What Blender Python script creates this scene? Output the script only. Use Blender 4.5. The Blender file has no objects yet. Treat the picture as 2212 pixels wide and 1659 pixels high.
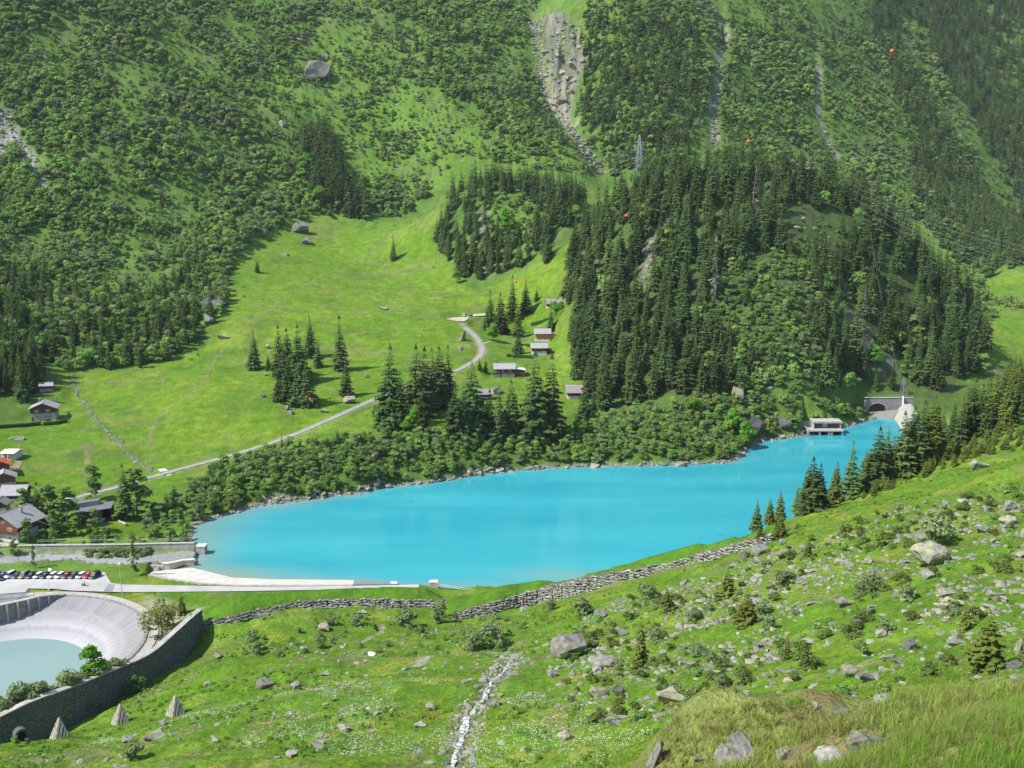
import bpy, bmesh, math, random
import numpy as np
from mathutils import Vector, Matrix

random.seed(7)
RNG = np.random.default_rng(11)
SC = bpy.context.scene
COL = SC.collection
rad = math.radians

# ------------------------------------------------------------------ camera
PITCH = rad(10)
CP, SP = math.cos(PITCH), math.sin(PITCH)
H0 = 123.0                       # eye height above the lake
FPX = 35 / 36 * 2212
cam = bpy.data.cameras.new('camera')
cam.lens = 35
cam.sensor_width = 36
cam.clip_start = 0.3
cam.clip_end = 9000
camo = bpy.data.objects.new('camera', cam)
camo.location = (0, 0, H0)
camo.rotation_euler = (rad(80), 0, 0)
COL.objects.link(camo)
SC.camera = camo

# ------------------------------------------------------------------ light
SUN_EL, SUN_AZ = 49.0, 204.0     # elevation; direction TO the sun, degrees counter-clockwise from +X
sv = Vector((math.cos(rad(SUN_EL)) * math.cos(rad(SUN_AZ)), math.cos(rad(SUN_EL)) * math.sin(rad(SUN_AZ)), math.sin(rad(SUN_EL))))
sun = bpy.data.lights.new('sun', 'SUN')
sun.energy = 4.3
sun.angle = rad(0.5)
sun.color = (1.0, 0.955, 0.87)
suno = bpy.data.objects.new('sun', sun)
suno.rotation_euler = sv.to_track_quat('Z', 'Y').to_euler()
suno.location = (-300, -100, 400)
COL.objects.link(suno)
W = bpy.data.worlds.new('World')
SC.world = W
W.use_nodes = True
nt = W.node_tree
bg = nt.nodes['Background']
sky = nt.nodes.new('ShaderNodeTexSky')
sky.sky_type = 'NISHITA'
sky.sun_disc = False
sky.sun_elevation = rad(SUN_EL)
sky.sun_rotation = math.atan2(sv.x, sv.y)
sky.altitude = 1500
nt.links.new(sky.outputs[0], bg.inputs[0])
bg.inputs[1].default_value = 0.15
SC.view_settings.view_transform = 'Standard'
SC.view_settings.look = 'None'
SC.view_settings.exposure = 0.84
SC.view_settings.gamma = 1
SC.view_settings.use_curve_mapping = False
SC.render.engine = 'CYCLES'
SC.cycles.max_bounces = 5
SC.cycles.diffuse_bounces = 3
SC.cycles.transparent_max_bounces = 4
SC.cycles.volume_bounces = 0
SC.cycles.use_denoising = True

# ------------------------------------------------------------------ surveying helpers
# a sight line from the viewpoint (bearing U, dip V in a 2212-wide frame) is used as a
# surveyor would to find where things stand on the ground
def sight(U, V):
    u = (U - 1106) / FPX
    v = (829.5 - V) / FPX
    return np.array([u, CP + v * SP, -SP + v * CP])
def at_y(U, V, y):
    d = sight(U, V)
    p = d * (y / d[1])
    p[2] += H0
    return p
def at_z(U, V, z):
    d = sight(U, V)
    p = d * ((z - H0) / d[2])
    p[2] += H0
    return p
def proj(p):
    x, y, z = p[..., 0], p[..., 1], p[..., 2] - H0
    f = y * CP - z * SP
    up = y * SP + z * CP
    return 1106 + FPX * x / f, 829.5 - FPX * up / f

def _hash(ix, iy, seed):
    n = (ix.astype(np.int64) * 374761393 + iy.astype(np.int64) * 668265263 + seed * 974634777) & 0xffffffff
    n = ((n ^ (n >> 13)) * 1274126177) & 0xffffffff
    n = n ^ (n >> 16)
    return (n & 0xffff) / 65535.0
def vnoise(x, y, seed=0):
    x = np.asarray(x, float); y = np.asarray(y, float)
    ix = np.floor(x); iy = np.floor(y)
    fx = x - ix; fy = y - iy
    fx = fx * fx * (3 - 2 * fx); fy = fy * fy * (3 - 2 * fy)
    ix = ix.astype(np.int64); iy = iy.astype(np.int64)
    a = _hash(ix, iy, seed); b = _hash(ix + 1, iy, seed)
    c = _hash(ix, iy + 1, seed); d = _hash(ix + 1, iy + 1, seed)
    return (a + (b - a) * fx) * (1 - fy) + (c + (d - c) * fx) * fy
def fbm(x, y, scale, oct=4, seed=0):
    s = 0; a = 0.5; f = 1.0 / scale
    for k in range(oct):
        s = s + a * (vnoise(x * f + 17.3 * k, y * f - 9.1 * k, seed + k) * 2 - 1)
        a *= 0.5; f *= 2.03
    return s
def sstep(a, b, x):
    t = np.clip((x - a) / (b - a), 0, 1)
    return t * t * (3 - 2 * t)
def inpoly(x, y, poly):
    poly = np.asarray(poly)[:, :2]
    r = np.zeros(np.shape(x), bool)
    n = len(poly)
    for i in range(n):
        x1, y1 = poly[i]; x2, y2 = poly[(i + 1) % n]
        if y1 == y2:
            continue
        c = ((y1 > y) != (y2 > y)) & (x < (x2 - x1) * (y - y1) / (y2 - y1) + x1)
        r ^= c
    return r
def pdist(x, y, line, closed=False):
    """distance to a polyline, arc length at the foot, signed side (left of travel positive)"""
    line = np.asarray(line)[:, :2]
    best = np.full(np.shape(x), 1e9); arc = np.zeros(np.shape(x)); side = np.zeros(np.shape(x))
    acc = 0.0
    n = len(line)
    for i in range(n if closed else n - 1):
        p = line[i]; q = line[(i + 1) % n]
        d = q - p; L = math.hypot(*d) + 1e-9
        t = np.clip(((x - p[0]) * d[0] + (y - p[1]) * d[1]) / (L * L), 0, 1)
        ex = x - (p[0] + d[0] * t); ey = y - (p[1] + d[1] * t)
        dd = np.hypot(ex, ey)
        m = dd < best
        best = np.where(m, dd, best); arc = np.where(m, acc + t * L, arc)
        side = np.where(m, np.sign(d[0] * ey - d[1] * ex), side)
        acc += L
    return best, arc, side
def sdist(x, y, poly):
    d, _, _ = pdist(x, y, poly, True)
    return np.where(inpoly(x, y, poly), d, -d)

# ------------------------------------------------------------------ terrain: surveyed heights
SURVEY = [
 # meadow and road
 (340,1022,430),(560,965,465),(760,880,530),(880,840,565),(1010,790,610),(1045,760,640),(1030,725,675),(985,688,715),
 (1100,815,600),(1165,770,635),(1175,742,665),(1195,690,720),(1245,860,560),(960,620,800),(850,560,870),(750,475,970),(900,480,960),
 (500,700,670),(480,600,780),(300,850,550),(160,810,580),(200,950,480),(60,1000,440),(100,890,520),(30,1080,395),
 (650,600,800),(650,750,640),(500,850,545),(700,820,575),(400,950,480),
 # river, park, basin rim
 (300,1205,336),(100,1210,333),(100,1245,315.6),(200,1265,307),(0,1265,307),
 # shore bank
 (600,1040,415),(800,1020,432),(1000,985,455),(1200,970,478),(1400,970,478),(330,1110,384),(200,1140,366),(50,1160,355),
 # near slope, middle
 (1106,1659,115),(1106,1500,165),(1106,1400,218),(1106,1330,278),(700,1659,122),(700,1500,175),(700,1400,229),(700,1325,280),
 (0,1659,150),(300,1659,135),(0,1619,196),(114,1585,204),(255,1509,227),(312,1472,242),(383,1429,258),(425,1387,271),(300,1560,190),(262,1560,194),(380,1543,190),(440,1352,274),(440,1450,220),(520,1560,160),(984,1338,279),(1080,1326,280),(1239,1286,276),(1307,1266,272),(1364,1252,270),(1435,1233,268),(1506,1215,266),(1563,1203,264),
 # near slope, right
 (1600,1500,120),(1600,1300,195),(1600,1185,262),(2000,1500,88),(2000,1300,140),(2000,1150,210),(2000,1060,270),
 (2212,1400,100),(2212,1200,160),(2212,1000,250),(1400,1400,180),(1400,1280,245),
 (1640,1147,280),(1700,1125,288),(1760,1107,294),(1850,1070,298),(1950,1020,308),(2050,985,312),(2130,980,302),(1800,1300,165),(1800,1420,125),(2212,978,290),
 # knolls just below the viewpoint
 (1500,1530,35),(1600,1522,35),(1600,1659,22),(2000,1510,40),(2000,1640,9),(2212,1600,8),(2212,1490,32),(1800,1570,27),(1430,1620,38),(1400,1680,33),(1750,1520,36),
 # the wooded knoll across the lake
 (1300,900,530),(1250,760,625),(1260,650,665),(1300,550,705),(1350,440,740),(1500,400,745),(1650,400,750),(1800,420,755),(1900,470,760),
 (2000,580,740),(2080,690,710),(2125,770,690),(1450,700,610),(1450,850,545),(1600,600,645),(1600,800,565),(1600,900,525),(1750,500,700),
 (1750,620,640),(1750,760,585),(1750,880,545),(1900,650,680),(1900,760,630),(1950,830,620),(1945,889,592),(1890,891,588),(1880,856,606),(1950,850,612),
 # the small knoll behind it
 (960,545,862),(1080,600,800),(1200,560,800),(1180,470,850),(1040,440,880),(1100,400,910),(960,440,900),(1250,420,850),
 # mountain side
 (1310,360,1080),(1200,320,1060),(1000,330,1060),(900,420,1020),(420,740,650),(300,720,640),(300,800,590),(150,790,590),(300,600,770),(100,600,730),
 (0,700,620),(0,500,800),(0,300,930),(0,150,1010),(0,0,1090),(300,450,870),(300,300,960),(300,150,1070),(300,0,1190),(600,450,960),(600,300,1060),
 (600,150,1180),(600,0,1300),(750,400,1010),(850,300,1100),(900,150,1220),(900,0,1360),(1050,200,1190),(1050,50,1330),(1220,260,1150),(1170,200,1230),
 (1150,50,1420),(1250,250,1130),(1250,100,1260),(1250,0,1340),(1400,300,1090),(1400,150,1200),(1400,0,1310),(1540,330,1095),(1540,150,1240),(1540,0,1380),
 (1750,350,1180),(1750,150,1340),(1750,0,1480),(1900,400,1200),(1900,200,1400),(1900,0,1620),(2050,450,1230),(2050,250,1480),(2050,0,1800),
 (2212,500,1350),(2212,250,1650),(2212,0,1950),(2100,600,1060),(2212,590,1050),(2130,740,820),(2212,690,900),(2212,800,760),
 (0,-250,1300),(600,-250,1540),(1250,-250,1560),(1750,-250,1750),(2212,-250,2350),(-400,0,1000),(-400,500,700),(-400,900,430),(-400,1200,310),
 (-400,1500,180),(2600,0,2150),(2600,400,1500),(2600,800,390),(2600,1100,220),(2600,1400,90),(-400,-300,1250),(2700,-300,2500),
]
WORLD_PTS = [  # ground that other ground hides, ground at the viewer's feet, and an unseen ridge raised for its shade
 (0,1.5,121.2),(3,3,120.6),(-4,6,118),(0,15,111),(0,35,96),(0,70,75),(-25,35,92),(-50,70,66),(-60,110,48),(30,62,84),(50,66,86),(8,30,103),(3,10,115.5),
 (-20,308,1.5),(20,312,0),(60,322,0),(110,350,0),(150,385,0),(200,445,0),(250,545,2),(100,334,10),(140,352,20),(165,332,50),(190,372,49),(212,400,45),(232,432,34),(150,365,14),(185,410,20),(255,470,8),(280,560,6),
 (150,850,112),(250,870,92),(340,840,48),(60,850,116),(100,960,112),(-30,990,132),(250,980,108),(400,940,40),
 (-440,560,150),(-455,640,175),(-430,490,100),(-330,470,26),(-335,560,50),(-350,620,60),  # unseen ridge left of view, raised to shade the left edge, and its foot
 (-150,225,12),(-185,250,3),(-190,300,2.5),(-120,300,2.5),(-60,303,2.5),(-20,300,3),
]
pts = [at_y(*q) for q in SURVEY] + [np.array(q, float) for q in WORLD_PTS]
SHORE_S = [(415,1140),(440,1125),(500,1110),(560,1092),(640,1082),(700,1075),(760,1068),(830,1052),(920,1045),(1000,1030),(1100,1018),(1200,1010),
           (1300,1007),(1400,1005),(1500,1003),(1580,998),(1612,972),(1640,955),(1700,945),(1740,940),(1830,922),(1870,909),(1890,904),(1912,898),(1940,897),(1968,914)]
shore = [at_z(u, v, 0.0) for u, v in SHORE_S]
near_shore = [np.array(q, float) for q in [(255,560,0),(205,452,0),(155,390,0),(118,360,0),(62,326,0),(20,316,0)]] + \
             [at_z(u, v, 0.0) for u, v in [(1010,1277),(960,1270),(870,1262),(760,1252),(600,1248),(500,1240),(440,1225),(425,1215),(425,1180)]]
LAKE = np.array(shore + near_shore)[:, :2]
for p in shore[::1]:
    q = p.copy(); q[2] = 0.3; pts.append(q)
pts = np.array(pts)
def al(x, y):
    return np.arctan2(x, y), np.log(np.hypot(x, y) + 1e-6)
_ca, _cl = al(pts[:, 0], pts[:, 1])
_ce = (pts[:, 2] - H0) / np.hypot(pts[:, 0], pts[:, 1])
_c2 = 0.022 ** 2
_A = np.sqrt((_ca[:, None] - _ca[None]) ** 2 + (_cl[:, None] - _cl[None]) ** 2 + _c2)
_n = len(pts)
_M = np.zeros((_n + 3, _n + 3))
_M[:_n, :_n] = _A + np.eye(_n) * (-0.0015)
_M[:_n, _n] = 1; _M[:_n, _n + 1] = _ca; _M[:_n, _n + 2] = _cl
_M[_n:, :_n] = _M[:_n, _n:].T
_w = np.linalg.solve(_M, np.r_[_ce, 0, 0, 0])
def base_height(x, y):
    x = np.asarray(x, float).ravel(); y = np.asarray(y, float).ravel()
    out = np.empty(len(x))
    for i in range(0, len(x), 20000):
        a, l = al(x[i:i + 20000], y[i:i + 20000])
        e = np.sqrt((a[:, None] - _ca[None]) ** 2 + (l[:, None] - _cl[None]) ** 2 + _c2) @ _w[:_n] + _w[_n] + _w[_n + 1] * a + _w[_n + 2] * l
        out[i:i + 20000] = H0 + e * np.exp(l)
    return out

# polar grid of the ground sheet, finer where it is near the line of the valley
A_FINE = rad(30.5)
ga = np.r_[np.linspace(-rad(75), -A_FINE, 34)[:-1], np.linspace(-A_FINE, A_FINE, 640), np.linspace(A_FINE, rad(75), 34)[1:]]
def _rows():
    r = [1.2]
    while r[-1] < 2700:
        d = r[-1]
        k = 0.03 if d < 8 else 0.012 if d < 95 else 0.0052 if d < 330 else 0.0066 if d < 1100 else 0.009
        r.append(d * (1 + k))
    return np.array(r)
gr = _rows()
GA, GR = np.meshgrid(ga, gr)
GX = (np.sin(GA) * GR); GY = (np.cos(GA) * GR)
shp = GX.shape
Z = base_height(GX, GY).reshape(shp)

_ix = np.arange(len(ga)); _ir = np.arange(len(gr)); _lgr = np.log(gr)
ZG = Z
def HT(x, y):
    x = np.asarray(x, float); y = np.asarray(y, float)
    a, l = al(x, y)
    i = np.clip(np.interp(a, ga, _ix), 0, len(ga) - 1.001); j = np.clip(np.interp(l, _lgr, _ir), 0, len(gr) - 1.001)
    i0 = i.astype(int); j0 = j.astype(int); fi = i - i0; fj = j - j0
    return (ZG[j0, i0] * (1 - fi) + ZG[j0, i0 + 1] * fi) * (1 - fj) + (ZG[j0 + 1, i0] * (1 - fi) + ZG[j0 + 1, i0 + 1] * fi) * fj
_march = np.exp(np.linspace(math.log(2.0), math.log(2650), 2600))
def ground(U, V, ymin=2.0, ymax=2650):
    """where the sight line meets the ground"""
    d = sight(U, V)
    t = _march[(_march > ymin) & (_march < ymax)] / d[1]
    X, Y, Zr = d[0] * t, d[1] * t, H0 + d[2] * t
    hit = np.nonzero(Zr < HT(X, Y))[0]
    k = hit[0] if len(hit) else len(t) - 1
    if k > 0:
        ta, tb = t[k - 1], t[k]
        for _ in range(12):
            tm = (ta + tb) / 2
            if H0 + d[2] * tm < HT(d[0] * tm, d[1] * tm):
                tb = tm
            else:
                ta = tm
        tt = tb
    else:
        tt = t[0]
    x, y = d[0] * tt, d[1] * tt
    return np.array([x, y, float(HT(x, y))])
def trace(line, **k):
    return np.array([ground(u, v, **k) for u, v in line])
def resample(line, step):
    line = np.asarray(line, float)
    seg = np.hypot(*(np.diff(line[:, :2], axis=0).T)); s = np.r_[0, np.cumsum(seg)]
    n = max(2, int(s[-1] / step) + 1)
    q = np.linspace(0, s[-1], n)
    return np.stack([np.interp(q, s, line[:, k]) for k in range(line.shape[1])], 1)
def smooth(line, step=1.0, it=2):
    """Chaikin corner cutting then even spacing"""
    L = np.asarray(line, float)
    for _ in range(it):
        a = L[:-1] * 0.75 + L[1:] * 0.25; b = L[:-1] * 0.25 + L[1:] * 0.75
        M = np.empty((len(a) * 2, L.shape[1])); M[0::2] = a; M[1::2] = b
        L = np.r_[L[:1], M, L[-1:]]
    return resample(L, step)

# ------------------------------------------------------------------ terrain: features cut and banked into it
BASIN_C, BASIN_R, RIM_Z, POND_Z = np.array([-143.9, 259.0]), 39.7, 2.2, -5.0
rr = np.hypot
# avalanche wall (top line, foot from the ground itself)
WALL_S = [(-140,1610,182),(-60,1572,191),(0,1546,197),(63,1514,201),(114,1496,205),(168,1477.5,212),(235,1449,224),(321,1415,245),(366,1375,256),(412,1333,268),(434,1315,275)]
WALL_TOP = smooth([at_y(*q) for q in WALL_S], 1.5)
# stone faced banks
def bank(bottom, top, crest, back):
    B = trace(bottom)
    us = np.array([q[0] for q in bottom])
    def at(line, dy):
        vv = np.interp(us, [q[0] for q in line], [q[1] for q in line])
        return np.array([at_y(u, v, b[1] + dy) for u, v, b in zip(us, vv, B)])
    return B, at(top, 0.9), at(crest, back)
BANK_L = bank([(432,1361),(465,1352),(504,1344),(572,1327),(640,1316),(700,1312),(760,1310),(813,1313),(870,1314),(930,1313),(962,1310)],
              [(432,1345),(465,1338),(504,1329),(572,1315),(640,1301),(700,1297),(760,1294.5),(813,1294.5),(870,1297),(930,1298),(962,1296)],
              [(432,1322),(465,1303),(520,1289),(600,1281),(700,1275),(800,1271),(900,1270),(940,1273),(962,1286)], 8.0)
BANK_R = bank([(984,1338),(1010,1333),(1043,1329),(1080,1325),(1120,1315),(1165,1304),(1239,1286),(1307,1266),(1364,1252),(1435,1233),(1506,1215),(1563,1203),(1640,1178),(1672,1168)],
              [(984,1324),(1043,1308),(1080,1297),(1165,1273),(1239,1255),(1307,1242),(1364,1232),(1435,1218),(1506,1198),(1563,1186),(1640,1162),(1672,1154)],
              [(984,1306),(1000,1300),(1060,1276),(1130,1262),(1200,1250),(1300,1229),(1400,1205),(1500,1178),(1620,1141),(1672,1128)], 7.0)

MEADOW_S = [(150,806),(205,805),(245,806),(300,802),(345,785),(400,775),(430,745),(470,705),(485,668),(488,625),(490,590),(522,555),(570,522),(622,492),(680,476),(750,471),(830,481),
            (895,478),(935,458),(948,480),(932,530),(950,570),(985,612),(1030,632),(1060,622),(1130,590),(1190,560),(1225,535),(1228,640),(1232,780),(1240,880),(1190,905),
            (1050,915),(860,938),(730,952),(610,972),(480,1008),(400,1036),(335,1055),(322,1100),(300,1172),(150,1187),(-60,1192),(-60,930),(60,920),(125,880)]
MEADOW = trace(MEADOW_S)[:, :2]
FARM = trace([(2115,700),(2135,640),(2105,600),(2150,585),(2212,600),(2300,600),(2300,770),(2150,790),(2128,768)], ymin=600)[:, :2]
SLOPE = trace([(600,80),(760,90),(900,180),(1010,260),(1130,320),(1290,365),(1250,385),(1050,340),(940,400),(860,440),(760,400),(760,330),(690,250),(560,180)], ymin=850)[:, :2]
ROAD_S = [(60,1100),(135,1082),(190,1068),(240,1056),(272,1046),(315,1034),(370,1018),(440,1000),(504,982),(553,968),(621,945),(704,910),(765,882),(826,855),(880,835),(964,808),(991,799),(1016,785),(1036,772),(1044,755),(1036,738),(1024,723),(1006,708),(992,694)]
ROAD = smooth(trace(ROAD_S), 2.0)
for k in range(12):
    ROAD[1:-1, 2] = (ROAD[:-2, 2] + ROAD[1:-1, 2] * 2 + ROAD[2:, 2]) / 4
LANE = smooth(trace([(1042,742),(1057,739),(1080,740),(1112,742),(1140,747)]), 2.0)
PADS = [trace(q)[:, :2] for q in ([(962,684),(985,679),(1014,681),(1010,694),(1002,702),(988,699)], [(1023,673),(1050,671),(1052,688),(1021,687)])]
PARK_S = [(-120,1235),(226,1236),(240,1259),(262,1262.5),(400,1265),(553,1267.5),(700,1266),(905,1262.5),(905,1268.5),(700,1273.5),(553,1276.5),(400,1278),(262,1279),(160,1276),(115,1272),(60,1271),(55,1279),(0,1283),(-120,1288)]
PARK_Z = 2.5
PARK = np.array([at_z(u, v, PARK_Z) for u, v in PARK_S])
RIVER_Z = 0.9
RIVER = np.array([at_z(u, v, RIVER_Z) for u, v in [(-120,1208),(0,1205),(75,1198),(170,1198),(190,1204),(300,1204),(330,1200),(418,1191),(424,1212),(380,1216),(300,1220),(270,1222),(200,1221),(160,1212),(57,1217),(0,1222),(-120,1230)]])
STREAM = smooth(trace([(1112,1412),(1098,1436),(1070,1465),(1045,1500),(1030,1520),(1013,1545),(1005,1570),(995,1600),(978,1640),(970,1675),(960,1720)]), 1.2)
TRAIL = smooth(trace([(900,1440),(940,1416),(985,1413),(1040,1410),(1090,1405),(1130,1412),(1190,1395)]), 1.0)
TRAIL2 = smooth(trace([(825,1348),(826,1362),(820,1375),(790,1385),(782,1395)]), 1.0)
GULLY = smooth(trace([(1150,40),(1160,110),(1168,180),(1190,225),(1222,262),(1262,312),(1305,358)], ymin=900), 6.0)
GULLY2 = smooth(trace([(1556,20),(1562,90),(1550,180),(1540,250),(1545,330)], ymin=900), 6.0)
GULLY3 = smooth(trace([(1760,90),(1766,180),(1772,260),(1800,330)], ymin=900), 6.0)
CLIFF = trace([(1165,40),(1215,35),(1258,60),(1262,130),(1240,200),(1225,260),(1250,330),(1225,275),(1190,225),(1172,160)], ymin=900)[:, :2]
SCREE = trace([(-10,230),(20,235),(40,290),(70,330),(90,370),(130,440),(95,430),(60,360),(30,320),(-10,330)], ymin=500)[:, :2]
CRAG = trace([(1030,450),(1052,430),(1055,520),(1070,590),(1040,575),(1038,500)], ymin=700)[:, :2]
CRAG2 = trace([(1400,520),(1425,470),(1440,500),(1410,560),(1400,620),(1375,605)], ymin=500)[:, :2]
CRAG3 = trace([(1700,480),(1760,450),(1820,520),(1800,560),(1740,540)], ymin=500)[:, :2]
CRAG4 = trace([(1800,650),(1850,690),(1900,740),(1940,790),(1930,840),(1880,770),(1820,720)], ymin=500)[:, :2]
KNOLL_NEAR = lambda x, y: sstep(46, 40, y) * sstep(-6, 4, x)

X, Y = GX, GY
D = np.hypot(X, Y)
m_mead = sstep(-14, 6, sdist(X, Y, MEADOW))
m_farm = sstep(-20, 10, sdist(X, Y, FARM))
s_lake = sdist(X, Y, LAKE)
far = sstep(470, 620, D) * sstep(5, 40, -s_lake) * (1 - m_mead) * (1 - m_farm)
near = sstep(350, 338, D)
# natural relief
Z = Z + far * (fbm(X, Y, 75, 4, 3) * 9 + fbm(X, Y, 22, 3, 8) * 4.0) * sstep(560, 900, D)
Z = Z + far * (fbm(X, Y, 34, 3, 5) * 5.0) * sstep(900, 560, D)
Z = Z + m_mead * (fbm(X, Y, 45, 3, 21) * 1.6 + fbm(X, Y, 9, 2, 22) * 0.35)
Z = Z + near * sstep(20, 60, D) * (fbm(X, Y, 11, 4, 31) * 1.5 + fbm(X, Y, 2.6, 2, 35) * 0.45)
Z = Z + sstep(60, 30, D) * sstep(1.5, 6, D) * (fbm(X, Y, 5, 4, 41) * 1.1 + fbm(X, Y, 1.6, 2, 45) * 0.2)
# rocky ribs on the cliffs and crags
rib = np.zeros(shp)
for poly, amp in ((CLIFF, 14), (CRAG, 5), (CRAG2, 6), (CRAG4, 4)):
    m = sstep(-6, 8, sdist(X, Y, poly))
    rib = np.maximum(rib, m)
    ridged = 1 - np.abs(fbm(X * 1.0, Y * 0.35, 16, 4, 51)) * 2.4
    Z = Z + m * (ridged - 0.5) * amp
for g, wdt, dep in ((GULLY, 12, 8), (GULLY2, 8, 6), (GULLY3, 6, 4)):
    dg, _, _ = pdist(X, Y, g)
    Z = Z - dep * np.exp(-(dg / wdt) ** 2)
# lake bed and shore
sl = s_lake + fbm(X, Y, 7, 3, 61) * 2.2
Z = np.where(sl > 0, np.minimum(Z, -0.25 - 0.28 * sl), np.where(sl > -14, np.maximum(Z, 0.1 + np.minimum(-sl, 3) * 0.28 + (-sl) * 0.03), Z))
Z = np.maximum(Z, np.where(s_lake > 0, -5, -60))
# river and park
m_tun = sstep(208, 212, X) * sstep(256, 252, X) * sstep(574, 578, Y) * sstep(600, 596, Y)
Z = np.where(m_tun > 0.3, np.minimum(Z, 0.9), Z)
m_int = sstep(160, 163, X) * sstep(186, 183, X) * sstep(528, 531, Y) * sstep(548, 545, Y)
Z = np.where(m_int > 0.3, np.minimum(Z, -1.5), Z)
sr = sdist(X, Y, RIVER)
flat = sstep(-14, -3, -np.abs(X + 150) + 0 * X + 175) * sstep(284, 292, Y) * sstep(346, 336, Y) * sstep(-3, -8, s_lake) 
Z = Z * (1 - flat) + flat * (2.25 + fbm(X, Y, 12, 2, 66) * 0.3)
Z = np.where(sr > -0.5, np.minimum(Z, RIVER_Z - 0.35 - 0.1 * np.clip(sr, 0, 6) + fbm(X, Y, 3, 3, 67) * 0.9), Z)
sp = sdist(X, Y, PARK)
w = sstep(-5, 0.8, sp)
Z = Z * (1 - w) + w * (PARK_Z - 0.25)
# lake apron lies on a cut bank
APRON_TOP = np.array([at_z(u, v, 2.35) for u, v in [(322,1240),(372,1250),(426,1258),(504,1263.5),(600,1264),(700,1263.6),(762,1263),(860,1262.5)]])
APRON_LOW = np.array([at_z(u, v, -0.25) for u, v in [(330,1234),(418,1225),(440,1229),(504,1246),(600,1250),(700,1251),(766,1252),(862,1260.5)]])
apron = np.r_[APRON_TOP, APRON_LOW[::-1]]
sa = sdist(X, Y, apron)
dt_ = pdist(X, Y, APRON_TOP)[0]; dl_ = pdist(X, Y, APRON_LOW)[0]
Z = np.where(sa > -1.2, np.minimum(Z, (2.35 * dl_ - 0.25 * dt_) / (dt_ + dl_ + 1e-6) - 0.35 - 0.4 * (sa > 0.5)), Z)
# banks
bank_grass = np.zeros(shp)
for (B, T, C), wid in ((BANK_L, 8.0), (BANK_R, 7.0)):
    d, s, side = pdist(X, Y, B)
    L = np.r_[0, np.cumsum(np.hypot(*np.diff(B[:, :2], axis=0).T))]
    ok = (d < 30) & (side > 0) & (s > 0.01) & (s < L[-1] - 0.01)
    zT = np.interp(s, L, T[:, 2]); zC = np.interp(s, L, C[:, 2])
    prof = np.where(d < wid, zT + (zC - zT) * np.clip((d - 1.2) / (wid - 1.2), 0, 1) ** 0.8, zC)
    prof = prof + fbm(X, Y, 4, 2, 71) * 0.25
    m = ok & (d > 1.1)
    Z = np.where(m & (d < wid + 1.2), prof, np.where(m, np.maximum(Z, zC - 0.5 * (d - wid - 1.2)), Z))
    bank_grass = np.maximum(bank_grass, np.where(m & (d < wid + 12) & (Z > 0.3), 1, 0))
# avalanche wall fill and basin
WT = np.r_[WALL_TOP[::6], WALL_TOP[-1:]]
d, s, side = pdist(X, Y, WT)
Lw = np.r_[0, np.cumsum(np.hypot(*np.diff(WT[:, :2], axis=0).T))]
ztop = np.interp(s, Lw, WT[:, 2])
dR = np.maximum(rr(X - BASIN_C[0], Y - BASIN_C[1]) - BASIN_R - 3, 0)
q = dR / (dR + d + 1e-3)
fill = (side > 0) & (s > 0.01) & (d < 46) & (d > 0.6) & (s < Lw[-1] - 0.01)
wf = sstep(46, 26, d)
Z = np.where(fill, (RIM_Z + (np.maximum(ztop - 1.2, RIM_Z) - RIM_Z) * q ** 1.3) * wf + Z * (1 - wf), Z)
rb = rr(X - BASIN_C[0], Y - BASIN_C[1])
wr = sstep(BASIN_R + 9, BASIN_R + 3.5, rb)
Z = Z * (1 - wr) + wr * (RIM_Z - 0.25)
Z = np.where(rb < BASIN_R + 0.9, -12.0, Z)
# levelled plots under the houses
ZG = Z
for u_, v_, r_ in [(1090,815,9),(1243,862,8),(1172,738,8),(1165,766,8),(1199,667,9),(1049,864,7),(100,846,7),(94,909,10),(28,1091,8),(8,1170,10),(203,1131,9)]:
    hp = ground(u_, v_, 60); w = sstep(r_ + 7, r_, np.hypot(X - hp[0], Y - hp[1] - r_ * .45))
    Z = Z * (1 - w) + w * (hp[2] - 0.05)
# road, lane and pads
def level(line, half, soft, Z, drop=0.18):
    d, s, _ = pdist(X, Y, line)
    L = np.r_[0, np.cumsum(np.hypot(*np.diff(line[:, :2], axis=0).T))]
    zr = np.interp(s, L, line[:, 2])
    w = sstep(half + soft, half, d)
    return Z * (1 - w) + w * (zr - drop)
ZG = Z
ROAD_D, _, _ = pdist(X, Y, ROAD[::3])
Z = level(np.r_[ROAD[::3], ROAD[-1:]], 2.4, 5, Z)
LANE[:, 2] = HT(LANE[:, 0], LANE[:, 1])
Z = level(LANE, 1.8, 3, Z)
PAD_Z = []
for pd in PADS:
    zc = float(HT(*pd.mean(0)))
    PAD_Z.append(zc)
    w = sstep(-5, 1.0, sdist(X, Y, pd))
    Z = Z * (1 - w) + w * (zc - 0.18)
ZG = Z
STREAM[:, 2] = HT(STREAM[:, 0], STREAM[:, 1])
for k in range(6):
    STREAM[1:-1, 2] = (STREAM[:-2, 2] + STREAM[1:-1, 2] * 2 + STREAM[2:, 2]) / 4
dS, _, _ = pdist(X, Y, STREAM[::3])
Z = level(STREAM[::3], 0.9, 2.5, Z, 0.35)
ZG = Z

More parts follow.
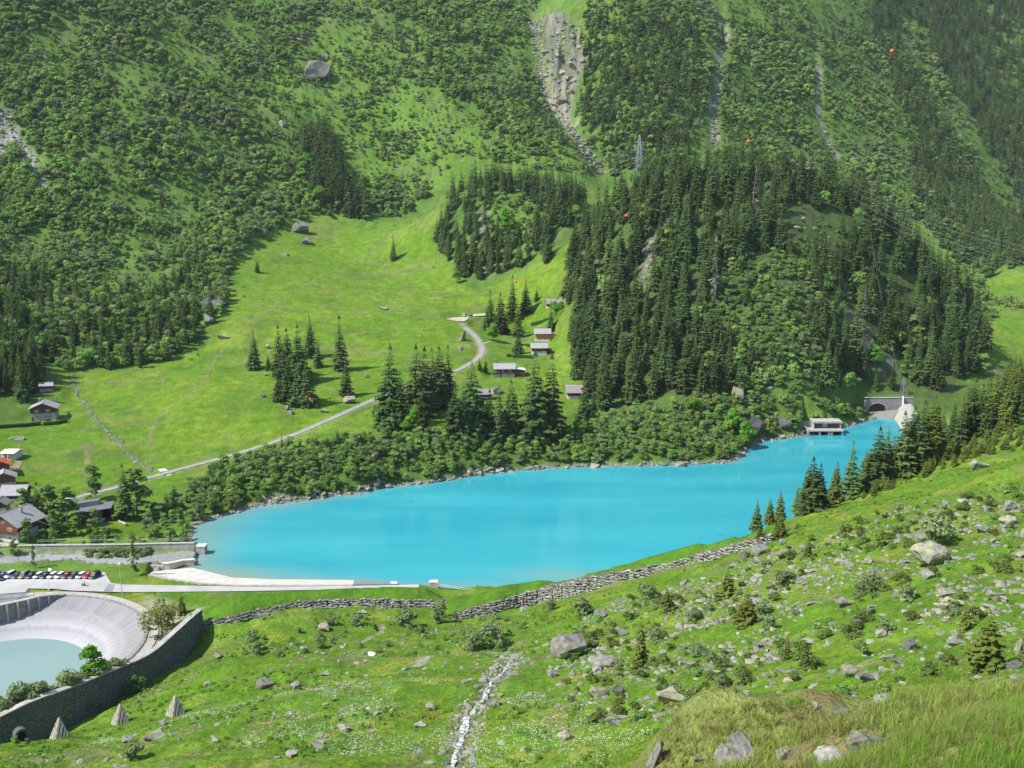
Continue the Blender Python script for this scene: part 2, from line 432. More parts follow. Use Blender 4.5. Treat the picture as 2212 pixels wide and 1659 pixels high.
# ------------------------------------------------------------------ ground cover colours (real albedo)
def mixc(c, col, m):
    return c * (1 - m[..., None]) + np.array(col) * m[..., None]
n1 = fbm(X, Y, 60, 4, 101); n2 = fbm(X, Y, 14, 3, 102); n3 = fbm(X, Y, 4, 3, 103); n4 = fbm(X, Y, 1.3, 2, 104)
c = np.zeros(shp + (3,)) + np.array((0.080, 0.148, 0.024))
c = mixc(c, (0.110, 0.195, 0.030), sstep(-0.1, 0.35, n1 + n2 * 0.6) * 0.9)
m_slope = sstep(-30, 15, sdist(X, Y, SLOPE) + n2 * 30)
c = mixc(c, (0.108, 0.200, 0.026), m_slope * 0.9)
c = mixc(c, (0.15, 0.14, 0.085), sstep(0.24, 0.40, n2 + n3 * 0.6) * far * 0.55)
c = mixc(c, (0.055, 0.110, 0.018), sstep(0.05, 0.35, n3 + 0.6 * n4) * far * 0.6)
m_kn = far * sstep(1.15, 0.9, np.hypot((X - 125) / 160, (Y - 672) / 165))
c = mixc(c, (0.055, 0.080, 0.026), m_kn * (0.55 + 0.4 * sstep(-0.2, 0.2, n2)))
# meadow grass with mown, trodden and flowering patches
cm = np.zeros(shp + (3,)) + np.array((0.108, 0.204, 0.014))
cm = mixc(cm, (0.146, 0.228, 0.020), sstep(-0.2, 0.4, n1 + 0.5 * n2))
cm = mixc(cm, (0.080, 0.172, 0.012), sstep(0.05, 0.4, n2 + 0.6 * n3) * 0.7)
cm = mixc(cm, (0.165, 0.190, 0.050), sstep(0.12, 0.42, fbm(X, Y * 2, 28, 4, 120)) * 0.6)
cm = mixc(cm, (0.060, 0.138, 0.018), sstep(0.10, 0.40, fbm(X, Y, 17, 4, 121)) * 0.55)
cm = mixc(cm, (0.190, 0.185, 0.028), sstep(0.0, 0.5, fbm(X, Y, 9, 3, 122) + 1.1 * np.exp(-(np.hypot(X - 62, Y - 742) / 34) ** 2) - 0.42) * 0.7)
cm = mixc(cm, (0.150, 0.165, 0.060), sstep(0.16, 0.36, fbm(X, Y, 5, 3, 123)) * 0.35)
mm = np.maximum(m_mead, m_farm)
c = mixc(c, (0, 0, 0), mm); c = c + cm * mm[..., None]
# near slope: pasture with bare, dry and stony patches
cn = np.zeros(shp + (3,)) + np.array((0.102, 0.200, 0.016))
cn = mixc(cn, (0.145, 0.228, 0.024), sstep(-0.1, 0.35, n2 + 0.5 * n3))
cn = mixc(cn, (0.066, 0.145, 0.014), sstep(0.1, 0.4, n3 + 0.6 * n4) * 0.8)
cn = mixc(cn, (0.185, 0.165, 0.085), sstep(0.22, 0.42, fbm(X, Y, 7, 4, 130) + n4 * 0.2) * 0.55)
cn = mixc(cn, (0.300, 0.270, 0.040), sstep(0.30, 0.42, fbm(X, Y, 13, 3, 133) + n4 * 0.3) * 0.35)
c = mixc(c, (0, 0, 0), near); c = c + cn * near[..., None]
# dry grass and bare earth on the knoll at the viewer's feet
kn = KNOLL_NEAR(X, Y)
ck = np.zeros(shp + (3,)) + np.array((0.165, 0.190, 0.052))
ck = mixc(ck, (0.225, 0.160, 0.085), sstep(0.02, 0.30, fbm(X, Y, 4, 4, 140)) * 0.6 * sstep(15, 21, Y))
ck = mixc(ck, (0.095, 0.180, 0.030), sstep(0.0, 0.3, fbm(X, Y, 3, 3, 141)) * 0.9)
c = mixc(c, (0, 0, 0), kn); c = c + ck * kn[..., None]
c = mixc(c, (0.074, 0.168, 0.013), bank_grass)
# rock, scree, gravel, shore
c = mixc(c, (0.205, 0.192, 0.158), rib * sstep(-0.34, -0.04, n3 + 0.5 * n4 + 0.4 * n2) * 0.92)
c = mixc(c, (0.085, 0.085, 0.07), rib * sstep(0.04, 0.16, fbm(X * 2.2, Y * 0.35, 9, 3, 150)) * 0.6)
sc = sstep(-8, 6, sdist(X, Y, SCREE) + n3 * 8)
c = mixc(c, (0.27, 0.26, 0.235), sc * sstep(-0.2, 0.1, n3 + n4))
for g, wdt in ((GULLY, 9), (GULLY2, 5), (GULLY3, 3.5)):
    dg, _, _ = pdist(X + fbm(X * .3, Y, 45, 3, 160) * 16, Y, g)
    c = mixc(c, (0.25, 0.228, 0.18), sstep(wdt, wdt * 0.3, dg + n2 * 10) * sstep(-0.25, 0.15, n3 + 1.2 * fbm(X, Y, 38, 2, 161)) * 0.9)
BEACH = trace([(455,1135),(480,1112),(560,1084),(640,1072),(660,1084),(560,1100),(500,1118),(440,1150)])[:, :2]
c = mixc(c, (0.255, 0.228, 0.165), sstep(-3, 1, sdist(X, Y, BEACH) + n3 * 4))
shoreb = sstep(-3.5, -0.5, sl) * (1 - bank_grass) * sstep(0.9, 0.5, Z)
c = mixc(c, (0.22, 0.21, 0.17), shoreb)
c = mixc(c, (0.26, 0.25, 0.22), sstep(-3, 0.5, sr) * 0.9)
c = mixc(c, (0.27, 0.25, 0.17), sstep(3.6, 2.4, ROAD_D) * 0.6)
c = mixc(c, (0.33, 0.31, 0.25), sstep(1.6, 0.6, pdist(X, Y, TRAIL[::3])[0] + n4) * 0.9)
c = mixc(c, (0.33, 0.31, 0.25), sstep(0.9, 0.4, pdist(X, Y, TRAIL2[::3])[0] + n4 * 0.5) * 0.9)
c = mixc(c, (0.15, 0.145, 0.12), sstep(2.0, 0.7, dS + n4 * 1.5) * 0.7)
c = mixc(c, (0.33, 0.31, 0.22), sstep(9, 2, np.abs(rb - BASIN_R - 5) + n3 * 5) * sstep(0, 6, X + 118) * 0.75)
PATHS = [smooth(trace(q), 7) for q in ([(700,592),(640,630),(590,665),(545,690),(470,760),(440,825),(405,850),(350,895),(325,930),(322,960)], [(350,815),(352,840)],
         [(186,960),(184,1030)], [(192,960),(190,1020)], [(905,478),(850,500),(780,560),(700,600)], [(800,150),(812,120),(780,170)], [(990,330),(985,310),(1000,350)])]
for pth in PATHS:
    dp, _, _ = pdist(X, Y, pth)
    c = mixc(c, (0.20, 0.17, 0.09), sstep(1.1, 0.3, dp) * 0.75)
c = np.clip(c * (1 + 0.25 * n4[..., None] + 0.12 * n3[..., None]), 0.005, 0.8)

# ------------------------------------------------------------------ materials
MATS = {}
def nodemat(name):
    m = bpy.data.materials.new(name)
    m.use_nodes = True
    return m, m.node_tree, m.node_tree.nodes['Principled BSDF']
def N(t, typ, **k):
    n = t.nodes.new(typ)
    for a, b in k.items():
        if a.startswith('_'):
            n.inputs[a[1:].replace('_', ' ')].default_value = b
        else:
            setattr(n, a, b)
    return n
def noise_ramp(t, scale, lo, hi, detail=5, coord='Object', p0=0.35, p1=0.65, stretch=None):
    tc = N(t, 'ShaderNodeTexCoord'); nz = N(t, 'ShaderNodeTexNoise')
    nz.inputs['Scale'].default_value = scale; nz.inputs['Detail'].default_value = detail
    src = tc.outputs[coord]
    if stretch:
        mp = N(t, 'ShaderNodeMapping'); mp.inputs['Scale'].default_value = stretch
        t.links.new(src, mp.inputs[0]); src = mp.outputs[0]
    t.links.new(src, nz.inputs['Vector'])
    r = N(t, 'ShaderNodeValToRGB')
    r.color_ramp.elements[0].position = p0; r.color_ramp.elements[0].color = (*lo, 1)
    r.color_ramp.elements[1].position = p1; r.color_ramp.elements[1].color = (*hi, 1)
    t.links.new(nz.outputs['Fac'], r.inputs[0])
    return r.outputs[0], nz
def mat(name, lo, hi=None, scale=3.0, rough=0.8, bump=0.0, spec=0.3, metal=0.0, stretch=None, coord='Object', vary=0.0, detail=5):
    """a surface whose colour wanders between two tones; vary shifts it per object"""
    if name in MATS:
        return MATS[name]
    m, t, b = nodemat(name)
    hi = hi or tuple(min(1, x * 1.25) for x in lo)
    col, nz = noise_ramp(t, scale, lo, hi, detail, coord, stretch=stretch)
    if vary:
        oi = N(t, 'ShaderNodeObjectInfo'); mr = N(t, 'ShaderNodeMapRange')
        mr.inputs['To Min'].default_value = 1 - vary; mr.inputs['To Max'].default_value = 1 + vary
        t.links.new(oi.outputs['Random'], mr.inputs['Value'])
        hs = N(t, 'ShaderNodeHueSaturation'); t.links.new(mr.outputs[0], hs.inputs['Value']); t.links.new(col, hs.inputs['Color'])
        col = hs.outputs[0]
    t.links.new(col, b.inputs['Base Color'])
    b.inputs['Roughness'].default_value = rough; b.inputs['Specular IOR Level'].default_value = spec; b.inputs['Metallic'].default_value = metal
    if bump:
        bp = N(t, 'ShaderNodeBump'); bp.inputs['Strength'].default_value = 1; bp.inputs['Distance'].default_value = bump
        t.links.new(nz.outputs['Fac'], bp.inputs['Height']); t.links.new(bp.outputs[0], b.inputs['Normal'])
    MATS[name] = m
    return m

def mesh_obj(name, verts, faces, m=None, parent=None, smooth_=False, kind=None, link=True):
    me = bpy.data.meshes.new(name)
    me.from_pydata([tuple(map(float, v)) for v in verts], [], [tuple(map(int, f)) for f in faces])
    if m:
        for k in (m if isinstance(m, (list, tuple)) else [m]):
            me.materials.append(k)
    if smooth_:
        me.shade_smooth()
    o = bpy.data.objects.new(name, me)
    if link:
        COL.objects.link(o)
    if parent:
        o.parent = parent
    if kind:
        o['kind'] = kind
    return o
def big_mesh(name, V, Fq):
    """fast mesh from arrays (quads or triangles)"""
    me = bpy.data.meshes.new(name)
    k = Fq.shape[1]
    me.vertices.add(len(V)); me.vertices.foreach_set('co', np.ascontiguousarray(V, np.float32).ravel())
    me.loops.add(Fq.size); me.loops.foreach_set('vertex_index', np.ascontiguousarray(Fq, np.int32).ravel())
    me.polygons.add(len(Fq)); me.polygons.foreach_set('loop_start', np.arange(0, Fq.size, k, dtype=np.int32))
    me.update(calc_edges=True)
    me.validate()
    return me
def tag(o, label=None, cat=None, group=None, kind=None):
    if label: o['label'] = label
    if cat: o['category'] = cat
    if group: o['group'] = group
    if kind: o['kind'] = kind
    return o
def thing(name, loc, label, cat, group=None, rz=0.0):
    o = bpy.data.objects.new(name, None)
    o.empty_display_size = 0.5
    o.location = [float(q) for q in loc]
    o.rotation_euler = (0, 0, rz)
    COL.objects.link(o)
    return tag(o, label, cat, group)

# ------------------------------------------------------------------ the ground sheet
nr, na = shp
idx = np.arange(nr * na).reshape(shp)
quads = np.stack([idx[:-1, :-1], idx[:-1, 1:], idx[1:, 1:], idx[1:, :-1]], -1).reshape(-1, 4)
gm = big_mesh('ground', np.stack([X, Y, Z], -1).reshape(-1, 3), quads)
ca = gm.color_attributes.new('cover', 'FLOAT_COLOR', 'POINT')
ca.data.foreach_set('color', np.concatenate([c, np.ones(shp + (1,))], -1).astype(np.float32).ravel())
gm.shade_smooth()
m, t, b = nodemat('ground_cover')
at = N(t, 'ShaderNodeAttribute', attribute_name='cover')
tc = N(t, 'ShaderNodeTexCoord')
def nz(scale, detail=4):
    n = N(t, 'ShaderNodeTexNoise'); n.inputs['Scale'].default_value = scale; n.inputs['Detail'].default_value = detail
    t.links.new(tc.outputs['Object'], n.inputs['Vector']); return n
na_, nb_, nc_ = nz(0.9, 6), nz(5.0, 4), nz(0.17, 9)
ad = N(t, 'ShaderNodeMath', operation='MULTIPLY_ADD'); ad.inputs[1].default_value = 0.9; t.links.new(na_.outputs['Fac'], ad.inputs[0])
sb = N(t, 'ShaderNodeMath', operation='MULTIPLY_ADD'); sb.inputs[1].default_value = 0.7; t.links.new(nb_.outputs['Fac'], sb.inputs[0]); t.links.new(ad.outputs[0], sb.inputs[2])
ad.inputs[2].default_value = 0.22
sc_ = N(t, 'ShaderNodeMath', operation='MULTIPLY_ADD'); sc_.inputs[1].default_value = 1.0; sc_.inputs[2].default_value = 0.47; t.links.new(nc_.outputs['Fac'], sc_.inputs[0])
sm_ = N(t, 'ShaderNodeMath', operation='MULTIPLY'); t.links.new(sb.outputs[0], sm_.inputs[0]); t.links.new(sc_.outputs[0], sm_.inputs[1])
vm = N(t, 'ShaderNodeVectorMath', operation='SCALE'); t.links.new(at.outputs['Color'], vm.inputs[0]); t.links.new(sm_.outputs[0], vm.inputs['Scale'])
t.links.new(vm.outputs[0], b.inputs['Base Color'])
b.inputs['Roughness'].default_value = 0.95; b.inputs['Specular IOR Level'].default_value = 0.1
bp = N(t, 'ShaderNodeBump'); bp.inputs['Strength'].default_value = 0.9; bp.inputs['Distance'].default_value = 0.5
t.links.new(sb.outputs[0], bp.inputs['Height']); t.links.new(bp.outputs[0], b.inputs['Normal'])
gm.materials.append(m)
go = bpy.data.objects.new('ground', gm)
go['kind'] = 'structure'
COL.objects.link(go)

# ------------------------------------------------------------------ water
def poly_face(name, P2, z, m, kind='structure', dense=None):
    bm = bmesh.new()
    vs = [bm.verts.new((float(p[0]), float(p[1]), z)) for p in P2]
    f = bm.faces.new(vs)
    f.normal_update()
    if f.normal.z < 0:
        f.normal_flip()
    bmesh.ops.triangulate(bm, faces=bm.faces[:])
    me = bpy.data.meshes.new(name); bm.to_mesh(me); bm.free()
    me.materials.append(m)
    o = bpy.data.objects.new(name, me); COL.objects.link(o)
    if kind:
        o['kind'] = kind
    return o
def water(name, deep, shallow, bump, scale, rough=0.12, attr=None):
    m, t, b = nodemat(name)
    col, nzz = noise_ramp(t, 0.02, deep, shallow, 6, p0=0.3, p1=0.7, stretch=(0.55, 1.9, 1))
    if attr:                                  # silt in the shallows
        a_ = N(t, 'ShaderNodeAttribute', attribute_name=attr); mx = N(t, 'ShaderNodeMix', data_type='RGBA')
        t.links.new(a_.outputs['Fac'], mx.inputs['Factor']); t.links.new(col, mx.inputs[6]); mx.inputs[7].default_value = (0.190, 0.270, 0.220, 1); col = mx.outputs[2]
    t.links.new(col, b.inputs['Base Color'])
    b.inputs['Roughness'].default_value = rough; b.inputs['Specular IOR Level'].default_value = 0.5; b.inputs['IOR'].default_value = 1.33
    tc = N(t, 'ShaderNodeTexCoord'); n = N(t, 'ShaderNodeTexNoise'); n.inputs['Scale'].default_value = scale; n.inputs['Detail'].default_value = 5
    t.links.new(tc.outputs['Object'], n.inputs['Vector'])
    bp = N(t, 'ShaderNodeBump'); bp.inputs['Strength'].default_value = 0.5; bp.inputs['Distance'].default_value = bump
    t.links.new(n.outputs['Fac'], bp.inputs['Height']); t.links.new(bp.outputs[0], b.inputs['Normal'])
    return m
lx, ly = np.arange(LAKE[:, 0].min() - 9, LAKE[:, 0].max() + 9, 2.2), np.arange(LAKE[:, 1].min() - 9, LAKE[:, 1].max() + 9, 2.2)
LX, LY = np.meshgrid(lx, ly)
ls = sdist(LX, LY, LAKE)
li = np.arange(LX.size).reshape(LX.shape)
lok = (ls[:-1, :-1] > -4.5) & (ls[:-1, 1:] > -4.5) & (ls[1:, 1:] > -4.5) & (ls[1:, :-1] > -4.5)
lq = np.stack([li[:-1, :-1], li[:-1, 1:], li[1:, 1:], li[1:, :-1]], -1)[lok]
used, inv = np.unique(lq, return_inverse=True)
lm = big_mesh('lake_water', np.stack([LX.ravel()[used], LY.ravel()[used], np.zeros(len(used))], 1), inv.reshape(lq.shape))
wob = fbm(LX, LY, 30, 4, 501) * 8
end = sstep(-60, -125, LX + wob * 2)
silt = np.clip(np.exp(-np.maximum(ls + wob * .6, 0) / (2.2 + 15 * end)) * (.4 + .6 * end) + .5 * np.exp(-((LY - 322 - wob * .4) / 7.0) ** 2) * sstep(-20, -60, np.abs(LX + 40) * -1.0 + 0 * LX), 0, .9)
silt = np.maximum(silt, .55 * sstep(-52, -40, LX) * sstep(24, 8, LX) * sstep(322, 311, LY + wob * .3))
fa = lm.attributes.new('silt', 'FLOAT', 'POINT'); fa.data.foreach_set('value', silt.ravel()[used].astype(np.float32))
lm.materials.append(water('lake_water', (0.022, 0.255, 0.312), (0.044, 0.328, 0.382), 0.035, 0.45, 0.09, 'silt'))
lake = bpy.data.objects.new('lake_water', lm); lake['kind'] = 'structure'; COL.objects.link(lake)

# ------------------------------------------------------------------ builders for made things
class MB:
    """collects boxes, prisms and tubes and links them as one mesh"""
    def __init__(s):
        s.v = []; s.f = []; s.mi = []
    def add(s, vs, fs, mi=0):
        k = len(s.v); s.v += [tuple(map(float, v)) for v in vs]
        s.f += [tuple(k + i for i in f) for f in fs]; s.mi += [mi] * len(fs)
        return s
    def box(s, x0, x1, y0, y1, z0, z1, mi=0):
        return s.add([(x0, y0, z0), (x1, y0, z0), (x1, y1, z0), (x0, y1, z0), (x0, y0, z1), (x1, y0, z1), (x1, y1, z1), (x0, y1, z1)],
                     [(3, 2, 1, 0), (4, 5, 6, 7), (0, 1, 5, 4), (1, 2, 6, 5), (2, 3, 7, 6), (3, 0, 4, 7)], mi)
    def hexa(s, b, t, mi=0):
        n = len(b)
        return s.add(list(b) + list(t), [tuple(range(n - 1, -1, -1)), tuple(range(n, 2 * n))] + [(i, (i + 1) % n, n + (i + 1) % n, n + i) for i in range(n)], mi)
    def tube(s, pts, r, n=6, mi=0, r2=None):
        P_ = [Vector(p) for p in pts]; rings = []
        for i, p in enumerate(P_):
            d = (P_[min(i + 1, len(P_) - 1)] - P_[max(i - 1, 0)]).normalized()
            a = d.orthogonal().normalized(); b = d.cross(a)
            rk = r if r2 is None else r + (r2 - r) * i / (len(P_) - 1)
            rings.append([p + (a * math.cos(2 * math.pi * k / n) + b * math.sin(2 * math.pi * k / n)) * rk for k in range(n)])
        vs = [q for R in rings for q in R]; fs = []
        for i in range(len(P_) - 1):
            fs += [(i * n + k, i * n + (k + 1) % n, (i + 1) * n + (k + 1) % n, (i + 1) * n + k) for k in range(n)]
        fs += [tuple(range(n - 1, -1, -1)), tuple(range((len(P_) - 1) * n, len(P_) * n))]
        return s.add(vs, fs, mi)
    def sweep(s, line, prof, closed=False, mi=0):
        """a cross section (offset to the left of travel, height) carried along a 3D line"""
        L = np.asarray(line, float); n = len(L); k = len(prof); vs = []
        for i in range(n):
            a = L[(i - 1) % n] if closed or i > 0 else L[i]; b = L[(i + 1) % n] if closed or i < n - 1 else L[i]
            t = b[:2] - a[:2]; t = t / (np.hypot(*t) + 1e-9); nm = np.array([-t[1], t[0]])
            for o, h in prof:
                vs.append((L[i, 0] + nm[0] * o, L[i, 1] + nm[1] * o, L[i, 2] + h))
        fs = []
        for i in range(n if closed else n - 1):
            j = (i + 1) % n
            fs += [(i * k + q, j * k + q, j * k + (q + 1) % k, i * k + (q + 1) % k) for q in range(k)]
        if not closed:
            fs += [tuple(range(k)), tuple(range((n - 1) * k + k - 1, (n - 1) * k - 1, -1))]
        return s.add(vs, fs, mi)
    def build(s, name, m, parent=None, smooth_=False, loc=None, rz=0.0, kind=None):
        o = mesh_obj(name, s.v, s.f, m, parent, smooth_, kind)
        if isinstance(m, (list, tuple)):
            o.data.polygons.foreach_set('material_index', s.mi)
        bm = bmesh.new(); bm.from_mesh(o.data); bmesh.ops.recalc_face_normals(bm, faces=bm.faces[:]); bm.to_mesh(o.data); bm.free()
        if loc is not None:
            o.location = [float(q) for q in loc]; o.rotation_euler = (0, 0, rz)
        return o
def copy_tree(o, parent=None):
    c_ = o.copy(); COL.objects.link(c_)
    if parent is not None:
        c_.parent = parent
    for ch in list(o.children):
        copy_tree(ch, c_)
    return c_

CONC = mat('pale_concrete', (0.30, 0.28, 0.245), (0.41, 0.385, 0.335), 0.7, 0.85, 0.01)
CONC_G = mat('grey_concrete', (0.17, 0.165, 0.155), (0.27, 0.26, 0.245), 0.9, 0.85, 0.02)
CONC_W = mat('white_concrete', (0.46, 0.43, 0.37), (0.56, 0.53, 0.465), 0.35, 0.85, 0.01)
ASPH = mat('pale_asphalt', (0.33, 0.32, 0.31), (0.40, 0.39, 0.375), 0.15, 0.9, 0.004)
ASPH_D = mat('grey_asphalt', (0.17, 0.17, 0.18), (0.23, 0.23, 0.24), 0.3, 0.9)
ROADM = mat('lane_tarmac', (0.21, 0.205, 0.19), (0.30, 0.29, 0.265), 0.5, 0.9)
GRAVEL = mat('pale_gravel', (0.33, 0.30, 0.24), (0.45, 0.41, 0.33), 0.8, 0.95, 0.02)
STEEL = mat('galvanised_steel', (0.42, 0.43, 0.44), (0.55, 0.56, 0.57), 2.0, 0.45, 0, 0.5, 0.6)
WHITE = mat('white_paint', (0.74, 0.73, 0.70), (0.82, 0.81, 0.78), 1.0, 0.7)
WOOD_D = mat('dark_larch', (0.055, 0.030, 0.020), (0.100, 0.052, 0.032), 2.5, 0.8, 0.01, stretch=(0.3, 0.3, 4))
WOOD_R = mat('red_brown_larch', (0.110, 0.045, 0.026), (0.170, 0.070, 0.038), 2.5, 0.8, 0.01, stretch=(0.3, 0.3, 4))
WOOD_O = mat('orange_stained_pine', (0.42, 0.17, 0.035), (0.54, 0.23, 0.055), 2.0, 0.7, 0.01, stretch=(0.3, 0.3, 4))
WOOD_G = mat('silvered_boards', (0.30, 0.27, 0.21), (0.46, 0.42, 0.34), 2.0, 0.85, 0.01)
RENDER_W = mat('white_render', (0.48, 0.46, 0.42), (0.58, 0.56, 0.52), 0.8, 0.85)
STONEW = mat('masonry', (0.22, 0.215, 0.20), (0.38, 0.37, 0.34), 1.6, 0.9, 0.05)
ROOF_G = mat('grey_slate_roof', (0.25, 0.24, 0.235), (0.33, 0.32, 0.315), 1.4, 0.75, 0.01)
ROOF_B = mat('brown_grey_roof', (0.19, 0.17, 0.155), (0.26, 0.235, 0.22), 1.4, 0.8, 0.01)
ROOF_D = mat('dark_sheet_roof', (0.115, 0.12, 0.135), (0.16, 0.165, 0.18), 0.8, 0.6)
ROOF_R = mat('red_sheet_roof', (0.42, 0.075, 0.055), (0.52, 0.11, 0.08), 0.8, 0.6)
ROOF_C = mat('cream_sheet_roof', (0.66, 0.60, 0.46), (0.74, 0.68, 0.54), 0.8, 0.6)
ROOF_W = mat('pale_blue_sheet_roof', (0.60, 0.66, 0.72), (0.70, 0.75, 0.80), 0.8, 0.5)
SHUT = mat('orange_shutter', (0.34, 0.10, 0.03), (0.42, 0.14, 0.05), 3, 0.7)
GLASS = mat('window_glass', (0.02, 0.024, 0.03), (0.035, 0.04, 0.045), 1, 0.15, 0, 0.2)
HEDGE = None

# ------------------------------------------------------------------ roads
def ribbon(name, line, half, m, lift=0.0, kind='structure', jit=0.0):
    L = np.asarray(line, float); mb = MB(); vs = []; n = len(L)
    for i in range(n):
        t_ = L[min(i + 1, n - 1), :2] - L[max(i - 1, 0), :2]; t_ = t_ / (np.hypot(*t_) + 1e-9); nm = np.array([-t_[1], t_[0]])
        h = half[i] if hasattr(half, '__len__') else half
        h1 = h * (1 + jit * random.uniform(-1, 1)); h2 = h * (1 + jit * random.uniform(-1, 1))
        for o in (h1, 0, -h2):
            vs.append((L[i, 0] + nm[0] * o, L[i, 1] + nm[1] * o, L[i, 2] + lift + (0.02 if o == 0 else 0)))
    fs = []
    for i in range(n - 1):
        for q in (0, 1):
            fs.append((i * 3 + q + 1, (i + 1) * 3 + q + 1, (i + 1) * 3 + q, i * 3 + q))
    return mesh_obj(name, vs, fs, m, smooth_=True, kind=kind)
ribbon('valley_road', ROAD, 1.75, ROADM, 0.05)
ribbon('driveway', LANE, 1.1, GRAVEL, 0.10)
for pd, zc in zip(PADS, PAD_Z):
    poly_face('gravel_pad', pd, zc + 0.08, GRAVEL)
park = poly_face('car_park', PARK, PARK_Z, ASPH)
# painted bays, 4 mm proud
mb = MB()
BAY_DX, BAY_SK = None, None
def park_pt(U, V):
    return at_z(U, V, PARK_Z)
c0, c1 = park_pt(3, 1244), park_pt(219, 1245)
paint = MB()
for k in range(-2, 15):
    x0 = c1[0] - 1.55 - (13 - k) * ((c1[0] - c0[0]) / 13.0)
    yb = park_pt(100, 1258.5)[1] if False else 311.2
    x0 += 0.0
    dx, dy = 1.9, 4.9
    paint.add([(x0 - 2.6, yb, PARK_Z + 0.004), (x0 - 2.48, yb, PARK_Z + 0.004), (x0 - 2.48 + dx, yb + dy, PARK_Z + 0.004), (x0 - 2.6 + dx, yb + dy, PARK_Z + 0.004)], [(0, 1, 2, 3)])
paint.add([(c0[0] - 8, 311.1, PARK_Z + 0.004), (c1[0] + 0.6, 311.1, PARK_Z + 0.004), (c1[0] + 0.6, 311.2, PARK_Z + 0.004), (c0[0] - 8, 311.2, PARK_Z + 0.004)], [(0, 1, 2, 3)])
tag(paint.build('painted_bay_lines', WHITE), kind='structure')
pch = [park_pt(243, 1279) , park_pt(222, 1278.5), park_pt(234, 1262.5), park_pt(248, 1262.8)]
poly_face('asphalt_patch', pch, PARK_Z + 0.006, ASPH_D)
# sunken access ramp beside the basin
ramp = [at_z(u, v, 1.2) for u, v in [(-110, 1279), (10, 1277), (28, 1274), (50, 1277), (64, 1279), (54, 1296), (30, 1303), (0, 1311), (-110, 1345)]]
poly_face('access_ramp', ramp, 2.28, ASPH_D)

# ------------------------------------------------------------------ lake apron, inlet works
def loft(name, A, B, n, m, kind='structure', z_end=None):
    A = resample(A, 1.0) if n is None else np.array([np.array([np.interp(k / n, np.linspace(0, 1, len(A)), np.asarray(A)[:, q]) for q in range(3)]) for k in range(n + 1)])
    B = np.array([np.array([np.interp(k / n, np.linspace(0, 1, len(B)), np.asarray(B)[:, q]) for q in range(3)]) for k in range(n + 1)])
    vs = [tuple(p) for ab in zip(A, B) for p in ab]
    fs = [(2 * i, 2 * i + 1, 2 * i + 3, 2 * i + 2) for i in range(n)]
    o = mesh_obj(name, vs, fs, m, kind=kind)
    bm = bmesh.new(); bm.from_mesh(o.data); bmesh.ops.recalc_face_normals(bm, faces=bm.faces[:])
    if sum(f.normal.z for f in bm.faces) < 0:
        bmesh.ops.reverse_faces(bm, faces=bm.faces[:])
    bm.to_mesh(o.data); bm.free()
    return o
loft('concrete_apron', APRON_TOP[:7], APRON_LOW[:7], 24, CONC_W)
loft('stone_apron', APRON_TOP[6:], APRON_LOW[6:], 6, CONC_G)
# kerb along the upper edge of the apron
kb = MB(); kb.sweep(resample(APRON_TOP[:7] + np.array([0, -0.2, -0.1]), 4), [(-0.5, -0.5), (0.5, -0.5), (0.5, 0.18), (-0.5, 0.18)]); tag(kb.build('kerb', CONC), kind='structure')
river = poly_face('river_water', RIVER, RIVER_Z, water('river_water', (0.17, 0.185, 0.185), (0.34, 0.355, 0.355), 0.25, 0.9, 0.25))
slab = [at_z(u, v, RIVER_Z + 0.03) for u, v in [(318, 1203.5), (352, 1191), (412, 1189.5), (402, 1207), (366, 1212), (326, 1209)]]
poly_face('settling_apron', slab, RIVER_Z + 0.05, CONC_G)
cw = thing('channel_wall', at_z(300, 1194, 1.0), 'long stained concrete and stone wall lining the far bank of the river', 'wall')
def rel(o, pts):
    l = np.array(o.location); return np.asarray(pts, float) - l
wl = np.array([at_z(u, v, 0.6) for u, v in [(-60, 1199), (0, 1197), (75, 1195), (170, 1194), (250, 1193.5), (330, 1191.5), (420, 1189.5)]])
wlr = rel(cw, resample(wl, 3.0))
seg = len(wlr) * 3 // 4
mb = MB(); mb.sweep(wlr[:seg + 1], [(-0.0, -1), (1.0, -1), (0.9, 2.6), (0.0, 2.6)][::-1]); mb.build('stone_section', STONEW, cw)
mb = MB(); mb.sweep(wlr[seg:], [(0.0, -1), (1.1, -1), (1.1, 2.75), (0.0, 2.75)][::-1]); mb.build('concrete_section', CONC, cw)
mb = MB(); mb.sweep(wlr + np.array([0, 0.0, 2.752]), [(-0.15, 0), (1.25, 0), (1.25, 0.2), (-0.15, 0.2)][::-1]); mb.build('coping', CONC, cw)
rl = thing('bank_railing', at_z(250, 1186, 3.6), 'thin steel railing along the top of the river wall', 'railing')
rlr = rel(rl, resample(wl[2:] + np.array([0, 2.6, 3.0]), 4.0))
for h in (0.55, 1.05):
    mb = MB(); mb.tube([q + np.array([0, 0, h]) for q in rlr], 0.04, 5); mb.build('rail', STEEL, rl)
for q in rlr:
    mb = MB(); mb.tube([q + np.array([0, 0, -0.6]), q + np.array([0, 0, 1.08])], 0.04, 5); mb.build('post', STEEL, rl)
